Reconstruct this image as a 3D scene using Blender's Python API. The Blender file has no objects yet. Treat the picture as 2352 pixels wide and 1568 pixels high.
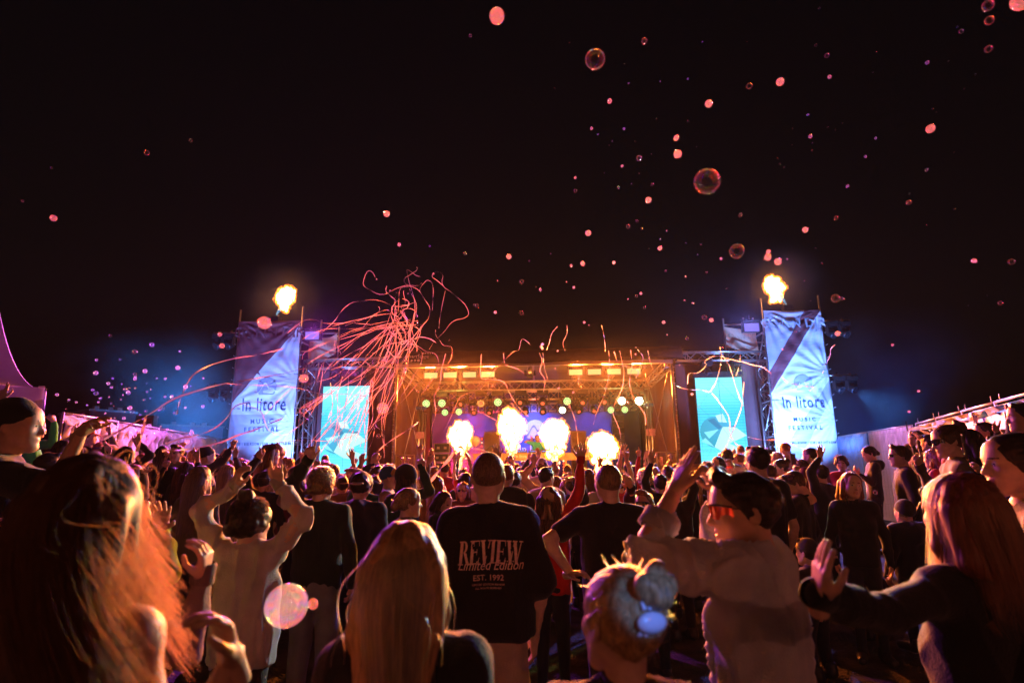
import bpy, math, random
import numpy as np
from mathutils import Matrix, Vector
R_ = math.radians
scene = bpy.context.scene
COL = scene.collection
# ---------------- camera ----------------
CAM_H = 1.74
cam_d = bpy.data.cameras.new('camera')
cam = bpy.data.objects.new('camera', cam_d)
COL.objects.link(cam)
cam_d.lens = 20.0
cam_d.sensor_width = 36.0
cam_d.clip_start = 0.05
cam_d.clip_end = 600
CAM_M = Matrix.Translation((0, 0, CAM_H)) @ Matrix.Rotation(R_(90 + 12.4), 4, 'X') @ Matrix.Rotation(R_(-0.6), 4, 'Z')
cam.matrix_world = CAM_M
cam_d.dof.use_dof = True
cam_d.dof.focus_distance = 6.0
cam_d.dof.aperture_fstop = 2.2
scene.camera = cam
FPX = 20.0 / 36.0 * 2352
def at(px, py, d):
    """point at camera depth d seen at picture position px,py (picture 2352 wide)"""
    return CAM_M @ Vector(((px - 1176) / FPX * d, -(py - 784) / FPX * d, -d))
# ---------------- world: a dark night sky ----------------
w = bpy.data.worlds.new('World'); scene.world = w; w.use_nodes = True
nt = w.node_tree; bg = nt.nodes['Background']
sky = nt.nodes.new('ShaderNodeTexSky'); sky.sky_type = 'NISHITA'; sky.sun_disc = False
sky.sun_elevation = R_(-2); sky.sun_rotation = R_(160)
nt.links.new(sky.outputs[0], bg.inputs[0]); bg.inputs[1].default_value = 0.010
# ---------------- render settings ----------------
scene.render.engine = 'CYCLES'
scene.view_settings.view_transform = 'Standard'
scene.view_settings.look = 'None'
scene.view_settings.exposure = 0.0
scene.view_settings.gamma = 1.0
scene.view_settings.use_curve_mapping = False
cy = scene.cycles
cy.use_denoising = True
cy.max_bounces = 6; cy.diffuse_bounces = 2; cy.glossy_bounces = 3; cy.transmission_bounces = 4
cy.transparent_max_bounces = 16; cy.volume_bounces = 0
cy.sample_clamp_indirect = 4.0
cy.use_light_tree = True
cy.volume_step_rate = 3
# stage frame: u across, v away from the crowd, w up
ST = Matrix.Translation((0.62, 17.0, 0)) @ Matrix.Rotation(R_(-2.6), 4, 'Z')
def S(u, v, w): return ST @ Vector((u, v, w))
HAZE = 0.0002
# ======================= lamps of the place =======================
def _aim(p, q):
    p, q = Vector(p), Vector(q)
    return Matrix.Translation(p) @ (q - p).to_track_quat('-Z', 'Y').to_matrix().to_4x4()
def _lamp(name, kind, p, q, col, energy, spot=60, blend=.5, radius=.08, size=.4):
    d = bpy.data.lights.new(name, kind); d.color = col; d.energy = energy
    if kind == 'SPOT': d.spot_size = R_(spot); d.spot_blend = blend
    if kind == 'AREA': d.size = size
    else: d.shadow_soft_size = radius
    o = bpy.data.objects.new(name, d); COL.objects.link(o); o.matrix_world = _aim(p, q)
    return o
# uplights at the foot of the banner towers
for u in (-8.7, -7.3): _lamp('banner_uplight', 'SPOT', S(u, -3.0, 1.0), S(u + .2, -.6, 3.6), (.13, .29, 1.0), 3300, 70, .8)
for u in (6.5, 7.5): _lamp('banner_uplight', 'SPOT', S(u, -2.8, 1.0), S(u - .1, -.6, 3.6), (.13, .30, 1.0), 3500, 70, .8)
# violet tower floods towards the banners' own face and the crowd
_lamp('tower_flood', 'SPOT', S(-6.6, -.6, 5.75), (-.5, 4, 1.5), (.62, .07, .95), 6500, 75, .6)
_lamp('tower_flood', 'SPOT', S(6.35, -.6, 5.75), (1.5, 4, 1.5), (.2, .2, 1.0), 6500, 75, .6)
# magenta wash on the fences and tent from the lamps above the LED screens
_lamp('magenta_wash', 'SPOT', S(-6.0, -.4, 4.5), (-9.0, 10.5, 2.2), (.62, .2, 1.0), 1500, 70, .8)
_lamp('magenta_wash', 'SPOT', S(-5.15, -.4, 4.5), (-9.0, 10.2, 3.6), (.85, .12, 1.0), 7000, 40, .8)
_lamp('magenta_wash', 'SPOT', S(6.0, -.4, 4.5), (8.6, 8.5, 1.9), (.8, .3, 1.0), 1900, 70, .8)
_lamp('blue_wash', 'SPOT', S(9.16, -.5, 3.75), S(10.4, -3.2, 1.7), (.06, .3, 1.0), 420, 70, .9)
_lamp('blue_wash', 'SPOT', S(-9.15, .1, .9), S(-10.9, .4, 4.6), (.02, .26, 1.0), 10000, 70, .9)
_lamp('blue_wash', 'SPOT', S(8.75, .1, .9), S(10.4, .4, 4.6), (.02, .16, 1.0), 1300, 62, .9)
# stage wash: blue on the backdrop, red low on the left, yellow green under the roof
for u in (-2.6, 0, 2.6): _lamp('blue_backlight', 'SPOT', S(u, 3.3, 3.7), S(u * .9, 5.8, 2.9), (.05, .16, 1.0), 2400, 62, .9)
_lamp('red_floor_lamp', 'SPOT', S(-2.9, 3.6, 1.25), S(-2.1, 5.7, 2.1), (1.0, .015, .10), 2600, 120, .8)
_lamp('red_floor_lamp', 'SPOT', S(1.0, 4.6, 1.25), S(1.0, 5.7, 2.1), (1.0, .02, .04), 40, 100, .8)
# warm flood lamps under the roof edge shine out over the crowd
for u in (-3.3, -2.35, -1.4, 1.4, 2.35, 3.3): _lamp('warm_flood', 'SPOT', S(u, .95, 4.66), (u * 1.6, 5.0, 1.2), (1.0, .19, .024), 12500, 76, .8, .12)
for u, c in ((-3.2, (.75, .95, .2)), (3.3, (.8, 1.0, .35))): _lamp('roof_wash', 'SPOT', S(u, 1.9, 3.95), S(u * .8, 2.2, 5.1), c, 24, 130, .8)
_lamp('roof_wash', 'SPOT', S(0, 3.0, 3.9), S(.2, 3.0, 5.0), (1.0, .1, .1), 40, 130, .8)
# the white heads at the right of the truss sweep the crowd
_lamp('head_beam', 'SPOT', S(3.53, 2.0, 3.85), (.6, 3.5, 1.5), (.9, 1.0, .30), 3600, 42, .5, .12)
_lamp('head_beam', 'SPOT', S(2.95, 2.0, 3.85), (-2.4, 6.5, 1.5), (.7, 1.0, .3), 1500, 30, .5, .12)
_lamp('head_beam', 'SPOT', S(6.0, -.5, 4.35), (-.3, 1.6, 1.5), (.86, 1.0, .26), 8000, 24, .6, .1)  # added yellow-green rim light, placed at the unlit lamp above the right screen
# front-of-house lamps on stands behind the photographer: two red amber ones and an added narrow blue spot for the hair clip
for x, c, e in ((-6.0, (1.0, .25, .12), 210), (.8, (1.0, .28, .14), 45), (6.4, (1.0, .27, .17), 300)): _lamp('foh_lamp', 'SPOT', (x, -6.0, 4.3), (x * .25, 5, 1.0), c, e, 80, .7, .15)
_lamp('foh_lamp', 'SPOT', (2.6, -6.0, 4.3), (.27, 1.28, 1.46), (.10, .32, 1.0), 2000, .75, .4, .01)
_lamp('foh_lamp', 'SPOT', (-7.2, -6.0, 4.3), (-9.6, 11, 3.6), (.8, .07, .75), 1500, 34, .8, .1)
# ======================= helpers =======================
rng = np.random.default_rng(7)
random.seed(7)
def ground_z(x, y=0):
    t = np.clip((np.abs(np.asarray(x, float) - 0.2) - 2.0) / 4.2, 0, 1)
    return 0.42 * t * t * (3 - 2 * t)
def tag(o, label=None, cat=None, group=None, kind=None):
    if label: o['label'] = label
    if cat: o['category'] = cat
    if group: o['group'] = group
    if kind: o['kind'] = kind
    return o
def empty(name, loc=(0, 0, 0), mat=None, label=None, cat=None, group=None):
    o = bpy.data.objects.new(name, None); COL.objects.link(o)
    o.empty_display_size = 0.1
    if mat is not None: o.matrix_world = mat
    else: o.location = loc
    return tag(o, label, cat, group)
def link_mesh(name, me, parent=None, mat=None):
    o = bpy.data.objects.new(name, me); COL.objects.link(o)
    if parent is not None: o.parent = parent
    if mat is not None: o.matrix_world = mat
    return o
def np_mesh(name, V, faces, mats, midx=None, smooth=True):
    """faces: list of (n,k) int arrays"""
    me = bpy.data.meshes.new(name)
    V = np.asarray(V, np.float32)
    me.vertices.add(len(V)); me.vertices.foreach_set('co', V.ravel())
    faces = [np.asarray(f, np.int32) for f in faces if len(f)]
    nl = sum(f.size for f in faces); npoly = sum(len(f) for f in faces)
    me.loops.add(nl); me.polygons.add(npoly)
    me.loops.foreach_set('vertex_index', np.concatenate([f.ravel() for f in faces]))
    tot = np.concatenate([np.full(len(f), f.shape[1], np.int32) for f in faces])
    st = np.concatenate([[0], np.cumsum(tot)[:-1]]).astype(np.int32)
    me.polygons.foreach_set('loop_start', st)
    try: me.polygons.foreach_set('loop_total', tot)
    except Exception: pass
    if midx is not None: me.polygons.foreach_set('material_index', np.asarray(midx, np.int32))
    me.polygons.foreach_set('use_smooth', np.full(npoly, bool(smooth)))
    for m in (mats if isinstance(mats, (list, tuple)) else [mats]): me.materials.append(m)
    me.update(calc_edges=True)
    return me
class MB:
    """collects boxes, bars, tubes, polygons; build() links ONE mesh object"""
    def __init__(s): s.V = []; s.F = []; s.M = []; s.n = 0
    def add(s, V, F, m=0):
        b = s.n; s.V.extend([tuple(v) for v in V]); s.n += len(V)
        for f in F: s.F.append([i + b for i in f]); s.M.append(m)
        return s
    def box(s, c, d, rot=None, m=0):
        P = []
        for z in (-.5, .5):
            for y in (-.5, .5):
                for x in (-.5, .5):
                    p = Vector((x * d[0], y * d[1], z * d[2]))
                    if rot is not None: p = rot @ p
                    P.append(p + Vector(c))
        s.add(P, [(0, 2, 3, 1), (4, 5, 7, 6), (0, 1, 5, 4), (2, 6, 7, 3), (0, 4, 6, 2), (1, 3, 7, 5)], m)
        return s
    def tube(s, pts, r, n=6, m=0, cap=True):
        pts = [Vector(p) for p in pts]; rs = r if isinstance(r, (list, tuple)) else [r] * len(pts)
        V = []; F = []; up = None
        for i, p in enumerate(pts):
            t = (pts[min(i + 1, len(pts) - 1)] - pts[max(i - 1, 0)])
            if t.length < 1e-9: t = Vector((0, 0, 1))
            t.normalize()
            if up is None: up = t.orthogonal().normalized()
            a = (up - t * up.dot(t))
            a = a.normalized() if a.length > 1e-6 else t.orthogonal().normalized()
            up = a; b = t.cross(a)
            for k in range(n):
                an = 2 * math.pi * k / n
                V.append(p + (a * math.cos(an) + b * math.sin(an)) * rs[i])
        for i in range(len(pts) - 1):
            for k in range(n):
                F.append((i * n + k, i * n + (k + 1) % n, (i + 1) * n + (k + 1) % n, (i + 1) * n + k))
        if cap:
            F.append(tuple(range(n))[::-1]); F.append(tuple(range((len(pts) - 1) * n, len(pts) * n)))
        s.add(V, F, m); return s
    def bar(s, p, q, w, h=None, m=0):
        p, q = Vector(p), Vector(q); t = (q - p); L = t.length; t.normalize()
        a = t.cross(Vector((0, 0, 1)))
        a = a.normalized() if a.length > 1e-5 else Vector((1, 0, 0))
        b = a.cross(t); R = Matrix((a, t, b)).transposed()
        return s.box((p + q) / 2, (w, L, h or w), R, m)
    def lathe(s, prof, n=16, mat=None, m=0):
        V = []; F = []
        for r, z in prof:
            for k in range(n):
                an = 2 * math.pi * k / n
                v = Vector((r * math.cos(an), r * math.sin(an), z))
                V.append(mat @ v if mat is not None else v)
        for i in range(len(prof) - 1):
            for k in range(n):
                F.append((i * n + k, i * n + (k + 1) % n, (i + 1) * n + (k + 1) % n, (i + 1) * n + k))
        s.add(V, F, m); return s
    def poly(s, P, m=0): s.add(P, [tuple(range(len(P)))], m); return s
    def prism(s, P, off, m=0):
        n = len(P); off = Vector(off); Q = [Vector(p) + off for p in P]
        s.add(list(P) + Q, [tuple(range(n))[::-1], tuple(range(n, 2 * n))] + [(i, (i + 1) % n, n + (i + 1) % n, n + i) for i in range(n)], m); return s
    def mesh(s, name, mats, smooth=False):
        me = bpy.data.meshes.new(name); me.from_pydata(s.V, [], s.F)
        for m in (mats if isinstance(mats, (list, tuple)) else [mats]): me.materials.append(m)
        me.polygons.foreach_set('material_index', s.M)
        me.polygons.foreach_set('use_smooth', [smooth] * len(s.F)); me.update()
        return me
    def build(s, name, mats, parent=None, mat=None, smooth=False):
        return link_mesh(name, s.mesh(name, mats, smooth), parent, mat)
def grid_mesh(name, fn, nu, nv, mats, thick=0.0, midx=None):
    """sheet from fn(U,V)->(n,3) arrays, U,V in 0..1, optional thickness along y"""
    U, V = np.meshgrid(np.linspace(0, 1, nu), np.linspace(0, 1, nv), indexing='ij')
    P = fn(U.ravel(), V.ravel())
    i, j = np.meshgrid(np.arange(nu - 1), np.arange(nv - 1), indexing='ij')
    a = (i * nv + j).ravel(); Q = np.stack([a, a + nv, a + nv + 1, a + 1], 1)
    return np_mesh(name, P, [Q], mats, None if midx is None else midx(i.ravel() / (nu - 1), j.ravel() / (nv - 1)))
# ---- smooth value noise from summed sines (cheap, vectorised) ----
_NR = np.random.default_rng(3)
_ND = _NR.normal(size=(24, 3)); _ND /= np.linalg.norm(_ND, axis=1)[:, None]; _NP = _NR.uniform(0, 6.28, 24)
def snoise(P, f, seed=0, n=7):
    P = np.asarray(P, float); out = np.zeros(len(P))
    for i in range(n):
        k = (i + seed * 5) % 24
        ph = _NP[k] + seed * 1.7
        out += np.sin(P @ _ND[k] * f * (0.7 + 0.13 * i) + ph + 1.3 * np.sin(P @ _ND[(k + 9) % 24] * f * .6 + ph))
    return out / n * 1.4
# ---------------- materials ----------------
_MC = {}
def nodes_mat(name):
    m = bpy.data.materials.new(name); m.use_nodes = True
    return m, m.node_tree, m.node_tree.nodes['Principled BSDF']
def N(nt, t, **kw):
    n = nt.nodes.new(t)
    for k, v in kw.items(): setattr(n, k, v)
    return n
def pbr(name, col, rough=.6, metal=0., noise=.15, scale=20., bump=.0, bscale=60., spec=.5, sheen=0., sss=0., coat=0.):
    key = (name, col, rough, metal)
    if key in _MC: return _MC[key]
    m, nt, b = nodes_mat(name)
    b.inputs['Roughness'].default_value = rough; b.inputs['Metallic'].default_value = metal
    b.inputs['Specular IOR Level'].default_value = spec
    if sheen: b.inputs['Sheen Weight'].default_value = sheen
    if sss:
        b.inputs['Subsurface Weight'].default_value = sss; b.inputs['Subsurface Radius'].default_value = (1, .35, .2); b.inputs['Subsurface Scale'].default_value = .008
    if coat: b.inputs['Coat Weight'].default_value = coat
    tc = N(nt, 'ShaderNodeTexCoord'); ns = N(nt, 'ShaderNodeTexNoise'); ns.inputs['Scale'].default_value = scale; ns.inputs['Detail'].default_value = 4
    nt.links.new(tc.outputs['Object'], ns.inputs['Vector'])
    mr = N(nt, 'ShaderNodeMapRange'); mr.inputs['From Min'].default_value = .3; mr.inputs['From Max'].default_value = .7
    mr.inputs['To Min'].default_value = 1 - noise; mr.inputs['To Max'].default_value = 1 + noise
    nt.links.new(ns.outputs['Fac'], mr.inputs['Value'])
    hs = N(nt, 'ShaderNodeHueSaturation'); hs.inputs['Color'].default_value = (*col, 1)
    nt.links.new(mr.outputs[0], hs.inputs['Value']); nt.links.new(hs.outputs[0], b.inputs['Base Color'])
    if bump:
        n2 = N(nt, 'ShaderNodeTexNoise'); n2.inputs['Scale'].default_value = bscale; n2.inputs['Detail'].default_value = 5
        nt.links.new(tc.outputs['Object'], n2.inputs['Vector'])
        bp = N(nt, 'ShaderNodeBump'); bp.inputs['Strength'].default_value = bump; bp.inputs['Distance'].default_value = .02
        nt.links.new(n2.outputs['Fac'], bp.inputs['Height']); nt.links.new(bp.outputs[0], b.inputs['Normal'])
    _MC[key] = m; return m
def emit(name, col, strength, base=(0.02, 0.02, 0.02)):
    key = ('e' + name, col, strength)
    if key in _MC: return _MC[key]
    m, nt, b = nodes_mat(name)
    b.inputs['Base Color'].default_value = (*base, 1); b.inputs['Emission Color'].default_value = (*col, 1); b.inputs['Emission Strength'].default_value = strength
    _MC[key] = m; return m
def cloth(col, name='cloth', rough=.85, bump=.35):
    return pbr(name, tuple(round(c, 4) for c in col), rough, 0, .18, 9, bump, 130, .25, sheen=.15)
def fabric(name, col, transl=.3, rough=.7):
    """thin sheet fabric that lets some light through"""
    m, nt, b = nodes_mat(name)
    b.inputs['Roughness'].default_value = rough; b.inputs['Specular IOR Level'].default_value = .2
    tc = N(nt, 'ShaderNodeTexCoord'); ns = N(nt, 'ShaderNodeTexNoise'); ns.inputs['Scale'].default_value = 3; ns.inputs['Detail'].default_value = 6
    nt.links.new(tc.outputs['Object'], ns.inputs['Vector'])
    hs = N(nt, 'ShaderNodeHueSaturation'); hs.inputs['Color'].default_value = (*col, 1)
    mr = N(nt, 'ShaderNodeMapRange'); mr.inputs['To Min'].default_value = .75; mr.inputs['To Max'].default_value = 1.15
    nt.links.new(ns.outputs['Fac'], mr.inputs['Value']); nt.links.new(mr.outputs[0], hs.inputs['Value'])
    tr = N(nt, 'ShaderNodeBsdfTranslucent'); mx = N(nt, 'ShaderNodeMixShader'); mx.inputs[0].default_value = transl
    nt.links.new(hs.outputs[0], b.inputs['Base Color']); nt.links.new(hs.outputs[0], tr.inputs[0])
    nt.links.new(b.outputs[0], mx.inputs[1]); nt.links.new(tr.outputs[0], mx.inputs[2])
    nt.links.new(mx.outputs[0], nt.nodes['Material Output'].inputs[0])
    return m
def lit_lamp(name, kind, mat, col, energy, size=None, spot=None, blend=.4, radius=.08):
    d = bpy.data.lights.new(name, kind); d.color = col; d.energy = energy
    if kind == 'SPOT': d.spot_size = R_(spot); d.spot_blend = blend
    if kind == 'AREA': d.size = size or .3
    else: d.shadow_soft_size = radius
    o = bpy.data.objects.new(name, d); COL.objects.link(o); o.matrix_world = mat
    return o
def aim(p, q):
    p, q = Vector(p), Vector(q)
    return Matrix.Translation(p) @ (q - p).to_track_quat('-Z', 'Y').to_matrix().to_4x4()
# ---------------- text as mesh ----------------
def text_geo(txt, height, sx=1.0, bold=0.0, shear=0.0, spacing=1.0, align='CENTER'):
    c = bpy.data.curves.new('lettering', 'FONT'); c.body = txt; c.size = 1; c.align_x = align; c.shear = shear
    c.space_character = spacing; c.offset = bold; c.resolution_u = 3
    o = bpy.data.objects.new('lettering', c); COL.objects.link(o)
    me = bpy.data.meshes.new_from_object(o.evaluated_get(bpy.context.evaluated_depsgraph_get()))
    bpy.data.objects.remove(o); bpy.data.curves.remove(c)
    V = np.zeros(len(me.vertices) * 3); me.vertices.foreach_get('co', V); V = V.reshape(-1, 3) * [height * 1.38 * sx, height * 1.38, 1]
    F = [tuple(p.vertices) for p in me.polygons]; bpy.data.meshes.remove(me)
    return V, F
def text_obj(name, txt, height, mat, parent, place, depth=.003, **kw):
    """place(x,z)->3D point array; lettering laid on a surface as thin raised mesh"""
    V, F = text_geo(txt, height, **kw)
    P = place(V[:, 0], V[:, 1])
    me = bpy.data.meshes.new(name); me.from_pydata(P.tolist() if hasattr(P, 'tolist') else P, [], F); me.materials.append(mat); me.update()
    return link_mesh(name, me, parent)
# ---------------- signed-distance modelling with surface nets ----------------
class Fld:
    def __init__(s, lo, hi, h):
        s.lo = np.array(lo, float); s.h = h
        s.n = np.ceil((np.array(hi) - s.lo) / h).astype(int) + 1
        s.F = np.full(s.n, .3, np.float32)
    def _box(s, lo, hi, pad):
        i0 = np.maximum(np.floor((np.asarray(lo) - pad - s.lo) / s.h).astype(int), 0)
        i1 = np.minimum(np.ceil((np.asarray(hi) + pad - s.lo) / s.h).astype(int) + 1, s.n)
        if np.any(i1 <= i0): return None
        sl = tuple(slice(a, b) for a, b in zip(i0, i1))
        x, y, z = (np.arange(a, b, dtype=np.float32) * s.h + o for a, b, o in zip(i0, i1, s.lo.astype(np.float32)))
        return sl, x[:, None, None], y[None, :, None], z[None, None, :]
    def _mix(s, sl, d, k, op):
        A = s.F[sl]
        if op == 'add':
            if k > 0:
                h = np.maximum(k - np.abs(A - d), 0) / k
                s.F[sl] = np.minimum(A, d) - h * h * k * .25
            else: s.F[sl] = np.minimum(A, d)
        else:
            d = -d
            h = np.maximum(k - np.abs(A - d), 0) / max(k, 1e-6)
            s.F[sl] = np.maximum(A, d) + h * h * k * .25
    def cone(s, a, b, ra, rb, k=.02, op='add'):
        a = np.asarray(a, float); b = np.asarray(b, float); r = max(ra, rb)
        q = s._box(np.minimum(a, b) - r, np.maximum(a, b) + r, k + 2.5 * s.h)
        if q is None: return s
        sl, x, y, z = q; ba = b - a; L = float(ba @ ba) + 1e-9
        px, py, pz = x - a[0], y - a[1], z - a[2]
        t = np.clip((px * ba[0] + py * ba[1] + pz * ba[2]) / L, 0, 1)
        d = np.sqrt((px - t * ba[0]) ** 2 + (py - t * ba[1]) ** 2 + (pz - t * ba[2]) ** 2) - (ra + (rb - ra) * t)
        s._mix(sl, d.astype(np.float32), k, op); return s
    def ell(s, c, r, k=.02, op='add', rot=None):
        c = np.asarray(c, float); r = np.asarray(r, float); m = r.max() if rot is not None else r
        q = s._box(c - m, c + m, k + 2.5 * s.h)
        if q is None: return s
        sl, x, y, z = q
        px, py, pz = np.broadcast_arrays(x - c[0], y - c[1], z - c[2])
        if rot is not None:
            R = np.array(rot.to_3x3()).T
            px, py, pz = (R[i, 0] * px + R[i, 1] * py + R[i, 2] * pz for i in range(3))
        k0 = np.sqrt((px / r[0]) ** 2 + (py / r[1]) ** 2 + (pz / r[2]) ** 2)
        k1 = np.sqrt((px / r[0] ** 2) ** 2 + (py / r[1] ** 2) ** 2 + (pz / r[2] ** 2) ** 2) + 1e-6
        s._mix(sl, (k0 * (k0 - 1) / k1).astype(np.float32), k, op); return s
    def cut(s, n, c):
        """remove where n.p > c"""
        x, y, z = (np.arange(k, dtype=np.float32) * s.h + o for k, o in zip(s.n, s.lo.astype(np.float32)))
        d = n[0] * x[:, None, None] + n[1] * y[None, :, None] + n[2] * z[None, None, :] - c
        s.F = np.maximum(s.F, d.astype(np.float32)); return s
    def mesh(s):
        F = s.F; S_ = F < 0
        nx, ny, nz = S_.shape
        cnt = np.zeros((nx - 1, ny - 1, nz - 1), np.uint8)
        C = [(i, j, k) for i in (0, 1) for j in (0, 1) for k in (0, 1)]
        for i, j, k in C: cnt += S_[i:nx - 1 + i, j:ny - 1 + j, k:nz - 1 + k]
        act = (cnt > 0) & (cnt < 8); I = np.argwhere(act); idx = np.full(act.shape, -1, np.int32); idx[act] = np.arange(len(I))
        vals = [F[I[:, 0] + i, I[:, 1] + j, I[:, 2] + k] for i, j, k in C]
        acc = np.zeros((len(I), 3)); num = np.zeros(len(I))
        for a in range(8):
            for b in range(a + 1, 8):
                if sum(u != v for u, v in zip(C[a], C[b])) != 1: continue
                va, vb = vals[a], vals[b]; m = (va < 0) != (vb < 0)
                t = np.where(m, va / np.where(m, va - vb, 1), 0)
                pa, pb = np.array(C[a], float), np.array(C[b], float)
                acc += np.where(m[:, None], pa + t[:, None] * (pb - pa), 0); num += m
        V = s.lo + (I + acc / np.maximum(num, 1)[:, None]) * s.h
        Q = []
        for ax in range(3):
            a, b = [(1, 2), (2, 0), (0, 1)][ax]
            sl0 = [slice(None)] * 3; sl1 = [slice(None)] * 3; sl0[ax] = slice(0, -1); sl1[ax] = slice(1, None)
            s0, s1 = S_[tuple(sl0)], S_[tuple(sl1)]; E = np.argwhere(s0 != s1)
            lim = np.array(act.shape)
            E = E[(E[:, a] > 0) & (E[:, b] > 0) & (E[:, a] < lim[a]) & (E[:, b] < lim[b])]
            inside = S_[E[:, 0], E[:, 1], E[:, 2]]
            def cell(da, db):
                T = E.copy(); T[:, a] += da; T[:, b] += db; return idx[T[:, 0], T[:, 1], T[:, 2]]
            q = np.stack([cell(-1, -1), cell(0, -1), cell(0, 0), cell(-1, 0)], 1)
            q[~inside] = q[~inside][:, ::-1]; Q.append(q)
        return V, np.concatenate(Q)
def _scat(n, I, W):
    return np.stack([np.bincount(I, W[:, c], n) for c in range(3)], 1)
def normals(V, Q):
    a, b, c, d = (V[Q[:, i]] for i in range(4)); n = np.cross(c - a, d - b)
    Nn = _scat(len(V), Q.T.ravel(), np.tile(n, (4, 1)))
    return Nn / (np.linalg.norm(Nn, axis=1)[:, None] + 1e-12)
def relax(V, Q, it=1, f=.5):
    I = Q.T.ravel(); cnt = np.bincount(I, minlength=len(V)) * 2.0
    for _ in range(it):
        nb = np.concatenate([V[Q[:, (i + 1) % 4]] + V[Q[:, (i + 3) % 4]] for i in range(4)])
        V = V + f * (_scat(len(V), I, nb) / np.maximum(cnt, 1)[:, None] - V)
    return V
# ======================= setting =======================
def ST_at(u, v, w, rot=None):
    M = ST @ Matrix.Translation((u, v, w))
    return M @ rot.to_4x4() if rot is not None else M
# ---- ground: one sheet to the horizon with a gentle bank on both sides
xs = np.concatenate([[-300, -120, -50, -25], np.linspace(-14, 14, 113), [25, 50, 120, 300]])
ys = np.concatenate([[-300, -80, -20], np.linspace(-6, 26, 129), [40, 80, 150, 300]])
X, Y = np.meshgrid(xs, ys, indexing='ij'); Pg = np.stack([X.ravel(), Y.ravel(), ground_z(X.ravel(), 0)], 1)
fade = (np.abs(Pg[:, 0]) < 14) & (Pg[:, 1] > -6) & (Pg[:, 1] < 26)
Pg[:, 2] += np.where(fade, .018 * snoise(Pg, 2.3, 1) + .012 * snoise(Pg, 7, 2), 0) - .01
i, j = np.meshgrid(np.arange(len(xs) - 1), np.arange(len(ys) - 1), indexing='ij'); a = (i * len(ys) + j).ravel()
gm, nt, b = nodes_mat('trampled_grass'); b.inputs['Roughness'].default_value = .9
tc = N(nt, 'ShaderNodeTexCoord'); n1 = N(nt, 'ShaderNodeTexNoise'); n1.inputs['Scale'].default_value = 3; n1.inputs['Detail'].default_value = 9
cr = N(nt, 'ShaderNodeValToRGB'); cr.color_ramp.elements[0].color = (.018, .022, .01, 1); cr.color_ramp.elements[1].color = (.09, .07, .045, 1); cr.color_ramp.elements[0].position = .38; cr.color_ramp.elements[1].position = .66
n2 = N(nt, 'ShaderNodeTexNoise'); n2.inputs['Scale'].default_value = 45; n2.inputs['Detail'].default_value = 6
bp = N(nt, 'ShaderNodeBump'); bp.inputs['Strength'].default_value = .8; bp.inputs['Distance'].default_value = .05
nt.links.new(tc.outputs['Object'], n1.inputs['Vector']); nt.links.new(tc.outputs['Object'], n2.inputs['Vector']); nt.links.new(n1.outputs['Fac'], cr.inputs[0]); nt.links.new(cr.outputs[0], b.inputs['Base Color'])
nt.links.new(n2.outputs['Fac'], bp.inputs['Height']); nt.links.new(bp.outputs[0], b.inputs['Normal'])
tag(link_mesh('ground', np_mesh('ground', Pg, [np.stack([a, a + len(ys), a + len(ys) + 1, a + 1], 1)], gm)), kind='structure', label='dark trampled grass ground under the crowd')
# short grass and straw lying about where the ground shows
ng = 7000; gx = rng.uniform(-8, 9, ng); gy = rng.uniform(1.5, 15, ng); gz = ground_z(gx, gy); an = rng.uniform(0, 6.28, ng); L = rng.uniform(.03, .09, ng); up = rng.uniform(.1, 1, ng)
dx, dy = np.cos(an), np.sin(an); Vg = np.stack([np.stack([gx - dy * .004, gy + dx * .004, gz - .01], 1), np.stack([gx + dy * .004, gy - dx * .004, gz - .01], 1), np.stack([gx + dx * L, gy + dy * L, gz + L * up], 1)], 1).reshape(-1, 3)
tag(link_mesh('grass', np_mesh('grass', Vg, [np.arange(ng * 3).reshape(-1, 3)], pbr('straw', (.1, .085, .045), .8))), kind='stuff', label='short grass and straw on the trampled ground')
# ---- materials
M_ALU = pbr('aluminium', (.42, .38, .33), .4, .9, .1, 30); M_STEEL = pbr('galvanised_steel', (.42, .4, .37), .45, .8, .15, 25)
M_BLK = pbr('black_metal', (.018, .018, .02), .4, 0, .2, 20); M_BLKT = fabric('black_tarpaulin', (.05, .035, .033), .02, .55); M_DRAPE = fabric('dark_drape', (.10, .048, .045), .02, .8)
M_TARP = fabric('brown_tarpaulin', (.17, .075, .03), .05, .6); M_CEIL = fabric('roof_lining', (.13, .115, .07), .1, .5); M_WHITEP = pbr('white_print', (.8, .8, .8), .5); M_INK = pbr('dark_print', (.025, .04, .09), .6)
M_GREYP = pbr('grey_print', (.30, .33, .42), .6); M_WOOD = pbr('plywood', (.45, .25, .1), .55, 0, .25, 12, .15, 40); M_CABLE = pbr('rubber_cable', (.015, .015, .015), .5)
M_BOLT = pbr('bolt_metal', (.5, .5, .5), .3, 1)
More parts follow.
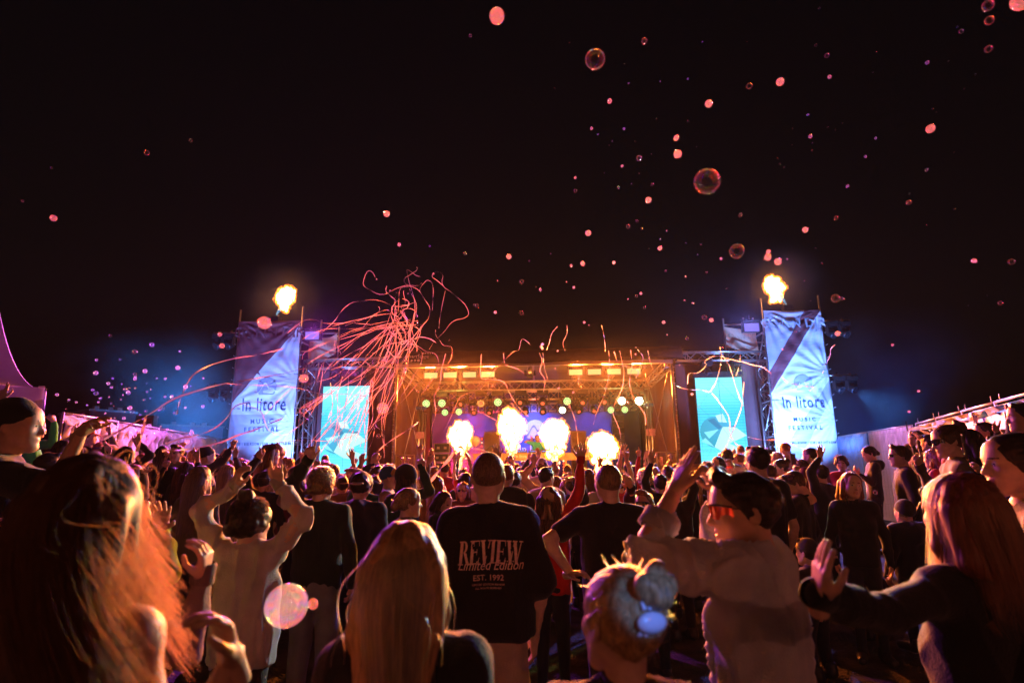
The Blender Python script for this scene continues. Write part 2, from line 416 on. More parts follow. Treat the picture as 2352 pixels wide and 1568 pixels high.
# ---- trusses
def truss(name, p, q, label, w=.29, group='aluminium trusses of the stage', parent=None, step=None, mat=None):
    """square truss from p to q in stage coordinates: four chords and the lacing"""
    p, q = Vector(p), Vector(q); L = (q - p).length; t = (q - p).normalized(); a = t.orthogonal().normalized() if abs(t.z) > .9 else t.cross(Vector((0, 0, 1))).normalized(); b = a.cross(t)
    if parent is None: root = empty(name, mat=ST @ Matrix.Translation(p), label=label, cat='truss', group=group); base = Vector((0, 0, 0))
    else: root = empty(name, loc=p); root.parent = parent; base = Vector((0, 0, 0))
    cs = [(a * x + b * y) * (w / 2) for x, y in ((-1, -1), (1, -1), (1, 1), (-1, 1))]
    for c in cs: MB().tube([base + c, base + c + t * L], .025, 8).build('chord', M_ALU, root, smooth=True)
    n = max(2, round(L / (step or .3))); br = MB()
    for i in range(n):
        s0, s1 = L * i / n, L * (i + 1) / n
        for k in range(4):
            c0, c1 = cs[k], cs[(k + 1) % 4]
            if (i + k) % 2: c0, c1 = c1, c0
            br.tube([c0 + t * s0, c1 + t * s1], .0105, 5, cap=False)
        if i % 4 == 0:
            for k in range(4): br.tube([cs[k] + t * s0, cs[(k + 1) % 4] + t * s0], .012, 5, cap=False)
    br.build('bracing', M_ALU, root, smooth=True)
    return root
# ---- stage body
stage = empty('stage', mat=ST, label='covered concert stage with lights and flames at the end of the field', cat='stage')
DW = 1.08
MB().box((0, 3.05, DW - .06), (8.4, 6.1, .12)).build('deck', pbr('stage_floor', (.04, .035, .03), .5, 0, .2, 8, .1, 30), stage)
for k in range(7): MB().box((-3.6 + k * 1.2, .015, DW / 2 - .08), (1.19, .03, DW - .1)).build('skirt_panel', M_BLKT, stage)
def fascia(U, V):
    x = -4.45 + U * 8.9; sag = -.035 * np.sin(U * math.pi) + .012 * np.sin(U * 23) + .015 * np.sin(U * 9 + 1); z = 4.80 + V * .40 + sag * (1 - .3 * V)
    y = -.25 + .22 * (V - .35) ** 2 + .015 * np.sin(U * 40 + V * 3) - .05 * (V < .12); return np.stack([x, y, z], 1)
fo = link_mesh('fascia', grid_mesh('fascia', fascia, 90, 9, pbr('black_vinyl', (.03, .022, .02), .45, 0, .2, 6, .3, 25)), stage)
text_obj('lettering', 'smartStage', .12, M_WHITEP, fo, lambda x, z: np.stack([x - 3.5, np.full_like(x, -.262), z + 4.97], 1), shear=.15)
sq = MB()
for k in range(5): s_ = .028 + .011 * k; sq.box((-3.86 + .105 * k, -.262, 4.9), (s_, .004, s_))
for k in range(5): s_ = .05 - .007 * k; sq.box((-3.3 + .07 * k, -.262, 5.115), (s_, .004, s_))
sq.build('emblem_squares', M_WHITEP, fo)
for k in range(6):  # roof lining in sheets between the roof beams
    u0 = -4.2 + 1.4 * k
    def lin(U, V, u0=u0): return np.stack([u0 + .02 + U * 1.36, V * 6.0, 5.1 - .30 * V + .04 * np.sin(V * 19 + u0) * np.sin(U * 3.14) - .06 * np.sin(U * 3.14)], 1)
    link_mesh('ceiling_panel', grid_mesh('ceiling_panel', lin, 10, 26, M_CEIL), stage)
for k in range(5): MB().bar((-2.8 + 1.4 * k, .1, 5.0), (-2.8 + 1.4 * k, 6, 4.7), .07, .1).build('roof_beam', M_ALU, stage)
MB().bar((-4.2, .05, 4.78), (4.2, .05, 4.78), .1).build('front_beam', M_ALU, stage)
for sg in (-1, 1):
    def side(U, V, sg=sg): return np.stack([sg * (4.22 + .035 * np.sin(U * 17 + V * 4) * (.3 + V * .7) + .02 * np.sin(U * 41)), U * 6.0, .3 + V * 4.72 - .25 * U * V], 1)
    link_mesh('side_wall', grid_mesh('side_wall', side, 50, 24, M_TARP), stage)
    truss('corner_truss', (sg * 4.1, .1, 4.72), (sg * 3.86, 2.3, 4.42), None, .22, parent=stage, step=.22)
    MB().tube([(sg * 4.16, .05, .3), (sg * 4.16, .05, 4.8)], .035, 8).build('front_post', M_ALU, stage, smooth=True)
    eye = MB()
    for k in range(26): eye.box((sg * 4.2, -.01, .6 + k * .16), (.05, .02, .018))
    eye.build('lacing', M_ALU, stage)
    for (a_, b_) in (((sg * 4.1, .2, 4.6), (sg * 3.3, .8, 1.2)), ((sg * 3.45, .5, 4.5), (sg * 4.1, .3, 1.3)), ((sg * 3.7, 1.4, 4.4), (sg * 3.35, .5, 1.1))):
        MB().tube([a_, b_], .009, 5).build('guy_wire', M_ALU, stage)
    for v0 in (1.3, 1.75): MB().tube([(sg * 3.72, v0, DW), (sg * 3.72, v0, 3.75)], .045, 8).tube([(sg * 3.6, v0, DW), (sg * 3.6, v0, 3.5)], .025, 8).build('lifting_mast', M_ALU, stage, smooth=True)
    MB().box((sg * 3.66, 1.25, 2.75), (.28, .02, .22)).build('notice_plate', pbr('pink_card', (.5, .25, .4), .6), stage)
    MB().box((sg * 3.66, 1.3, 3.62), (.34, .1, .1)).build('mast_bracket', pbr('blue_paint', (.03, .08, .4), .4), stage)
# ---- back drape with emblem and words
bd = empty('back_drape', mat=ST, label='blue lit cloth backdrop with round wave emblem behind the disc jockey', cat='backdrop')
def bdrape(U, V): return np.stack([-4.1 + 8.2 * U, 5.72 + .09 * np.sin(U * 34 + 3 * np.sin(V * 5)) + .03 * np.sin(U * 11 + V * 9), 1.08 + 3.6 * V], 1)
link_mesh('cloth', grid_mesh('cloth', bdrape, 120, 30, fabric('backdrop_cloth', (.06, .08, .2), .05, .75)), bd)
def emblem(parent, cx, cz, r, y, mdisc, mwave, name='emblem', place=None):
    place = place or (lambda x, z: np.stack([x + cx, np.full_like(x, y), z + cz], 1))
    t = np.linspace(0, 2 * np.pi, 41)[:-1]; x = r * np.cos(t); z = r * np.sin(t); z = np.maximum(z, -.72 * r)
    P = place(np.concatenate([[0], x]), np.concatenate([[0.1 * r], z])); F = np.array([[0, 1 + k, 1 + (k + 1) % 40] for k in range(40)])
    o = link_mesh(name, np_mesh(name, P, [F], mdisc, smooth=False), parent)
    c = np.array([(-1.35, -.5), (-1.0, -.62), (-.7, -.45), (-.45, .0), (-.25, .38), (-.05, .42), (.1, .12), (.25, -.12), (.42, -.05), (.55, .02), (.75, -.28), (1.0, -.42), (1.3, -.25)]) * r
    s = np.linspace(0, len(c) - 1, 60); X_ = np.interp(s, range(len(c)), c[:, 0]); Z_ = np.interp(s, range(len(c)), c[:, 1]); k_ = np.ones(5) / 5
    X_ = np.convolve(np.pad(X_, 2, 'edge'), k_, 'valid'); Z_ = np.convolve(np.pad(Z_, 2, 'edge'), k_, 'valid')
    th = r * .10 * np.sin(np.linspace(.1, 3.04, 60)) + .012 * r
    A = place(X_, Z_ + th); B = place(X_, Z_ - th); off = np.array([0, -.006, 0]); i = np.arange(59)
    w_ = link_mesh('wave', np_mesh('wave', np.concatenate([A, B]) + off, [np.stack([i, i + 1, i + 61, i + 60], 1)], mwave, smooth=False), o)
    return o
emblem(bd, 0.0, 3.12, .42, 5.6, pbr('drape_print', (.3, .36, .5), .6), pbr('navy_print', (.02, .04, .16), .6))
text_obj('lettering', 'In litore', .34, M_WHITEP, bd, lambda x, z: np.stack([x, np.full_like(x, 5.6), z + 2.25], 1), sx=.85)
text_obj('lettering', 'FESTIVAL', .13, M_WHITEP, bd, lambda x, z: np.stack([x, np.full_like(x, 5.6), z + 1.85], 1), spacing=1.3)
# ---- lighting trusses over the stage
truss('lighting_truss', (-3.95, 2.3, 4.44), (3.9, 2.3, 4.42), 'front horizontal lighting truss spanning the stage under the roof lamps')
truss('lighting_truss', (-3.9, 3.3, 4.22), (3.85, 3.3, 4.22), 'rear horizontal lighting truss just behind and below the front one')
truss('lighting_truss', (-3.9, 4.9, 3.95), (3.85, 4.9, 3.95), 'back horizontal truss above the blue backdrop')
# ---- flood lamps in a row under the roof edge
M_WARM = emit('warm_lamp_glass', (1.0, .56, .2), 1.15)
def flood(u, v, w, label, wd=.42, ht=.17, mglass=M_WARM, group='flood lamps hung under the roof edge', rot=None, cat='lamp'):
    root = empty('flood_lamp', mat=ST_at(u, v, w, rot), label=label, cat=cat, group=group)
    MB().box((0, .09, .02), (wd + .05, .2, ht + .07)).box((0, -.03, ht / 2 + .075), (wd + .05, .07, .03)).build('housing', M_BLK, root)
    MB().box((0, -.018, -.01), (wd, .014, ht)).build('glass', mglass, root)
    MB().tube([(-wd / 2 - .05, .09, 0), (-wd / 2 - .05, .09, ht), (wd / 2 + .05, .09, ht), (wd / 2 + .05, .09, 0)], .012, 5).tube([(0, .09, ht), (0, .09, ht + .14)], .016, 5).build('bracket', M_BLK, root)
    return root
ords = ('outermost', 'second from outside', 'third from outside', 'innermost')
for sg, nm in ((-1, 'left'), (1, 'right')):
    for k, u in enumerate((3.28, 2.65, 2.02, 1.42)):
        flood(sg * u - .05, 1.2, 4.68 + .02 * (sg > 0), f'{ords[k]} warm glowing flood lamp of the {nm} row under the roof edge')
root = empty('theatre_lamp', mat=ST_at(-.1, 1.0, 4.66), label='warm theatre lamp with barn doors hanging at the centre of the roof', cat='lamp')
MB().lathe([(.0, .28), (.07, .28), (.1, .1), (.1, -.05)], 14, Matrix.Rotation(R_(75), 4, 'X')).build('housing', pbr('bare_metal', (.4, .36, .3), .4, .8), root, smooth=True)
MB().lathe([(.0, -.045), (.092, -.045)], 14, Matrix.Rotation(R_(75), 4, 'X')).build('lens', emit('theatre_glass', (1, .7, .3), 3), root)
for sg in (-1, 1): MB().box((sg * .15, -.12, -.02), (.015, .12, .17), Matrix.Rotation(sg * .5, 3, 'Z')).build('barn_door', M_BLK, root)
MB().box((0, -.12, -.13), (.2, .12, .012), Matrix.Rotation(-.5, 3, 'X')).build('barn_door', M_BLK, root)
# ---- moving heads
M_LGRN = emit('green_lens', (.55, 1.0, .32), 1.6); M_LWHT = emit('white_lens', (.85, 1.0, .62), 9); M_LRED = emit('red_lens', (1.0, .12, .05), 1.3); M_LDRK = pbr('dark_glass', (.03, .03, .035), .08)
def lens_cells(r, y, n=3):
    mb = MB(); mb.lathe([(0, 0), (r * .23, 0)], 6, Matrix.Translation((0, y - .006, 0)) @ Matrix.Rotation(R_(90), 4, 'X'))
    for ring in range(1, n):
        for k in range(6 * ring):
            an = math.tau * k / (6 * ring); rr = r * .42 * ring * (2.0 / (n - 1)) * .98
            mb.lathe([(0, 0), (r * .2 * 2 / (n - 1), 0)], 6, Matrix.Translation((rr * math.cos(an), y - .006, rr * math.sin(an))) @ Matrix.Rotation(R_(90), 4, 'X'))
    return mb
def moving_head(u, v, w, label, mlens, pan=0, tilt=0, s=1.0, cells=True, group='moving head lamps on the stage trusses', mat=None):
    root = empty('moving_head_lamp', mat=mat if mat is not None else ST_at(u, v, w), label=label, cat='lamp', group=group)
    MB().box((0, 0, -.06 * s), (.34 * s, .26 * s, .12 * s)).box((0, -.13 * s, -.06 * s), (.16 * s, .012, .06 * s)).tube([(0, 0, 0), (0, 0, .14 * s)], .025, 6).build('base', M_BLK, root)
    R1 = Matrix.Rotation(R_(pan), 4, 'Z'); yk = MB()
    for sg in (-1, 1): yk.prism([R1 @ Vector((sg * .17 * s, y, z)) for y, z in ((-.06 * s, -.12 * s), (.06 * s, -.12 * s), (.05 * s, -.36 * s), (0, -.4 * s), (-.05 * s, -.36 * s))], R1.to_3x3() @ Vector((sg * .035 * s, 0, 0)))
    yk.box(R1 @ Vector((0, 0, -.135 * s)), (.4 * s, .12 * s, .03 * s), R1.to_3x3()).build('yoke', M_BLK, root)
    MH = R1 @ Matrix.Translation((0, 0, -.34 * s)) @ Matrix.Rotation(R_(tilt), 4, 'X') @ Matrix.Rotation(R_(90), 4, 'X'); r = .125 * s
    hd = MB().lathe([(0, -.17 * s), (.09 * s, -.165 * s), (.115 * s, -.08 * s), (r, .06 * s), (r, .13 * s), (r * .93, .13 * s), (r * .9, .115 * s)], 18, MH).build('head', M_BLK, root, smooth=True)
    if cells:
        lo = lens_cells(r * .92, -.121 * s); Vv = [R1 @ Matrix.Translation((0, 0, -.34 * s)) @ Matrix.Rotation(R_(tilt), 4, 'X') @ Vector(q) for q in lo.V]; lo.V = Vv; lo.build('lens', mlens, hd)
        MB().lathe([(0, .112 * s), (r * .92, .112 * s)], 18, MH).build('lens_ring', M_LDRK, hd)
    else: MB().lathe([(0, .135 * s), (.045 * s, .13 * s), (.06 * s, .118 * s)], 14, MH).build('lens', mlens, hd, smooth=True); MB().lathe([(.06 * s, .112 * s), (r * .92, .112 * s)], 18, MH).build('lens_ring', M_LDRK, hd)
    return root
r1 = [(380, 'g'), (495, 'g'), (640, 'r'), (775, 'r'), (895, 'g'), (1060, 'r'), (1215, 'r'), (1390, 'g'), (1500, 'r'), (1645, 'r'), (1770, 'w'), (1890, 'W')]
r2 = [(497, 'g'), (595, 'g'), (710, 'r'), (825, 'r'), (940, 'g'), (1085, 'r'), (1215, 'r'), (1355, 'w'), (1470, 'r'), (1585, 'r'), (1705, 'g'), (1810, 'g')]
nth = ('first', 'second', 'third', 'fourth', 'fifth', 'sixth', 'seventh', 'eighth', 'ninth', 'tenth', 'eleventh', 'twelfth')
cn = {'g': 'green lit', 'r': 'red glowing', 'w': 'white green lit', 'W': 'dazzling white'}
WHITE_HEADS = []
for row, (lst, v, wz, k0) in enumerate(((r1, 2.3, 4.26, 'upper'), (r2, 3.3, 4.02, 'lower'))):
    for k, (zx, c) in enumerate(lst):
        u = (zx - 1148) / (1890 - 380) * (7.19 if row == 0 else 7.32) - .02
        rr = random.Random(zx)
        moving_head(u, v, wz, f'{cn[c]} moving head lamp, {nth[k]} from the left in the {k0} row', {'g': M_LGRN, 'r': M_LRED, 'w': M_LWHT, 'W': emit('dazzling_lens', (.9, 1.0, .7), 40)}[c], rr.uniform(-28, 28) if c == 'r' else rr.uniform(-8, 8), (25 + rr.uniform(-8, 14)) if c == 'r' else rr.uniform(4, 16), 1.12 if row == 0 else 1.0, c != 'r')
        if c in 'wW': WHITE_HEADS.append((u, v, wz - .38, c))
# ---- things standing on the stage
for sg, nm in ((-1, 'left'), (1, 'right')):
    root = empty('speaker', mat=ST_at(sg * 1.56, 4.0, DW), label=f'tall speaker box on the {nm} of the disc jockey', cat='speaker', group='speaker boxes beside the DJ desk')
    MB().box((0, 0, .95), (.55, .5, 1.9)).build('cabinet', pbr('brown_cabinet', (.2, .1, .045), .5), root); MB().box((0, -.257, 1.0), (.48, .012, 1.7)).build('grille', pbr('grille_cloth', (.16, .085, .04), .8, 0, .2, 50, .4, 200), root)
    for zz in (.5, 1.2): MB().lathe([(.19, 0), (.2, .012), (.16, .014)], 18, Matrix.Translation((0, -.263, zz)) @ Matrix.Rotation(R_(90), 4, 'X')).build('cone_ring', M_BLK, root, smooth=True)
dj = empty('dj_desk', mat=ST_at(0, 2.4, DW), label='long wooden DJ desk with white lettering on trestle legs', cat='desk')
for k in range(4):
    MB().box((-1.56 + k * 1.04, 0, .985), (1.03, .03, .17)).build('board', M_WOOD, dj)
    text_obj('lettering', 'In litore', .105, M_WHITEP, dj, lambda x, z, k=k: np.stack([x - 1.5 + k * 1.04, np.full_like(x, -.018), z + .945], 1), sx=.8, bold=.012)
MB().box((0, .4, 1.085), (4.2, .85, .03)).build('table_top', M_WOOD, dj); MB().box((0, .01, .875), (4.2, .06, .045)).build('front_rail', M_WOOD, dj)
for k in range(5):
    MB().bar((-2.05 + k * 1.025, .03, 0), (-2.05 + k * 1.025, .03, .86), .06).build('leg', M_WOOD, dj)
for k in range(3):
    root = empty('dj_player', mat=ST_at(-.45 + .42 * k, 2.75, DW + 1.1), label=('left deck', 'mixer', 'right deck')[k] + ' on the DJ desk, black with blue lit edge', cat='dj equipment', group='DJ equipment on the desk')
    MB().box((0, 0, .05), (.36, .36, .1)).build('case', M_BLK, root); MB().lathe([(.0, .115), (.13, .112), (.135, .1)], 20).build('platter', M_ALU, root, smooth=True); MB().box((0, -.185, .06), (.3, .008, .012)).build('light_edge', emit('blue_edge', (.1, .3, 1), 2), root)
case_sp = [(-3.28, 1.6, .26, 0), (-3.27, 1.62, .28, .27), (-3.25, 1.55, .27, .56), (-3.27, 1.6, .3, .84), (-3.22, 1.5, .34, 1.15)]
for k, (u, v, hh, z0) in enumerate(case_sp):
    root = empty('flight_case', mat=ST_at(u, v + 1.6, DW + z0), label=('bottom', 'second', 'third', 'fourth', 'topmost')[k] + ' black flight case with metal edges in the stack on stage left', cat='case', group='stacked flight cases')
    MB().box((0, 0, hh / 2), (.52, .5, hh - .02)).build('body', M_BLK, root); e = MB()
    for x in (-.265, .265):
        for z in (.012, hh - .022): e.bar((x, -.25, z), (x, .25, z), .022)
        e.box((x, -.254, hh / 2), (.022, .012, hh - .05))
    for z in (.012, hh - .022): e.box((0, -.256, z), (.5, .012, .02))
    e.build('edging', M_ALU, root)
    for x in (-.12, .12): MB().box((x, -.258, hh / 2), (.09, .014, .08)).build('latch', M_ALU, root)
M_BEAD = emit('red_bulb', (1.0, .05, .02), 5)
for (u, v, w0, L, lb) in ((-2.55, 4.3, 0, 1.5, 'vertical red light bar standing behind the left flame'), (-1.03, 4.2, 0, 1.6, 'vertical red light bar left of the disc jockey'), (1.02, 4.2, 0, 1.3, 'vertical red light bar right of the disc jockey'), (-1.98, 4.4, 0, 1.75, 'vertical red light bar by the left speaker')):
    root = empty('light_bar', mat=ST_at(u, v, DW + w0), label=lb, cat='light bar', group='vertical light bars on stage')
    MB().box((0, 0, L / 2), (.1, .08, L)).box((0, 0, .015), (.3, .3, .03)).build('housing', M_BLK, root)
    for k in range(11): MB().lathe([(.0, .02), (.022, .014), (.03, 0)], 8, Matrix.Translation((0, -.041, L * .18 + k * L * .078)) @ Matrix.Rotation(R_(90), 4, 'X')).build('bulb', M_BEAD if k % 3 else emit('hot_bulb', (1, .35, .15), 6), root, smooth=True)
for k, (u, z, r_, lb) in enumerate(((-2.02, 2.62, .17, 'upper pale round balloon beside the left flame'), (-2.5, 2.25, .2, 'lower pale round balloon under the left flame'))):
    root = empty('balloon', mat=ST_at(u, 2.6, z), label=lb, cat='balloon', group='balloons on stage')
    MB().lathe([(0, r_), (r_ * .5, r_ * .87), (r_ * .87, r_ * .5), (r_, 0), (r_ * .9, -r_ * .45), (r_ * .55, -r_ * .9), (r_ * .12, -r_ * 1.16), (.015, -r_ * 1.2)], 18).build('skin', pbr('balloon_rubber', (.7, .45, .35), .35, 0, .05), root, smooth=True)
    MB().tube([(0, 0, -r_ * 1.2), (.02, .01, -r_ * 1.2 - .5), (-.02, 0, DW - z + .02)], .003, 4).build('string', M_WHITEP, root)
for k, (u, v, w_, h_, lb) in enumerate(((-1.62, .8, .42, .5, 'tan monitor speaker wedge on the left stage front'), (-2.9, .7, .45, .42, 'black monitor speaker at the left stage edge'), (-1.62, .8, .40, .42, 'upper tan monitor speaker stacked at the left stage front'), (2.9, 1.4, .5, .6, 'black speaker box beside the right flame'))):
    root = empty('monitor_speaker', mat=ST_at(u, v, DW + (.5 if k == 2 else 0)), label=lb, cat='speaker', group='monitor speakers along the stage front')
    MB().prism([(-w_ / 2, -.2, 0), (-w_ / 2, .22, 0), (-w_ / 2, .22, h_), (-w_ / 2, -.1, h_)], (w_, 0, 0)).build('cabinet', M_WOOD if k in (0, 2) else M_BLK, root); MB().box((0, -.165, h_ / 2), (w_ * .86, .012, h_ * .8), Matrix.Rotation(-.2, 3, 'X')).build('grille', pbr('grille_cloth', (.16, .085, .04), .8), root)
for k, (u, z, lb) in enumerate(((2.55, 2.0, 'hanging line array speaker at the right of the stage'),)):
    root = empty('line_array', mat=ST_at(3.0, 3.9, 2.2), label=lb, cat='speaker')
    for q in range(6): MB().box((0, .02 * q * .3, 1.2 - q * .22), (.42, .34, .2)).build('cabinet', M_BLK, root)
for sg, nm in ((-1, 'left'), (1, 'right')):
    root = empty('safety_rail', mat=ST_at(sg * 3.86, .12, DW - .02), label=f'square tube safety rail at the {nm} corner of the stage', cat='railing', group='safety rails of the stage'); y_ = pbr('yellow_rail', (.55, .42, .2), .4, .5)
    for z in (.55, 1.05): MB().bar((-.28, 0, z), (.28, 0, z), .035).build('rail', y_, root)
    for x in (-.28, 0, .28): MB().bar((x, 0, 0), (x, 0, 1.04), .035).build('post', y_, root)
# ---- flames
fm, nt, b = nodes_mat('flame_core'); nt.nodes.remove(b)
def flame_mat(name, cols, stren):
    m = bpy.data.materials.new(name); m.use_nodes = True; nt = m.node_tree; nt.nodes.clear(); e = N(nt, 'ShaderNodeEmission'); o = N(nt, 'ShaderNodeOutputMaterial')
    tc = N(nt, 'ShaderNodeTexCoord'); ns = N(nt, 'ShaderNodeTexNoise'); ns.inputs['Scale'].default_value = 14; ns.inputs['Detail'].default_value = 5; cr = N(nt, 'ShaderNodeValToRGB')
    cr.color_ramp.elements[0].position = .35; cr.color_ramp.elements[1].position = .62; cr.color_ramp.elements[0].color = (*cols[0], 1); cr.color_ramp.elements[1].color = (*cols[1], 1)
    nt.links.new(tc.outputs['Object'], ns.inputs['Vector']); nt.links.new(ns.outputs['Fac'], cr.inputs[0]); nt.links.new(cr.outputs[0], e.inputs[0]); e.inputs[1].default_value = stren; nt.links.new(e.outputs[0], o.inputs[0])
    return m
M_FCORE = flame_mat('flame_core', ((.05, .011, .001), (1, .32, .07)), 32); _e = [n for n in M_FCORE.node_tree.nodes if n.bl_idname == 'ShaderNodeValToRGB'][0].color_ramp.elements; _e[0].position = .33; _e[1].position = .46; M_FSTEM = flame_mat('flame_stem', ((1.0, .22, .03), (1, .66, .3)), 4.5); M_FEDGE = flame_mat('flame_fringe', ((1.0, .30, .04), (1, .75, .28)), 1.7); M_FBLUE = flame_mat('flame_blue', ((.02, .16, .5), (.3, .6, .7)), 1.0)
def wisp_mat():
    m = bpy.data.materials.new('flame_wisp'); m.use_nodes = True; nt = m.node_tree; nt.nodes.clear(); e = N(nt, 'ShaderNodeEmission'); o = N(nt, 'ShaderNodeOutputMaterial'); t = N(nt, 'ShaderNodeBsdfTransparent'); mx = N(nt, 'ShaderNodeAddShader'); ml = N(nt, 'ShaderNodeMath', operation='MULTIPLY')
    tc = N(nt, 'ShaderNodeTexCoord'); ns = N(nt, 'ShaderNodeTexNoise'); ns.inputs['Scale'].default_value = 15; ns.inputs['Detail'].default_value = 7; ns.inputs['Roughness'].default_value = .65; cr = N(nt, 'ShaderNodeValToRGB'); c2 = N(nt, 'ShaderNodeValToRGB')
    cr.color_ramp.elements[0].position = .50; cr.color_ramp.elements[1].position = .58; cr.color_ramp.elements[0].color = (0, 0, 0, 1); cr.color_ramp.elements[1].color = (1, 1, 1, 1)
    c2.color_ramp.elements[0].position = .48; c2.color_ramp.elements[1].position = .66; c2.color_ramp.elements[0].color = (1, .13, .0, 1); c2.color_ramp.elements[1].color = (1, .42, .05, 1)
    nt.links.new(tc.outputs['Object'], ns.inputs['Vector']); nt.links.new(ns.outputs['Fac'], cr.inputs[0]); nt.links.new(ns.outputs['Fac'], c2.inputs[0]); nt.links.new(c2.outputs[0], e.inputs[0]); ml.inputs[1].default_value = 1.9; nt.links.new(cr.outputs[0], ml.inputs[0]); nt.links.new(ml.outputs[0], e.inputs[1]); nt.links.new(t.outputs[0], mx.inputs[0]); nt.links.new(e.outputs[0], mx.inputs[1]); nt.links.new(mx.outputs[0], o.inputs[0]); return m
M_WISP = wisp_mat()
def flame(base, top, r, label, seed, rh=1.0, stem=.05, lean=0.0, h=.026):
    """ragged gas burst: bright boiling head, torn wisps round it, thin broken jet below"""
    root = empty('flame', mat=ST_at(*base), label=label, cat='flame', group='gas flames'); rr = np.random.default_rng(seed); H = top[2] - base[2]; off = np.array([top[0] - base[0], top[1] - base[1], H])
    F = Fld(off - [r * 1.7, r * 1.7, r * 2.4], off + [r * 1.7, r * 1.7, r * 2.0], h); F.ell(off, (r * .66, r * .66, r * .74 * rh), 0)
    for k in range(150):
        v = rr.normal(size=3); v /= np.linalg.norm(v); q = rr.uniform(.55, 1.0) ** .6
        p = off + v * r * q * [1, 1, rh] + [lean * r * v[2], 0, .1 * r]; F.ell(p, np.array([1, 1, 1.15]) * r * rr.uniform(.09, .27) * (1.35 - .6 * q), .012)
    for k in range(46):
        t = rr.uniform(0, 1); F.ell(off + [rr.normal() * .34 * r * (1.1 - .6 * t), rr.normal() * .3 * r, -r * (.6 + 1.15 * t)], np.array([1, 1, 1.5]) * r * rr.uniform(.06, .17), .01)
    V, Q = F.mesh(); V = V + normals(V, Q) * (.016 * snoise(V, 55, seed) + .010 * snoise(V, 130, seed + 1))[:, None]
    r *= 1.0; link_mesh('fireball', np_mesh('fireball', V, [Q], M_FCORE), root)
    for g, nm in ((.05, 'wisp_shell'),):
        W = V + normals(V, Q) * (g + .03 * snoise(V, 22, seed + 4))[:, None]; W = off + (W - off) * (1 + g * .8); link_mesh(nm, np_mesh(nm, W, [Q], M_WISP), root)
    F = Fld((-.5 + min(0, off[0]), -.5, -.1), (.5 + max(0, off[0]), .5, H + .1), .016)
    for k in range(190):
        t = rr.uniform(0, 1) ** .8; p = off * [t, t, t * .84]; wv = stem * (.35 + 2.3 * t * t); p = p + rr.normal(size=3) * [wv, wv, .02]
        F.ell(p, np.array([1, 1, rr.uniform(1.3, 2.8)]) * rr.uniform(.010, .032) * (.5 + .9 * t), .004)
    V, Q = F.mesh(); V = V + normals(V, Q) * (.009 * snoise(V, 90, seed))[:, None]; c = V[Q].mean(1); zc = c[:, 2] / max(H, .1); nb_ = snoise(c, 20, seed) * .12
    link_mesh('stem', np_mesh('stem', V, [Q], [M_FSTEM, M_FEDGE, M_FBLUE], np.where(zc + nb_ < .26, 2, np.where(snoise(c, 45, seed + 3) > .0, 1, 0))), root)
    return root
FL = [((-2.27, .5, DW + .3), (-2.24, .5, 2.72), .40, 'leftmost stage flame, a white fireball on a long thin stem'), ((-.7, .5, DW + .3), (-.7, .5, 2.92), .44, 'tallest stage flame left of the disc jockey'), ((.62, .5, DW + .3), (.62, .5, 2.66), .45, 'stage flame right of the disc jockey'), ((2.12, .5, DW + .3), (2.06, .5, 2.27), .47, 'rightmost stage flame, low and wide')]
for k, (b0, t0, r0, lb) in enumerate(FL):
    flame(b0, t0, r0 * .88, lb, 11 + k, rh=(1.0, 1.28, 1.1, .86)[k], lean=(.12, -.1, .16, -.14)[k])
    root = empty('flame_projector', mat=ST_at(b0[0], .5, DW), label=('first', 'second', 'third', 'fourth')[k] + ' black flame projector box from the left on the stage front', cat='flame projector', group='flame projectors')
    MB().box((0, 0, .12), (.34, .3, .24)).build('box', M_BLK, root); MB().lathe([(.05, .24), (.05, .3), (.035, .3)], 12).build('nozzle', M_STEEL, root, smooth=True)
for sg, (b0, t0, r0, nm) in ((-1, ((-7.92, -.3, 6.42), (-7.66, -.3, 6.98), .29, 'left')), (1, ((7.6, -.3, 6.4), (7.3, -.3, 6.93), .30, 'right'))):
    flame(b0, t0, r0 * .84, f'fireball shooting from the top of the {nm} banner tower', 31 + sg, stem=.022, rh=1.15, lean=-.25 * sg, h=.017)
    root = empty('flame_projector', mat=ST_at(b0[0], -.3, 6.2), label=f'flame projector on top of the {nm} banner tower', cat='flame projector', group='flame projectors')
    MB().box((0, 0, .06), (.25, .25, .14)).build('box', M_BLK, root); MB().lathe([(.03, .13), (.03, .22), (.02, .22)], 10, Matrix.Rotation(-sg * .3, 4, 'Y')).build('nozzle', M_STEEL, root)
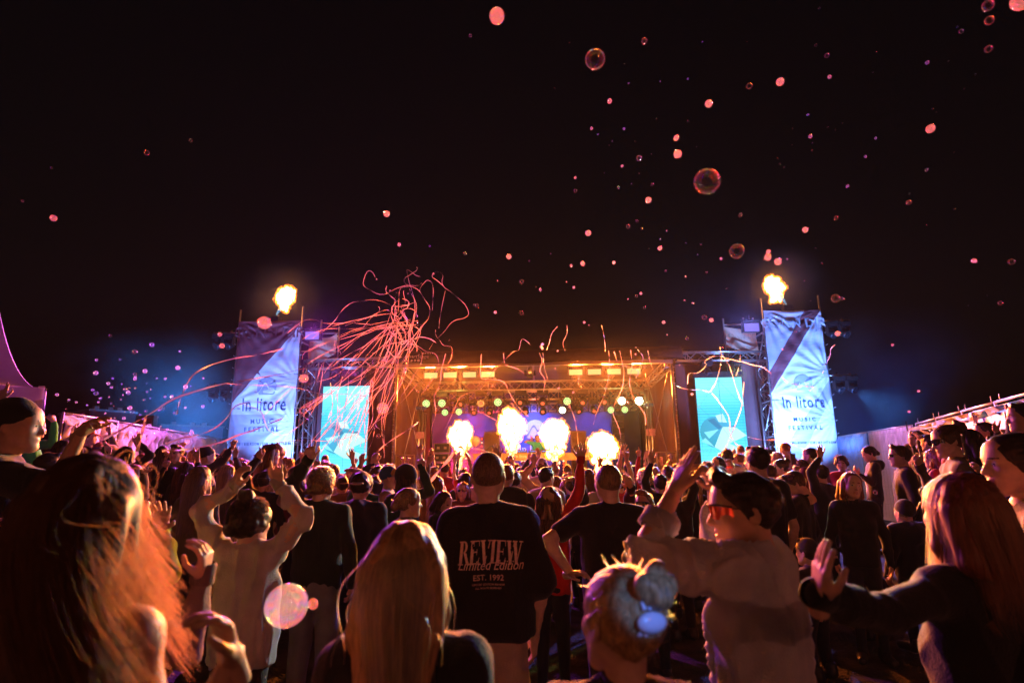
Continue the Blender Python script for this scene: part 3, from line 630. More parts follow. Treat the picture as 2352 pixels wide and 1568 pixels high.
# ---- wings: dark drape wall, box truss, LED screen
def led_screen(u0, u1, w0, w1, label):
    W, H = u1 - u0, w1 - w0
    root = empty('led_screen', mat=ST_at((u0 + u1) / 2, -.2, w0), label=label, cat='screen', group='upright LED screens beside the stage')
    MB().box((0, .06, H / 2), (W + .04, .1, H + .04)).box((0, .05, H + .1), (W + .1, .16, .16)).build('housing', M_BLK, root)
    m = bpy.data.materials.new('led_display'); m.use_nodes = True; nt = m.node_tree; nt.nodes.clear(); e = N(nt, 'ShaderNodeEmission'); o = N(nt, 'ShaderNodeOutputMaterial'); tc = N(nt, 'ShaderNodeTexCoord'); sp = N(nt, 'ShaderNodeSeparateXYZ')
    nt.links.new(tc.outputs['Object'], sp.inputs[0])
    mm = N(nt, 'ShaderNodeMath', operation='MULTIPLY'); mm.inputs[1].default_value = 15 / H * 2.1; nt.links.new(sp.outputs[2], mm.inputs[0])
    fr = N(nt, 'ShaderNodeMath', operation='FRACT'); nt.links.new(mm.outputs[0], fr.inputs[0])
    cr = N(nt, 'ShaderNodeValToRGB'); cr.color_ramp.elements[0].color = (.12, .62, .78, 1); cr.color_ramp.elements[1].color = (.02, .36, .62, 1); nt.links.new(fr.outputs[0], cr.inputs[0])
    mr = N(nt, 'ShaderNodeMapRange'); mr.inputs[1].default_value = 0; mr.inputs[2].default_value = H; nt.links.new(sp.outputs[2], mr.inputs[0])
    c2 = N(nt, 'ShaderNodeValToRGB'); c2.color_ramp.elements[0].color = (.14, .72, .86, 1); c2.color_ramp.elements[1].color = (.2, .82, .9, 1); q = c2.color_ramp.elements.new(.5); q.color = (.02, .38, .56, 1); q = c2.color_ramp.elements.new(.66); q.color = (.04, .45, .62, 1); q = c2.color_ramp.elements.new(.9); q.color = (.22, .8, .86, 1)
    nt.links.new(mr.outputs[0], c2.inputs[0]); mx = N(nt, 'ShaderNodeMix', data_type='RGBA'); mx.inputs[0].default_value = .38; nt.links.new(c2.outputs[0], mx.inputs[6]); nt.links.new(cr.outputs[0], mx.inputs[7]); nt.links.new(mx.outputs[2], e.inputs[0]); e.inputs[1].default_value = 1.85; nt.links.new(e.outputs[0], o.inputs[0])
    MB().poly([(-W / 2, 0, 0), (W / 2, 0, 0), (W / 2, 0, H), (-W / 2, 0, H)]).build('display', m, root)
    pt = lambda x, y: (-W / 2 + x * W, -.004, H * (1 - y))
    lt = emit('led_pale', (.5, .95, .95), 1.15); lm2 = emit('led_mid', (.2, .75, .86), 1.3); dk = emit('led_teal', (.01, .24, .4), 1.0)
    g = MB()
    g.add([pt(.35 + .33 * math.cos(t), .6 + .33 * W / H * math.sin(t)) for t in np.linspace(0, 6.28, 33)[:-1]], [tuple(range(32))]); g.build('graphic_disc', emit('led_deep', (.03, .42, .6), 1.1), root)
    P2 = lambda L_: [(p[0], -.008, p[2]) for p in (pt(*q) for q in L_)]
    MB().poly(P2([(.5, .545), (.78, .55), (1, .64), (.62, .725), (.98, .81), (.77, .85), (.52, .83), (.3, .76)])).poly(P2([(.37, .42), (.53, .40), (.61, .5), (.43, .49)])).build('graphic_arrow', lt, root)
    MB().poly(P2([(.1, .6), (.42, .57), (.2, .67)])).poly(P2([(.02, .7), (.3, .76), (.12, .66)])).build('graphic_shard', lm2, root)
    MB().poly(P2([(.2, .47), (.34, .45), (.5, .545), (.42, .575)])).poly(P2([(.62, .55), (.8, .52), (.78, .55)])).build('graphic_shadow', dk, root)
    ln = MB(); nodes = [(.5, .035), (.03, .32), (.96, .31), (.05, .93), (.95, .92), (.5, .55)]
    for a_, c_ in ((0, 1), (0, 2), (1, 5), (2, 5), (0, 5), (3, 5), (4, 5), (1, 3), (2, 4)):
        A, B = Vector(pt(*nodes[a_])), Vector(pt(*nodes[c_])); A.y = B.y = -.011; ln.bar(A, B, .016, .002)
    ln.build('graphic_line', emit('led_line', (.03, .42, .58), 1), root)
    for n_ in nodes[:5]: MB().lathe([(.02, 0), (.05, 0)], 12, Matrix.Translation(Vector(pt(*n_)) + Vector((0, -.013, 0))) @ Matrix.Rotation(R_(90), 4, 'X')).build('graphic_node', emit('led_ring', (.2, .75, .85), 1), root)
    seam = MB()
    seam.box((0, -.003, H / 2), (.006, .002, H))
    for k in range(1, 5): seam.box((0, -.003, H * k / 5), (W, .002, .005))
    seam.build('seam', M_BLK, root)
    return root
led_screen(-6.33, -4.92, 1.6, 4.16, 'cyan glowing LED screen left of the stage'); led_screen(4.76, 6.1, 1.6, 4.23, 'cyan glowing LED screen right of the stage')
for sg, nm in ((-1, 'left'), (1, 'right')):
    wd = empty('wing_drape', mat=ST, label=f'dark maroon cloth wall behind the {nm} LED screen', cat='curtain', group='dark cloth walls beside the stage')
    ph = sg * 2.0
    for k in range(3):
        def wf(U, V, k=k): 
            x = sg * (4.28 + (k + U) * .9); return np.stack([x, .12 + .04 * np.sin(x * 7 + V * 3 + ph) + .03 * np.sin(x * 17 - V * 5) * (1 - V) - .04 * np.sin(V * 3), .2 + 4.5 * V], 1)
        link_mesh('cloth_panel', grid_mesh('cloth_panel', wf, 24, 24, M_DRAPE), wd)
    truss('wing_truss', (sg * 7.0, -.05, 4.86), (sg * 4.3, -.05, 4.9), f'horizontal box truss above the {nm} dark cloth wall', .26)
    truss('tower_truss', (sg * 6.83, -.1, .3), (sg * 6.83, -.1, 4.7), f'upright box truss between {nm} cloth wall and banner tower', .3)
    for k, u in enumerate((5.15, 6.0)):
        moving_head(0, 0, 0, f'dark lamp hanging above the {nm} LED screen, {"inner" if k == 0 else "outer"} one', M_LDRK, 40 * sg, 60, .9, False, mat=ST_at(sg * u, -.15, 4.72), group='unlit lamps above the screens')
# ---- banner towers
def banner_mat(name, lines, base=(.72, .74, .8), dark=(.17, .05, .06), mid=(.42, .43, .5)):
    """printed diagonals: each line (a,b,c,colour) fills where a*x+b*z>c"""
    m, nt, bs = nodes_mat(name); bs.inputs['Roughness'].default_value = .6; tc = N(nt, 'ShaderNodeTexCoord'); sp = N(nt, 'ShaderNodeSeparateXYZ'); nt.links.new(tc.outputs['Object'], sp.inputs[0]); prev = None
    for conds, col in lines:
        mask = None
        for (a, b_, c) in conds:
            m1 = N(nt, 'ShaderNodeMath', operation='MULTIPLY'); m1.inputs[1].default_value = a; nt.links.new(sp.outputs[0], m1.inputs[0])
            m2 = N(nt, 'ShaderNodeMath', operation='MULTIPLY_ADD'); m2.inputs[1].default_value = b_; nt.links.new(sp.outputs[2], m2.inputs[0]); nt.links.new(m1.outputs[0], m2.inputs[2])
            g = N(nt, 'ShaderNodeMath', operation='GREATER_THAN'); g.inputs[1].default_value = c; nt.links.new(m2.outputs[0], g.inputs[0])
            if mask is None: mask = g
            else: mu = N(nt, 'ShaderNodeMath', operation='MULTIPLY'); nt.links.new(mask.outputs[0], mu.inputs[0]); nt.links.new(g.outputs[0], mu.inputs[1]); mask = mu
        mx = N(nt, 'ShaderNodeMix', data_type='RGBA'); mx.inputs[7].default_value = (*{'d': dark, 'm': mid, 'w': base}[col], 1)
        if prev is None: mx.inputs[6].default_value = (*base, 1)
        else: nt.links.new(prev.outputs[2], mx.inputs[6])
        nt.links.new(mask.outputs[0], mx.inputs[0]); prev = mx
    nt.links.new(prev.outputs[2], bs.inputs['Base Color']); tr = N(nt, 'ShaderNodeBsdfTranslucent'); nt.links.new(prev.outputs[2], tr.inputs[0]); ms = N(nt, 'ShaderNodeMixShader'); ms.inputs[0].default_value = .2
    nt.links.new(bs.outputs[0], ms.inputs[1]); nt.links.new(tr.outputs[0], ms.inputs[2]); nt.links.new(ms.outputs[0], nt.nodes['Material Output'].inputs[0])
    ns = N(nt, 'ShaderNodeTexNoise'); ns.inputs['Scale'].default_value = 4; ns.inputs['Detail'].default_value = 5; mp = N(nt, 'ShaderNodeMapping'); mp.inputs['Scale'].default_value = (1, 1, 5); nt.links.new(tc.outputs['Object'], mp.inputs[0]); nt.links.new(mp.outputs[0], ns.inputs['Vector']); bp = N(nt, 'ShaderNodeBump'); bp.inputs['Strength'].default_value = .35; bp.inputs['Distance'].default_value = .04
    nt.links.new(ns.outputs['Fac'], bp.inputs['Height']); nt.links.new(bp.outputs[0], bs.inputs['Normal'])
    return m
def line2(x0, z0, x1, z1):  # half plane to the left of p0->p1 as a,b,c
    a, b_ = -(z1 - z0), (x1 - x0); return (a, b_, a * x0 + b_ * z0)
def tower(sg, u0, u1, ztop, nm):
    W = u1 - u0; uc = (u0 + u1) / 2; zb = .7; H = ztop - zb
    tw_ = empty('scaffold_tower', mat=ST_at(uc, .35, .3), label=f'{nm} scaffolding tower carrying the tall festival banner', cat='scaffold', group='scaffold towers')
    pos = [(-W / 2, -.9), (W / 2, -.9), (W / 2, .6), (-W / 2, .6)]
    for k, (x, y) in enumerate(pos): MB().tube([(x, y, -.2), (x, y, ztop + (.08, .14, .1, -.1)[k] + .0)], .026, 8).build('standard', M_STEEL, tw_, smooth=True)
    for z in np.arange(1.2, ztop, 1.0):
        for k in range(4):
            p, q = pos[k], pos[(k + 1) % 4]; MB().tube([(p[0], p[1], z), (q[0], q[1], z)], .024, 6).build('ledger', M_STEEL, tw_, smooth=True)
    for z in (1.2, 3.2):
        for k in (1, 3): p, q = pos[k], pos[(k + 1) % 4]; MB().tube([(p[0], p[1], z), (q[0], q[1], z + 2)], .022, 6).build('brace', M_STEEL, tw_, smooth=True)
    bn = empty('banner', mat=ST_at(uc, -.6, zb), label=f'tall white banner with diagonal print on the {nm} scaffold tower', cat='banner', group='festival banners on the towers')
    rs = np.random.default_rng(5 + sg)
    ties = [(-W / 2, H, 9, .05), (W / 2, H, 11, .05), (-W / 2, H * .55, 7, .03), (W / 2, H * .66, 8, .035), (W / 2, H * .42, 9, .035), (-W / 2, H * .25, 6, .02)]
    def surf(x, z):
        y = .012 * np.sin(z * 9 + 1.5 * np.sin(x * 2 + z)) + .02 * np.sin(x * 3 + z * 1.3)
        for tx, tz, f_, a_ in ties:
            dx, dz = x - tx, z - tz; r_ = np.sqrt(dx * dx + dz * dz) + .05; y = y + a_ * np.exp(-r_ / .9) * np.cos(f_ * 2.2 * np.arctan2(dz, dx) + 1.3 * tx) * np.minimum(r_ * 2, 1)
        return y
    def bf(U, V): x = -W / 2 + .02 + U * (W - .04); z = V * H; z = z - .02 * np.abs(np.sin(U * 9)) * (V > .98); return np.stack([x, surf(x, z), z], 1)
    zf = lambda f_: H * (1 - f_); hw = W / 2
    if sg < 0: lines = [([line2(-hw, zf(.46), hw, zf(.02))], 'd'), ([line2(hw * .3, zf(.36), hw * 1.2, zf(.46)), line2(hw * 1.2, zf(.7), hw * .1, zf(.38))], 'd'), ([line2(-hw, zf(.92), hw, zf(.46)), (0, -1, -zf(.52)), ], 'm')]
    else: lines = [([line2(-hw, zf(.45), hw, zf(.0)), ], 'w'), ([line2(-hw, zf(.42), hw * .95, zf(-.06))], 'm'), ([(lambda l: (-l[0], -l[1], -l[2]))(line2(-hw, zf(.34), hw * .8, zf(-.08))), line2(-hw, zf(.45), hw, zf(.0))], 'd'), ([line2(-hw, zf(.97), hw, zf(.46)), (lambda l: (-l[0], -l[1], -l[2]))(line2(-hw, zf(.78), hw, zf(.38))), ], 'm')]
    link_mesh('cloth', grid_mesh('cloth', bf, 60, 120, banner_mat('banner_print', lines)), bn)
    pl = lambda ox, oz: (lambda x, z: np.stack([x + ox, surf(x + ox, z + oz) - .016, z + oz], 1))
    k = W / 1.95; ox = .03 if sg < 0 else .02
    z1 = zf(.50 if sg < 0 else .525)
    text_obj('lettering', 'In litore', .39 * k, M_INK, bn, pl(ox, z1), sx=.68, spacing=1.12, bold=.008)
    text_obj('lettering', 'MUSIC', .135 * k, M_INK, bn, pl(ox - .02, z1 - .38), spacing=1.55, sx=.95, bold=.02); text_obj('lettering', 'FESTIVAL', .135 * k, M_INK, bn, pl(ox - .02, z1 - .61), spacing=1.55, sx=.95, bold=.02)
    text_obj('lettering', 'HOUSE | BIG ROOM | EDM | MAINSTREAM', .078 * k, M_INK, bn, pl(ox, z1 - 1.0), spacing=1.15, sx=.78, bold=.015)
    text_obj('lettering', 'GÖNN DIR', .34 * k, pbr('faint_print' + nm, (.19, .07, .085) if sg < 0 else (.52, .53, .6), .6), bn, pl(0, H - .52), sx=.92, bold=.02)
    emblem(bn, 0, 0, .30 * k, 0, M_GREYP, pbr('pale_print', (.72, .74, .8), .6), place=pl(ox + .05, z1 + .68))
    # tan cloth on the inner face, flood lamp on top, lamp bars outside
    fl = empty('tower_cloth', mat=ST_at(uc - sg * (W / 2 + .45), .1, 4.9), label=f'tan printed cloth tied to the inner side of the {nm} tower', cat='cloth', group='tan cloths on the towers')
    def ff(U, V): x = -.45 + .9 * U; return np.stack([x, .05 * np.sin(x * 9 + V * 6) - .1 * U, V * .95 - .3 * (1 - V) * (U if sg < 0 else 1 - U) * -1 - .12 * np.sin(U * 3.1) * V], 1)
    link_mesh('cloth', grid_mesh('cloth', ff, 24, 20, fabric('tan_cloth', (.55, .36, .22), .2)), fl)
    text_obj('lettering', 'GÖNN DIR', .16, pbr('tan_print', (.33, .18, .1), .7), fl, lambda x, z: np.stack([x, .05 * np.sin(x * 9 + 3) - .1 * (x / .9 + .5) - .03, z + .52], 1), sx=.8)
    fr = MB()
    for x in (-.45, .45): fr.tube([(x, .06, -.5), (x, .06, 1.2)], .024, 6)
    fr.tube([(-.45, .06, 1.0), (.45, .06, 1.0)], .022, 6).tube([(-.45, .06, -.1), (.45, .06, .95)], .02, 6).build('frame', M_STEEL, fl)
    flood(uc - sg * (W / 2 + .30), -.45, ztop - .45, f'violet glowing flood lamp on the inner top of the {nm} tower', .42, .24, emit('violet_glass', (.26, .2, .9), .9), group='violet tower flood lamps')
    for q, (zz, lb) in enumerate(((ztop - .28, 'top'), (ztop - 1.9, 'lower'))):
        bar_ = empty('lamp_bar', mat=ST_at(uc + sg * (W / 2 + .42), -.3, zz), label=f'{lb} steel lamp bar sticking out of the {nm} tower', cat='pole', group='lamp bars on the towers')
        MB().tube([(-.5, 0, 0), (.5, 0, 0)], .026, 8).build('pipe', M_STEEL, bar_, smooth=True)
        for c_ in (-.05, .3): MB().box((sg * c_, 0, 0), (.06, .08, .08)).build('clamp', M_STEEL, bar_)
        for h_, dx in ((0, -.05), (1, .32)):
            moving_head(0, 0, 0, f'{("inner", "outer")[h_]} unlit lamp hanging from the {lb} bar of the {nm} tower', M_LDRK, 30 * sg, 35, .95, True, mat=ST_at(uc + sg * (W / 2 + .42 + dx), -.3, zz - .05), group='unlit lamps on the tower bars')
    cl = MB()
    for k_ in range(14):
        for x in (-hw - .02, hw + .02): cl.tube([(x, 0, .4 + k_ * .36), (x + .06 * np.sign(x), .02, .43 + k_ * .36)], .006, 4)
    cl.build('tie', M_WHITEP, bn)
    return bn
tower(-1, -8.93, -6.98, 6.15, 'left'); tower(1, 6.75, 8.42, 6.12, 'right')
# ---- fences
def fence(p, q, h, label, cloth_mats, n_pan, group, zf, fold=.05, seed=0, mesh_grid=False, cat='fence', spikes=False):
    """panels of cloth on a steel frame from p to q (ground points)"""
    p, q = Vector(p), Vector(q); L = (q - p).length; t = (q - p).normalized(); ang = math.atan2(t.y, t.x)
    root = empty('fence', mat=Matrix.Translation(p) @ Matrix.Rotation(ang, 4, 'Z'), label=label, cat=cat, group=group); inv = root.matrix_world.inverted(); pw = L / n_pan; rs = np.random.default_rng(seed)
    zl = lambda x: zf(x / L)
    for k in range(n_pan):
        x0 = k * pw + .03; x1 = (k + 1) * pw - .03; ph = rs.uniform(0, 6)
        def ff(U, V):
            x = x0 + U * (x1 - x0); fo = fold * (np.sin(x * 9 + ph + 2.5 * np.sin(V * 2 + x)) * (.25 + .75 * V) * .5 + .5 * np.sin(x * 23 + 4 * V + ph) * V ** 2)
            for tx in np.linspace(0, 1, 5): fo = fo + fold * 1.2 * np.exp(-(((U - tx) * 3.2) ** 2 + ((1 - V) * 2.2) ** 2)) * np.cos(8 * np.arctan2(1 - V, (U - tx) + .001))
            return np.stack([x, fo, zl(x) + V * h], 1)
        cm = cloth_mats[k % len(cloth_mats)]
        link_mesh('cloth_panel', grid_mesh('cloth_panel', ff, int(14 + pw * 10), 22, cm), root)
        for xp in (x0 - .02, x1 + .02): MB().tube([(xp, .05, zl(xp) - .05), (xp, .05, zl(xp) + h + .03)], .021, 6).build('post', M_STEEL, root, smooth=True)
        MB().tube([(x0, .05, zl(x0) + h + .015), (x1, .05, zl(x1) + h + .015)], .021, 6).build('top_rail', M_STEEL, root, smooth=True)
        if spikes:
            for x in np.linspace(x0 + .15, x1 - .1, max(2, int(pw / .55))): MB().tube([(x, .05, zl(x) + h), (x - .01, .05, zl(x) + h + .12)], .006, 4).build('cable_tie', M_WHITEP, root)
        if mesh_grid:
            g = MB()
            for x in np.arange(x0 + .13, x1, .13): g.tube([(x, -.03, zl(x) + .1), (x, -.03, zl(x) + h)], .003, 4, cap=False)
            for z in np.arange(.4, h, .4): g.tube([(x0, -.03, zl(x0) + z), (x1, -.03, zl(x1) + z)], .004, 4, cap=False)
            g.build('wire_mesh', M_STEEL, root)
    return root, zl, L
def gp(px, d, py=1100):  # ground point under picture column px at depth d
    v = at(px, py, d); return Vector((v.x, v.y, 0))
M_FW = fabric('white_fence_cloth', (.66, .6, .64), .25)
pA, pB = gp(128, 9.5), gp(540, 17.5); zA, zB = at(128, 946, 9.5).z, at(540, 1014, 17.5).z; FH = 2.1
froot, fzl, fL = fence(pA, pB, FH, 'white cloth covered fence running from the tent to the left tower', [M_FW], 5, 'cloth fences', lambda t: zA + (zB - zA) * t - FH, .045, 3)
stp = MB(); t0, t1 = .52, .95
sx0, sx1 = fL * t0, fL * t1
MB().add([(sx0, -.09, fzl(sx0) + 1.0), (sx1, -.09, fzl(sx1) + 1.0), (sx1, -.09, fzl(sx1) + 1.22), (sx0, -.09, fzl(sx0) + 1.22)], [(0, 1, 2, 3)]).build('blue_stripe', pbr('blue_print', (.05, .16, .4), .6), froot)
MB().add([(sx0, -.10, fzl(sx0) - .4), (sx0 + 1.75, -.10, fzl(sx0) - .4), (sx0 + 1.75, -.10, fzl(sx0) + .82), (sx0, -.10, fzl(sx0) + .9)], [(0, 1, 2, 3)]).build('blue_panel', pbr('blue_print', (.05, .16, .4), .6), froot)
text_obj('lettering', 'BRA', .62, pbr('pale_blue_print', (.45, .5, .66), .6), froot, lambda x, z: np.stack([x + sx0 + .9, np.full_like(x, -.115), z + fzl(sx0 + .9) + .1], 1), bold=.03)
pA, pB = gp(1924, 15.8), gp(2112, 12.2); zA2, zB2 = at(1924, 1005, 15.8).z, at(2112, 975, 12.2).z
fence(pA, pB, 2.1, 'pale sheeted mesh fence right of the right banner tower', [fabric('blue_lit_fence_cloth', (.28, .42, .62), .2), fabric('pink_lit_fence_cloth', (.66, .58, .66), .2)], 2, 'cloth fences', lambda t: zA2 + (zB2 - zA2) * t - 2.1, .012, 8, mesh_grid=True)  # white sheeting with the blue and pink light put into its colour
pC = gp(2420, 7.0); zC = at(2420, 893, 7.0).z; pB3 = gp(2118, 12.0); zB3 = at(2118, 973, 12.0).z
foil = pbr('tan_foil', (.34, .28, .2), .3, .25, .25, 3, .2, 12)
m, nt, b = nodes_mat('crumpled_sheet'); tc = N(nt, 'ShaderNodeTexCoord'); ns = N(nt, 'ShaderNodeTexNoise'); ns.inputs['Scale'].default_value = 1.7; ns.inputs['Detail'].default_value = 3; ns.inputs['Distortion'].default_value = 1.2; cr = N(nt, 'ShaderNodeValToRGB')
cr.color_ramp.interpolation = 'EASE'; cr.color_ramp.elements[0].color = (.12, .13, .08, 1); cr.color_ramp.elements[0].position = .36; cr.color_ramp.elements[1].color = (.36, .29, .2, 1); cr.color_ramp.elements[1].position = .5; q = cr.color_ramp.elements.new(.62); q.color = (.06, .3, .5, 1)
nt.links.new(tc.outputs['Object'], ns.inputs['Vector']); nt.links.new(ns.outputs['Fac'], cr.inputs[0]); nt.links.new(cr.outputs[0], b.inputs['Base Color']); b.inputs['Roughness'].default_value = .38
f3, f3zl, f3L = fence(pB3, pC, 2.05, 'crumpled shiny tan and blue sheet fence along the right edge', [m], 4, 'cloth fences', lambda t: zB3 + (zC - zB3) * t - 2.05, .10, 5, spikes=True)
xw = f3L * .60; wp = pbr('pink_white_print', (.7, .58, .66), .6)
mbp = MB().add([(xw, -.18, f3zl(xw) + .75), (xw + 1.7, -.18, f3zl(xw + 1.7) + .75), (xw + 1.7, -.18, f3zl(xw + 1.7) + 1.85), (xw, -.18, f3zl(xw) + 1.8)], [(0, 1, 2, 3)]); mbp.build('white_poster', wp, f3)
for (dx, dz, rr_) in ((.75, 1.35, .18), (1.05, 1.0, .2), (1.35, .9, .16)):
    MB().lathe([(0, 0), (rr_, 0)], 20, Matrix.Translation((xw + dx, -.19, f3zl(xw + dx) + dz)) @ Matrix.Rotation(R_(90), 4, 'X') @ Matrix.Scale(1.25, 4, (0, 1, 0))).build('balloon_print', pbr('tan_print2', (.3, .25, .18), .6), f3)
# ---- pagoda tent at the left edge
TE = at(107, 893, 10.0); tz = TE.z
tent = empty('pagoda_tent', mat=Matrix.Translation((TE.x, TE.y, 0)) @ Matrix.Rotation(R_(39), 4, 'Z') @ Matrix.Translation((-1.14, 1.14, 0)), label='white pagoda tent with a swooping roof at the left edge', cat='tent'); TM = fabric('tent_canvas', (.7, .62, .66), .15, .5)
hw = 1.12
def roof(k):
    def f(U, V):
        s = (1 - V); prof = .1 + 2.5 * V ** 2.1; half = hw * s + .02; a = (U * 2 - 1) * half; e = half
        P_ = [(a, -e), (e, a), (-a, e), (-e, -a)][k]; return np.stack([P_[0] + 0 * a, P_[1] + 0 * a, tz - .08 + prof - .05 * np.cos(U * 6.28) * s], 1)
    return f
for k in range(4): link_mesh('roof_panel', grid_mesh('roof_panel', roof(k), 14, 26, TM), tent)
for k in range(4):
    def vf(U, V, k=k): a = (U * 2 - 1) * hw; e = hw + .02; P_ = [(a, -e), (e, a), (-a, e), (-e, -a)][k]; return np.stack([P_[0] + 0 * a, P_[1] + 0 * a, tz + .02 - (1 - V) * (.20 + .04 * np.abs(np.sin(U * 22)))], 1)
    link_mesh('valance', grid_mesh('valance', vf, 80, 4, TM), tent)
for sx in (-1, 1):
    for sy in (-1, 1): MB().box((sx * (hw - .05), sy * (hw - .05), tz / 2 + .1), (.09, .09, tz - .1)).build('pole', M_ALU, tent)
def cur(U, V): x = hw - .06 - .5 * U; return np.stack([x, -hw + .05 + .04 * np.sin(U * 30), .5 + (tz - .7) * V], 1)
link_mesh('curtain', grid_mesh('curtain', cur, 30, 6, TM), tent)
def cur2(U, V): x = -hw + 2 * hw * U; return np.stack([x, hw - .2 + .05 * np.sin(U * 60), .3 + (tz - .5) * V], 1)
link_mesh('curtain', grid_mesh('curtain', cur2, 90, 6, fabric('blue_curtain', (.06, .1, .4), .1)), tent)
# ---- food trucks behind the left fence
def truck(px0, px1, pyt, pyb, d, label, col, name='food_truck', words=None, cat='trailer', depth=2.2, front=False, wcol=(.6, .5, .5)):
    A, B = at(px0, pyt, d), at(px1, pyt + (px1 - px0) * .12, d * 1.06); W = (Vector((B.x, B.y)) - Vector((A.x, A.y))).length; H = 2.3; ang = math.atan2(B.y - A.y, B.x - A.x)
    root = empty(name, mat=Matrix.Translation((A.x, A.y, A.z - H - .4)) @ Matrix.Rotation(ang, 4, 'Z'), label=label, cat=cat, group='trailers and signs behind the fence')
    MB().box((W / 2, depth / 2, H / 2 + .4), (W, depth, H)).build('body', pbr('paint_' + name + str(px0), col, .4), root); MB().box((W / 2, depth / 2, H + .42), (W + .08, depth + .08, .06)).build('roof', M_STEEL, root)
    MB().box((W / 2, -.01, .7), (W * .96, .03, .3)).build('skirt', M_BLK, root)
    hh_ = MB().box((W * .5, -.02, 1.5), (W * .55, .03, .8)); hh_.build('hatch', pbr('hatch_dark', (.05, .02, .03), .3), root)
    for x in (.25 * W, .75 * W): MB().lathe([(0, -.1), (.3, -.1), (.33, 0), (.3, .1), (0, .1)], 16, Matrix.Translation((x, .15, .15)) @ Matrix.Rotation(R_(90), 4, 'X')).build('wheel', M_CABLE, root)
    for x in (.2, .5, .7): MB().box((W * x, .3, H + .5), (.14, .14, .12)).build('roof_vent', M_STEEL, root)
    if words: text_obj('lettering', words[0], words[1], pbr('sign_words', wcol, .5), root, lambda x, z: np.stack([x + W * words[2], np.full_like(x, -.03), z + H + .4 - words[3]], 1), align='CENTER')
    return root
truck(207, 312, 942, 985, 17, 'dark red food trailer showing above the left fence', (.22, .015, .02), words=('PIZZA', .17, .18, .45))
truck(372, 512, 977, 1010, 19, 'grey and purple trailer above the fence left of the banner tower', (.35, .28, .42), words=('FOOD', .16, .45, .42))
sg_ = at(311, 962, 16); root = empty('menu_sign', mat=Matrix.Translation((sg_.x, sg_.y, sg_.z - 1.2)), label='red lit bratwurst sign box beside the red trailer', cat='sign', group='trailers and signs behind the fence')
MB().box((.25, .12, .8), (.5, .2, 1.0)).build('box', M_STEEL, root); MB().box((.25, .01, .82), (.4, .02, .8)).build('panel', pbr('red_sign', (.4, .015, .015), .4), root); MB().tube([(.25, .12, -2.2), (.25, .12, .35)], .04, 8).build('post', M_STEEL, root)
text_obj('lettering', 'Bratwurst', .075, M_WHITEP, root, lambda x, z: np.stack([x + .25, np.full_like(x, -.006), z + .5], 1)); MB().lathe([(.05, 0), (.11, 0)], 14, Matrix.Translation((.25, -.008, .88)) @ Matrix.Rotation(R_(90), 4, 'X')).build('ring_print', M_WHITEP, root)
# ---- crowd barriers
def barrier(px, d, ang, label):
    g0 = gp(px, d); root = empty('crowd_barrier', mat=Matrix.Translation((g0.x, g0.y, float(ground_z(g0.x, 0)))) @ Matrix.Rotation(R_(ang), 4, 'Z'), label=label, cat='barrier', group='steel crowd barriers')
    MB().tube([(-1, 0, .1), (-1, 0, .95), (-.9, 0, 1.08), (.9, 0, 1.08), (1, 0, .95), (1, 0, .1)], .02, 8).tube([(-1, 0, .2), (1, 0, .2)], .016, 6).build('frame', M_STEEL, root, smooth=True)
    for x in np.linspace(-.88, .88, 16): MB().tube([(x, 0, .2), (x, 0, 1.07)], .008, 5).build('bar', M_STEEL, root, smooth=True)
    for x in (-.7, .7): MB().bar((x, -.3, .02), (x, .3, .02), .04).build('foot', M_STEEL, root)
barrier(345, 8.3, 70, 'steel crowd barrier end on by the left fence'); barrier(395, 9.6, 60, 'second steel crowd barrier behind the end on one by the left fence'); barrier(1905, 9.8, 15, 'steel crowd barrier in front of the right banner tower')
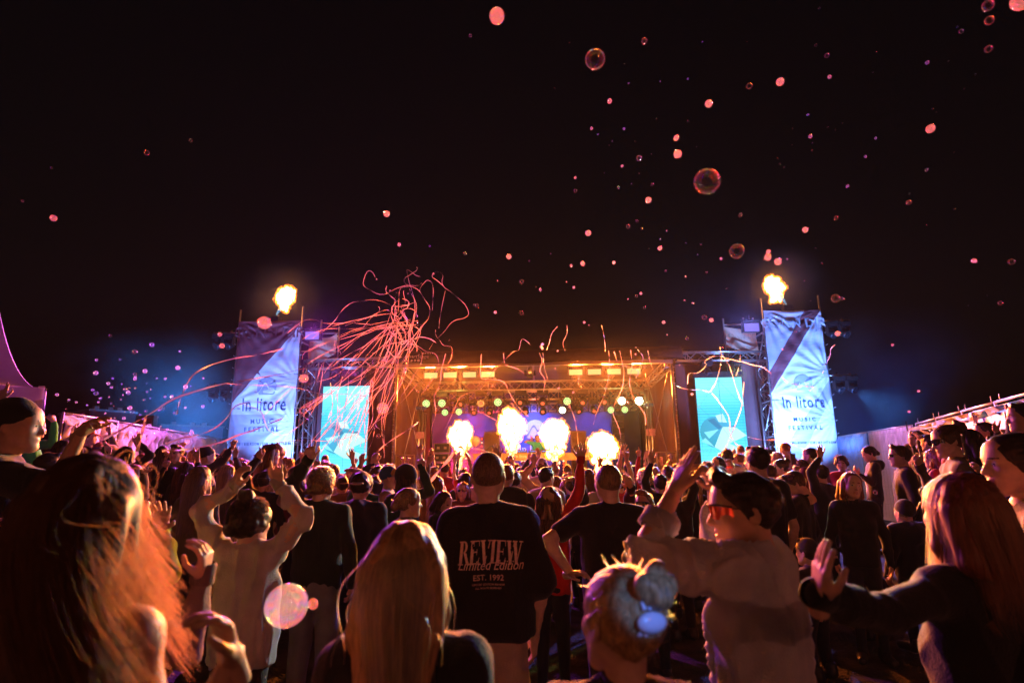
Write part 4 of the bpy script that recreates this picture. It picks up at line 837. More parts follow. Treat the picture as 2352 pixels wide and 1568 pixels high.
# ======================= people =======================
SKIN = {}
def skin(tone):
    cols = {'fair': (.52, .33, .25), 'mid': (.42, .25, .17), 'tan': (.33, .19, .12)}
    return pbr('skin_' + tone, cols[tone], .48, 0, .12, 30, .12, 350, .45, sss=.06)
M_EYE = pbr('eye_white', (.6, .57, .53), .15); M_IRIS = pbr('iris', (.03, .02, .015), .1)
M_LIP = pbr('lips', (.38, .18, .14), .4, 0, .1, 40)
M_BROW = pbr('brow_hair', (.05, .03, .02), .7)
HAIRC = {'black': (.008, .006, .005), 'dark': (.02, .012, .008), 'brown': (.06, .032, .016), 'light': (.17, .1, .05), 'blonde': (.36, .23, .1), 'red': (.16, .05, .02), 'grey': (.2, .19, .18), 'stubble': (.12, .07, .045)}
def hair_mat(c):
    key = 'hm' + c
    if key in _MC: return _MC[key]
    m, nt, b = nodes_mat('hair_' + c); col = HAIRC[c]
    tc = N(nt, 'ShaderNodeTexCoord'); mp = N(nt, 'ShaderNodeMapping'); mp.inputs['Scale'].default_value = (130, 130, 9)
    ns = N(nt, 'ShaderNodeTexNoise'); ns.inputs['Scale'].default_value = 1; ns.inputs['Detail'].default_value = 3
    nt.links.new(tc.outputs['Object'], mp.inputs[0]); nt.links.new(mp.outputs[0], ns.inputs['Vector'])
    mr = N(nt, 'ShaderNodeMapRange'); mr.inputs['From Min'].default_value = .3; mr.inputs['From Max'].default_value = .7; mr.inputs['To Min'].default_value = .5; mr.inputs['To Max'].default_value = 1.4
    hs = N(nt, 'ShaderNodeHueSaturation'); hs.inputs['Color'].default_value = (*col, 1)
    nt.links.new(ns.outputs['Fac'], mr.inputs['Value']); nt.links.new(mr.outputs[0], hs.inputs['Value']); nt.links.new(hs.outputs[0], b.inputs['Base Color'])
    bp = N(nt, 'ShaderNodeBump'); bp.inputs['Strength'].default_value = .6; bp.inputs['Distance'].default_value = .004
    nt.links.new(ns.outputs['Fac'], bp.inputs['Height']); nt.links.new(bp.outputs[0], b.inputs['Normal'])
    b.inputs['Roughness'].default_value = .5; b.inputs['Specular IOR Level'].default_value = .35
    _MC[key] = m; return m
def strand_mat(c):
    key = 'sm' + c
    if key in _MC: return _MC[key]
    if c in ('dark', 'black', 'brown', 'stubble'):
        m, nt, b = nodes_mat('strand_' + c); b.inputs['Base Color'].default_value = (*[v * 1.1 for v in HAIRC[c]], 1); b.inputs['Roughness'].default_value = .42; b.inputs['Specular IOR Level'].default_value = .3
        tl = N(nt, 'ShaderNodeBsdfTranslucent'); tl.inputs[0].default_value = (*[min(.6, v * 9) for v in HAIRC[c]], 1); ms = N(nt, 'ShaderNodeMixShader'); ms.inputs[0].default_value = .45
        nt.links.new(b.outputs[0], ms.inputs[1]); nt.links.new(tl.outputs[0], ms.inputs[2]); nt.links.new(ms.outputs[0], nt.nodes['Material Output'].inputs[0]); _MC[key] = m; return m
    m = bpy.data.materials.new('strand_' + c); m.use_nodes = True; nt = m.node_tree; nt.nodes.clear()
    h = nt.nodes.new('ShaderNodeBsdfHairPrincipled'); h.parametrization = 'COLOR'
    h.inputs['Color'].default_value = (*[min(.9, v * 1.25) for v in HAIRC[c]], 1); h.inputs['Roughness'].default_value = .3; h.inputs['Radial Roughness'].default_value = .45
    h.inputs['Random Roughness'].default_value = .3; h.inputs['IOR'].default_value = 1.4 if c in ('dark', 'black', 'brown') else 1.5
    hi = N(nt, 'ShaderNodeHairInfo'); cr = N(nt, 'ShaderNodeValToRGB'); cr.color_ramp.elements[0].color = (*[v * .35 for v in HAIRC[c]], 1); cr.color_ramp.elements[1].color = (*[min(.92, v * 1.9) for v in HAIRC[c]], 1); nt.links.new(hi.outputs['Random'], cr.inputs[0]); nt.links.new(cr.outputs[0], h.inputs['Color'])
    o = nt.nodes.new('ShaderNodeOutputMaterial'); nt.links.new(h.outputs[0], o.inputs[0])
    _MC[key] = m; return m
_HEAD = {}
def head_geo(h, sex):
    """head in its own frame (centre 0, +y face, z up): V, Q, material index 0 skin 1 lips 2 brows; eyes appended as islands 3 white 4 iris"""
    key = (h, sex)
    if key in _HEAD: return _HEAD[key]
    f = 1.0 if sex == 'm' else .94
    F = Fld((-.13, -.15, -.24), (.13, .16, .16), h)
    F.ell((0, -.014, .03), (.076, .097, .09), 0)
    F.ell((0, .03, -.01), (.064, .066, .085), .03)
    F.cone((0, .035, -.03), (0, .062, -.088), .054, .03 * f, .03)
    for s in (-1, 1):
        F.cone((s * .052, .0, -.05), (s * .018, .064, -.094), .024, .018, .03)
        F.ell((s * .04, .06, -.022), (.024, .024, .022), .02)
        F.cone((s * .045, .066, .03), (s * .012, .086, .027), .012, .013, .015)
    F.ell((0, .066, .06), (.05, .026, .04), .03)
    for s in (-1, 1):
        F.ell((s * .032, .104, .008), (.017, .02, .012), .012, 'sub')
        F.ell((s * .031, .079, .008), (.0135, .0125, .0115), .004)
    F.cone((0, .09, .016), (0, .112, -.026), .0075, .0115, .012)
    for s in (-1, 1): F.ell((s * .011, .1, -.03), (.0085, .011, .008), .006)
    F.cone((-.019, .087, -.056), (.019, .087, -.056), .0065, .0065, .008); F.ell((0, .093, -.055), (.014, .009, .0065), .005)
    F.ell((0, .09, -.067), (.018, .0105, .0065), .005)
    F.ell((0, .1, -.0612), (.02, .008, .0016), .003, 'sub')
    F.ell((0, .081, -.093), (.02 * f, .016, .016), .015)
    for s in (-1, 1):
        rot = Matrix.Rotation(s * .35, 3, 'Z') @ Matrix.Rotation(-.2, 3, 'X')
        F.ell((s * .08, -.012, -.004), (.0085, .021, .033), .006, rot=rot)
        F.ell((s * .087, -.006, 0), (.006, .011, .019), .004, 'sub', rot=rot)
    r = .055 if sex == 'm' else .046
    F.cone((0, -.02, -.06), (0, -.04, -.2), r, r * 1.04, .03)
    if sex == 'm': F.ell((0, .012, -.14), (.012, .016, .016), .02)
    V, Q = F.mesh(); V = relax(V, Q, 1, .35)
    c = V[Q].mean(1); mi = np.zeros(len(Q), int)
    lip = (np.abs(c[:, 0]) < .022) & (c[:, 2] < -.05) & (c[:, 2] > -.073) & (c[:, 1] > .086); mi[lip] = 1
    br = (np.abs(np.abs(c[:, 0]) - .033) < .019) & (np.abs(c[:, 2] - .030 + .06 * (np.abs(c[:, 0]) - .03)) < .003) & (c[:, 1] > .06); mi[br] = 2
    n = len(V)
    if h < .009:
        eye = []
        d2 = np.abs(c[:, 0][:, None] - np.array([-.031, .031])[None]).min(1)
        em = ((d2 / .0125) ** 2 + ((c[:, 2] - .008) / .0058) ** 2 < 1) & (c[:, 1] > .07); mi[em] = 3
        im = ((d2 / .0058) ** 2 + ((c[:, 2] - .008) / .0058) ** 2 < 1) & (c[:, 1] > .07); mi[im] = 4
    else:
        em = (np.abs(np.abs(c[:, 0]) - .031) < .012) & (np.abs(c[:, 2] - .008) < .006) & (c[:, 1] > .07); mi[em] = 4
    _HEAD[key] = (V, Q, mi); return _HEAD[key]
_HAND = {}
POSES = {  # per finger curl (index, middle, ring, little), spread, thumb(out, curl)
    'open': ((.12, .1, .12, .15), .16, (.75, .1)), 'flat': ((.1, .06, .08, .12), .02, (.25, .1)), 'relax': ((.3, .35, .42, .5), .05, (.35, .3)),
    'fist': ((1.45, 1.5, 1.5, 1.5), .0, (.25, .95)), 'point': ((.06, 1.45, 1.5, 1.5), .0, (.35, .8)), 'rock': ((.08, 1.4, 1.45, .12), .04, (.5, .7)),
    'ok': ((1.0, .35, .25, .15), .06, (.5, .75)), 'cup': ((.55, .6, .6, .65), .04, (.6, .4)), 'claw': ((.35, .3, .3, .3), .14, (.8, .3)), 'two': ((.06, .08, 1.45, 1.5), .05, (.3, .85))}
def hand_geo(pose, h, fat):
    key = (pose, h, fat)
    if key in _HAND: return _HAND[key]
    F = Fld((-.1, -.07, -.06), (.12, .13, .24), h)
    curl, spread, (tout, tcurl) = POSES[pose]
    F.cone((0, 0, -.05), (0, 0, .01), .026 * fat ** .5, .025 * fat ** .5, 0)
    xs = (.03, .0105, -.0095, -.028); ls = (.072, .08, .074, .058); zs = (.088, .091, .087, .079)
    for i in range(4):
        F.cone((xs[i] * .55, 0, .012), (xs[i], -.002, zs[i] - .004), .0145, .0118, .014)
    F.ell((.0, .006, .05), (.03, .013, .034), .012)
    for i in range(4):
        L = ls[i]; p = np.array([xs[i], -.001, zs[i] - .004]); r = .0092 * fat * (1, 1.02, .98, .86)[i]; ang = 0; sp = spread * (1.2, .3, -.6, -1.6)[i]
        for j, fr in enumerate((.45, .31, .27)):
            ang += curl[i] * (.85, 1.0, .75)[j]
            d = np.array([math.sin(sp) * math.cos(ang), math.sin(ang), math.cos(sp) * math.cos(ang)])
            q = p + d * L * fr
            F.cone(p, q, r, r * .93, .005 if j == 0 else .002); p = q; r *= .93
    p = np.array([.022, .006, .02]); q = p + np.array([.030 * (.5 + tout), .012, .036]); F.cone(p, q, .0155, .012 * fat ** .5, .014)
    a = tout * .9
    d = np.array([math.sin(a), .2 + tcurl * .6, math.cos(a)]); d /= np.linalg.norm(d); q2 = q + d * .034; F.cone(q, q2, .0105 * fat, .0098 * fat, .004)
    d = np.array([math.sin(a - .25 - tcurl * 1.2), .25 + tcurl * .5, math.cos(a - .25 - tcurl * 1.2)]); d /= np.linalg.norm(d); F.cone(q2, q2 + d * .027, .0098 * fat, .0078 * fat, .002)
    V, Q = F.mesh(); V = relax(V, Q, 1, .3)
    _HAND[key] = (V, Q); return _HAND[key]
def xf(V, M):
    A = np.array(M); return V @ A[:3, :3].T + A[:3, 3]
_HAIRG = {}
def hair_geo(style, h, seed):
    seed = seed % 3; key = (style, h, seed)
    if key in _HAIRG: return _HAIRG[key]
    F = Fld((-.2, -.24, -.5), (.2, .2, .22), h)
    th = {'buzz': .005, 'short': .012, 'quiff': .014, 'curly': .024, 'curlybun': .028}.get(style, .014)
    F.ell((0, -.016, .03), (.076 + th, .097 + th, .09 + th), 0)
    if style in ('short', 'quiff', 'buzz'):
        F.cut((0, .80, -.6), .80 * .034 - .6 * .02)
        if style != 'buzz': F.cone((-.03, .06, .108), (.03, .05, .112), .02, .022, .02)
        if style == 'quiff': F.cone((-.03, .07, .118), (.04, .06, .125), .024, .026, .02)
    elif style in ('curly', 'curlybun'):
        r = np.random.default_rng(seed + 5)
        for i in range(46):
            v = r.normal(size=3); v /= np.linalg.norm(v); v[2] = abs(v[2]) * 1.1 - .55
            if v[1] > .45 and v[2] < .5: continue
            F.ell(v * [.095, .115, .115] + [0, -.016, .02], np.full(3, r.uniform(.018, .032)), .008)
        F.ell((0, .135, -.045), (.07, .085, .105), .01, 'sub')
        if style == 'curlybun': F.ell((0, -.05, .15), (.05, .045, .045), .015)
    elif style in ('bun', 'pony', 'lowbun'):
        F.cut((0, .80, -.6), .80 * .04 - .6 * .0)
        if style == 'bun':
            for q_ in ((0, -.11, .095, .046), (.03, -.125, .105, .03), (-.028, -.125, .1, .03), (.0, -.14, .085, .03), (.012, -.11, .135, .026)): F.ell(q_[:3], (q_[3], q_[3] * .9, q_[3] * .9), .008)
        if style == 'lowbun': F.ell((0, -.125, -.02), (.045, .035, .045), .012)
        if style == 'pony':
            p = [(0, -.1, .06), (0, -.15, .03), (.01, -.16, -.08), (.015, -.145, -.2), (.01, -.13, -.3)]
            for a, b, ra, rb in zip(p[:-1], p[1:], (.022, .03, .034, .028), (.03, .034, .028, .01)): F.cone(a, b, ra, rb, .015)
    else:  # long, bob, wavy
        L = {'long': -.40, 'bob': -.16, 'wavy': -.34}[style]; r0 = np.random.default_rng(seed + 2)
        for x in (-.075, -.04, 0, .04, .075):
            e = L * r0.uniform(.85, 1.05)
            F.cone((x, -.055 - .03 * (1 - abs(x) / .075), .02), (x * 1.05, -.085, -.12), .036, .034, .02)
            F.cone((x * 1.0, -.085, -.12), (x * .8, -.125, e), .032, .012, .02)
        for s in (-1, 1):
            F.cone((s * .07, .0, .03), (s * .082, .005, -.09), .026, .024, .02)
            F.cone((s * .082, .005, -.09), (s * .085, -.005, L * .8), .022, .012, .015)
        F.ell((0, .135, -.05), (.06, .085, .115), .012, 'sub')
    V, Q = F.mesh(); V = relax(V, Q, 1, .4); n = normals(V, Q)
    if style in ('long', 'bob', 'wavy'):
        W = V * [1, 1, .16]; V = V + n * (.006 * snoise(W, 130, seed) + .006 * snoise(W, 60, seed + 1))[:, None]
        if style == 'wavy': V = V + n * (.008 * snoise(V, 50, seed + 3))[:, None]
    elif style in ('curly', 'curlybun'): V = V + n * (.007 * snoise(V, 120, seed))[:, None]
    elif style == 'buzz': pass
    else: V = V + n * (.005 * snoise(V * [1, .4, 1], 150, seed) + .005 * snoise(V, 55, seed + 2))[:, None]
    _HAIRG[key] = (V, Q); return _HAIRG[key]
def hair_strands(style, n, seed, length=None, blow=(0, 0, 0), steps=14, messy=1.0):
    r = np.random.default_rng(seed)
    E = np.array([.086, .108, .1]) - (.006 if style in ('short', 'quiff') else (.008 if style == 'buzz' else 0)); C = np.array([0, -.016, .03])
    if style in ('curly', 'curlybun'): E = E + .014
    v = r.normal(size=(n * 4, 3)); v /= np.linalg.norm(v, axis=1)[:, None]
    keep = (v @ np.array([0, .8, -.6]) < .12) if style not in ('long', 'wavy', 'bob') else ((v[:, 2] > -.1) & (v @ np.array([0, .8, -.6]) < .2))
    v = v[keep][:n]; n = len(v); p = v * E + C
    nrm = v / E; nrm /= np.linalg.norm(nrm, axis=1)[:, None]
    lg = {'long': .52, 'wavy': .44, 'bob': .28, 'short': .026, 'quiff': .03, 'buzz': .005, 'bun': .09, 'lowbun': .09, 'pony': .1, 'curly': .06, 'curlybun': .06}[style]
    if length: lg = length
    ln = lg * r.uniform(.75, 1.05, n)
    wobs = r.normal(size=(60, 3)); wl = r.normal(size=(60, 3)); li0 = np.argmax(v @ (wl / np.linalg.norm(wl, axis=1)[:, None]).T, 1)
    if style in ('long', 'wavy', 'bob'):
        d = np.stack([v[:, 0] * .55 + r.normal(size=n) * .06, -.45 * np.ones(n), -.2 * np.ones(n)], 1)
    elif style in ('bun', 'pony', 'lowbun'):
        tgt = np.array([0, -.115, .1 if style == 'bun' else (.05 if style == 'pony' else -.02)]); d = tgt - p
    elif style in ('curly', 'curlybun'): d = nrm * .6 + r.normal(size=(n, 3)) * .8
    else: d = nrm * (1.0 if style == 'buzz' else .35) + np.array([0, .7, .1]) * (style != 'buzz') + wobs[li0] * .5 + r.normal(size=(n, 3)) * .15
    d /= np.linalg.norm(d, axis=1)[:, None]
    lock = r.normal(size=(40, 3)); li = np.argmax(v @ (lock / np.linalg.norm(lock, axis=1)[:, None]).T, 1)
    wob = r.normal(size=(40, 3)) * (.07 if style in ('long', 'wavy', 'bob') else .18) * messy; own = r.normal(size=(n, 3)) * .05 * messy
    fly = r.uniform(size=n) < .006 * messy; own[fly] *= 3; ln[fly] *= .55; cw = r.normal(size=(n, 3)) * fly[:, None]; cp = r.uniform(0, 6, n)
    out = [p.copy()]; blow = np.array(blow, float); ph = r.uniform(0, 6.28, 40)[li]
    for s in range(steps):
        t = s / steps; st = (ln / steps)[:, None]
        if style in ('long', 'wavy', 'bob'):
            g = np.array([0, 0, -1.0]) + blow * t * 1.6
            d = d * .5 + .5 * (g + wob[li] * .8 + own + cw * .7 * np.sin(cp + t * 7)[:, None])
            xt = np.clip(v[:, 0] * .085, -.075, .075) + blow[0] * t * t * .3; d[:, 0] += np.where(fly, .15, 1) * np.clip((xt - p[:, 0]) * 9, -.8, .8) * .5
            if style == 'wavy': d = d + .22 * np.stack([np.sin(ph + t * 16), np.cos(ph + t * 13), 0 * ph], 1)
        elif style in ('curly', 'curlybun'):
            d = d + .9 * np.stack([np.sin(ph + own[:, 0] * 20 + t * 13), np.cos(ph + t * 12), np.sin(ph * 2 + t * 11)], 1)
        elif style in ('bun', 'pony', 'lowbun'):
            d = d * .8 + .2 * (own * 3 + np.array([0, 0, -.15])); d[~fly] = d[~fly] * .5 + .5 * (tgt - p[~fly]) / (np.linalg.norm(tgt - p[~fly], axis=1)[:, None] + .02)
        else: d = d + own * .6
        d /= np.linalg.norm(d, axis=1)[:, None] + 1e-9
        p = p + d * st
        if style not in ('short', 'buzz', 'quiff', 'curly', 'curlybun'):
            for c2, e2 in ((C, E * 1.02), (np.array([0, -.03, -.12]), np.array([.068, .07, .1]))):
                q = (p - c2) / e2; m = np.linalg.norm(q, axis=1)[:, None]; p = np.where(m < 1, c2 + q / np.maximum(m, .2) * e2, p)
            back = np.where(p[:, 2] < -.19, -.055 - .10 * np.clip((-.19 - p[:, 2]) / .12, 0, 1) * np.clip(1.25 - np.abs(p[:, 0]) / .2, 0, 1), 9); frontal = (p[:, 1] > .03) & (np.abs(p[:, 0]) > .05)
            p[:, 1] = np.where(frontal, np.maximum(p[:, 1], np.where(p[:, 2] < -.22, .075, -1)), np.minimum(p[:, 1], back))
        out.append(p.copy())
    return np.stack(out, 1)
def make_strands(name, Pn, rad, mat, parent):
    n, k, _ = Pn.shape
    c = bpy.data.hair_curves.new(name); c.add_curves([k] * n)
    c.attributes['position'].data.foreach_set('vector', Pn.astype(np.float32).ravel())
    a = c.attributes.get('radius') or c.attributes.new('radius', 'FLOAT', 'POINT')
    a.data.foreach_set('value', np.tile(np.linspace(rad, rad * .35, k, dtype=np.float32), n))
    c.materials.append(mat)
    o = bpy.data.objects.new(name, c); COL.objects.link(o); o.parent = parent
    return o
def hat_geo(kind, h):
    F = Fld((-.17, -.2, -.14), (.17, .25, .2), h)
    if kind in ('cap',):
        F.ell((0, -.014, .035), (.091, .112, .108), 0); F.cut((0, .25, -1), -.028)
        F.cone((-.035, .085, .035), (.035, .085, .035), .012, .012, .01)
        F.ell((0, .125, .036), (.07, .07, .0095), .012, rot=Matrix.Rotation(-.18, 3, 'X')); F.ell((0, -.014, .146), (.008, .008, .006), .003)
    elif kind in ('beanie',):
        F.ell((0, -.024, .04), (.09, .113, .112), 0); F.cut((0, .42, -1), -.01)
        F.cone((-.045, .068, .062), (.045, .068, .062), .014, .014, .02)
    elif kind == 'plush':
        F.ell((0, -.03, .035), (.105, .125, .12), 0); F.ell((0, .16, -.06), (.075, .11, .115), .02, 'sub'); F.ell((-.03, -.06, -.12), (.06, .07, .1), .04); F.ell((.05, -.03, -.1), (.05, .06, .08), .04)
        F.ell((0, .1, -.06), (.06, .1, .1), .01, 'sub')
    elif kind == 'bandana':
        F.ell((0, -.016, .032), (.09, .112, .105), 0); F.cut((0, .75, -.66), .75 * .05 - .66 * .03)
        F.ell((0, -.115, -.035), (.03, .02, .026), .01)
        for s, l in ((-1, .2), (1, .17)):
            F.cone((s * .01, -.12, -.04), (s * .035, -.135, -.14), .014, .022, .01)
    V, Q = F.mesh(); V = relax(V, Q, 1, .4); n = normals(V, Q)
    if kind in ('beanie', 'bandana'): V = V + n * (.003 * snoise(V, 70, 1))[:, None]
    return V, Q
_HATG = {}
def hat(kind, h):
    if (kind, h) not in _HATG: _HATG[(kind, h)] = hat_geo(kind, h)
    return _HATG[(kind, h)]
def leg_meshes():
    out = {}
    for kind, wid in (('slim', 1.0), ('wide', 1.3)):
        F = Fld((-.3, -.2, .0), (.3, .22, 1.08), .018)
        for s in (-1, 1):
            F.cone((s * .085, -.005, .93), (s * .1, .02, .5), .098, .062 * wid, .03); F.cone((s * .1, .02, .5), (s * .11, -.01, .07), .062 * wid, .05 * wid, .02)
        F.cone((-.06, -.01, .96), (.06, -.01, .96), .105, .105, .04); F.cut((0, 0, -1), -.045)
        V, Q = F.mesh(); V = relax(V, Q, 1, .4); V = V + normals(V, Q) * (.006 * snoise(V * [1, 1, .8], 38, 2))[:, None]
        out[kind] = (V, Q)
    F = Fld((-.32, -.2, .0), (.32, .22, 1.08), .018)
    for s in (-1, 1): F.cone((s * .085, -.005, .9), (s * .115, .015, .5), .105, .1, .03)
    F.cone((-.06, -.01, .96), (.06, -.01, .96), .11, .11, .04); F.cut((0, 0, -1), -.53)
    V, Q = F.mesh(); out['shorts'] = (V + normals(V, Q) * (.007 * snoise(V, 30, 4))[:, None], Q)
    F = Fld((-.08, -.12, -.01), (.08, .22, .16), .012)
    F.cone((0, -.04, .04), (0, .13, .032), .045, .036, 0); F.cone((0, -.03, .05), (0, -.03, .11), .045, .045, .03); F.cut((0, 0, -1), 0.0); F.cut((0, 0, 1), .12)
    out['shoe'] = F.mesh()
    F = Fld((-.1, -.1, .0), (.1, .1, .7), .015)
    F.cone((0, .01, .62), (0, .02, .5), .066, .056, .02); F.cone((0, .015, .5), (0, -.01, .36), .05, .056, .02); F.cone((0, -.01, .36), (0, -.005, .06), .056, .036, .02)
    out['calf'] = F.mesh()
    return out
LEGS = leg_meshes(); _LEGM = {}
def leg_part(kind, mat):
    k = (kind, mat.name)
    if k not in _LEGM: V, Q = LEGS[kind]; _LEGM[k] = np_mesh(kind, V, [Q], mat)
    return _LEGM[k]
HEIGHTS = []
PEOPLE = 'people in the festival crowd'
def person(hx, hy, hh, label, yaw=0, hyaw=None, pitch=0, tilt=0, sex='m', tone='fair', shirt=(.02, .02, .022), sleeve='l', hem=0, fit=1.0, hood=False, hair=('short', 'dark'), hat_=None, hatc=(.02, .02, .02), hatyaw=0, L=None, R=None,
           pants=(.02, .022, .03), legs='slim', lean=(0, 0), d=None, top_off=0, glasses=None, strands=None, blow=(0, 0, 0), hlen=None, seed=None, shirt2=None, bare=False, ground=None, kids=1.0, messy=1.0, posed=None, group=PEOPLE, wr=.006, hip_off=0):
    """a person whose head top is seen at picture position hx,hy with head height hh picture pixels"""
    global _SEED
    seed = seed if seed is not None else int(hx * 7 + hy * 3) % 9973; r = np.random.default_rng(seed)
    if d is None: d = .235 * kids * FPX / hh
    T = at(hx, hy, d) if posed is None else Vector(posed)
    T = T - Vector((0, 0, .012))
    hz = 0 if hat_ is None else .015
    gx, gy = T.x - lean[0], T.y - lean[1]; gz = float(ground_z(gx, gy)) if ground is None else ground
    H = T.z - hz - gz
    s = H / 1.75; hs = .42 + .58 * min(max(s, .62), 1.12) if kids == 1.0 else kids
    HEIGHTS.append((round(H, 2), round(d, 1), label[:50]))
    root = empty('person', mat=Matrix.Translation((gx, gy, gz)) @ Matrix.Rotation(R_(yaw), 4, 'Z'), label=label, cat='person', group=group)
    inv = root.matrix_world.inverted()
    lod = 0 if d < 2.6 else (1 if d < 6.0 else (2 if d < 9 else 3))
    hH = (.0054, .0088, .0125, .0155)[lod]; hB = (.018, .023, .028, .034)[lod]; hN = (.0044, .007, .0105, .013)[lod]; hS = (.011, .0175, .026, .034)[lod]; hR = (.0075, .0112, .016, .02)[lod]
    w = (1.0 if sex == 'm' else .86) * hs
    hy_ = (yaw if hyaw is None else hyaw) - yaw
    top = inv @ T; HR = Matrix.Rotation(R_(hy_), 4, 'Z') @ Matrix.Rotation(R_(-pitch), 4, 'X') @ Matrix.Rotation(R_(tilt), 4, 'Y')
    hc = Vector((top.x, top.y, H - .118 * hs)); HM = Matrix.Translation(hc) @ HR @ Matrix.Scale(hs, 4)
    nb = hc + (HR @ Vector((0, -.035, -.13))) * hs; nb = Vector((nb.x * .85, nb.y * .85, nb.z))
    zs = H - .315 * s if kids == 1 else H - .30 * hs
    hipz = .50 * H; lx, ly = top.x, top.y
    def tw(z):  # torso axis follows the lean
        t = (z - hipz) / (zs - hipz); return Vector((lx * .85 * t, (ly - .02) * .85 * t, z))
    sh = {}; el = {}; wrp = {}; hd = {}
    for k, sg, spec in (('L', -1, L), ('R', 1, R)):
        up = .0
        Sx = tw(zs); Sp = Vector((Sx.x + sg * .172 * w, Sx.y - .005, zs - .02))
        a1, a2 = .295 * s * (1 if kids == 1 else .9), .255 * s * (1 if kids == 1 else .9)
        if spec is None:
            j = r.uniform(-.02, .02, 3); W = Vector((Sp.x + sg * (.07 + j[0]), Sp.y + .06 + j[1], zs - .55 * s * .98)); tip = W + Vector((-sg * .01, .03, -.19)) ; pose = 'relax'; palm = Vector((-sg, 0, 0)); eh = Vector((sg * .4, -.6, 0))
        else:
            W = inv @ at(*spec[0]); tip = inv @ at(*spec[1]); pose = spec[2]; palm = inv.to_3x3() @ Vector(spec[3])
            eh = inv.to_3x3() @ Vector(spec[4]) if len(spec) > 4 else Vector((sg * .8, .0, -.8))
            if W.z > Sp.z + .15: Sp = Sp + Vector((-sg * .015, 0, .035))
        v = W - Sp; D = v.length
        tot = a1 + a2
        if D > tot * .985:
            if D < tot * 1.18: a1 *= D / tot / .985; a2 *= D / tot / .985
            else: q = Sp + v * (tot * 1.15 / D); off = q - W; W = q; tip = tip + off; a1 *= 1.165; a2 *= 1.165; v = W - Sp; D = v.length
        c = (a1 * a1 - a2 * a2 + D * D) / (2 * D); hgt = math.sqrt(max(a1 * a1 - c * c, 0)); vd = v / D
        e = eh - vd * eh.dot(vd); e = e.normalized() if e.length > 1e-4 else Vector((sg, 0, 0))
        sh[k] = Sp; el[k] = Sp + vd * c + e * hgt; wrp[k] = W; hd[k] = (tip - W, pose, palm, sg)
    pts = [Vector((0, 0, .42 * H)), Vector((0, 0, H - .1))] + list(sh.values()) + list(el.values()) + list(wrp.values()) + [nb]
    lo = np.min([p[:] for p in pts], 0) - .22; hi = np.max([p[:] for p in pts], 0) + .16
    # ---- body: torso, neck, arms, then head and hands in the same mesh
    F = Fld(lo, hi, hB)
    for sg in (-1, 1):
        F.cone(tw(zs - .13 * s) + Vector((sg * .075 * w, .0, 0)), tw(hipz + .1) + Vector((sg * .062 * w, 0, 0)), .098 * w, .088 * w, .05)
        F.cone(tw(hipz + .1) + Vector((sg * .062 * w, 0, 0)), Vector((sg * .08, 0, hipz - .08)), .09 * w, .08 * w, .05)
    a, b = sh['L'], sh['R']; mid = (a + b) / 2
    F.cone(a, b, .056 * w, .056 * w, .05); F.cone(nb - Vector((0, -.012, .03)), tw(zs + .0), .046 * w, .066 * w, .03)
    for sg in (a, b): F.cone(nb * .6 + tw(zs) * .4, sg + Vector((0, 0, .005)), .044 * w, .046 * w, .05)
    if sex == 'f':
        for sg in (-1, 1): F.ell(tw(zs - .2 * s) + Vector((sg * .07, .075, 0)), (.058, .05, .058), .04)
    for k in 'LR':
        F.cone(sh[k], el[k], .05 * w, .04 * w, .03); m_ = el[k].lerp(wrp[k], .28)
        F.cone(el[k], m_, .036 * w, .041 * w, .01); F.cone(m_, wrp[k] + (wrp[k] - el[k]).normalized() * .01, .04 * w, .026 * w, .02)
    V, Q = F.mesh(); VS = [V]; QS = [Q]; MS = [np.zeros(len(Q), int)]; nv = len(V)
    hv, hq, hm = head_geo(hH, sex); VS.append(xf(hv, HM)); QS.append(hq + nv); MS.append(hm); nv += len(hv)
    for k in 'LR':
        dv, pose, palm, sg = hd[k]; z = dv.normalized(); y = palm - z * palm.dot(z); y = y.normalized() if y.length > 1e-3 else z.orthogonal().normalized(); x = y.cross(z)
        # template has the thumb on +x with the palm on +y: a left hand; mirror for the right
        mir = 1 if sg < 0 else -1
        M = Matrix.Translation(wrp[k]) @ Matrix((x * mir, y, z)).transposed().to_4x4() @ Matrix.Scale(1.0 * (hs * (1 if sex == 'm' else .92)), 4)
        gv, gq = hand_geo(pose, hN, (1.0, 1.05, 1.18, 1.35)[lod]); gv = xf(gv, M); gq = gq if mir == 1 else gq[:, ::-1]
        VS.append(gv); QS.append(gq + nv); MS.append(np.zeros(len(gq), int)); nv += len(gv)
    link_mesh('body', np_mesh('body', np.concatenate(VS), [np.concatenate(QS)], [skin(tone), M_LIP, hair_mat(hair[1] if hair and hair[1] not in ('blonde', 'light') else 'brown'), M_EYE, M_IRIS], np.concatenate(MS)), root)
    # ---- shirt
    cm = cloth(shirt) if isinstance(shirt, tuple) else shirt
    G = Fld(lo - .05, hi + .05, hS); f = fit; hz_ = (hipz + (-.02 if hem == 0 else hem))
    if not bare:
        for sg in (-1, 1):
            G.cone(tw(zs - .12 * s) + Vector((sg * .078 * w, -.005, 0)), tw(hipz + .12) + Vector((sg * .070 * w * f, 0, 0)), .116 * w * (.5 + .5 * f), .112 * w * f, .05)
            G.cone(tw(hipz + .12) + Vector((sg * .070 * w * f, 0, 0)), Vector((sg * .075 * w * f, 0, hz_ - .06)), .112 * w * f, .118 * w * f, .04)
        G.cone(sh['L'] + Vector((.01, 0, -.004)), sh['R'] + Vector((-.01, 0, -.004)), .07 * w, .07 * w, .05)
        for k in 'LR': G.cone(nb * .42 + tw(zs) * .58 + Vector((0, -.008, 0)), sh[k], .062 * w, .066 * w, .05)
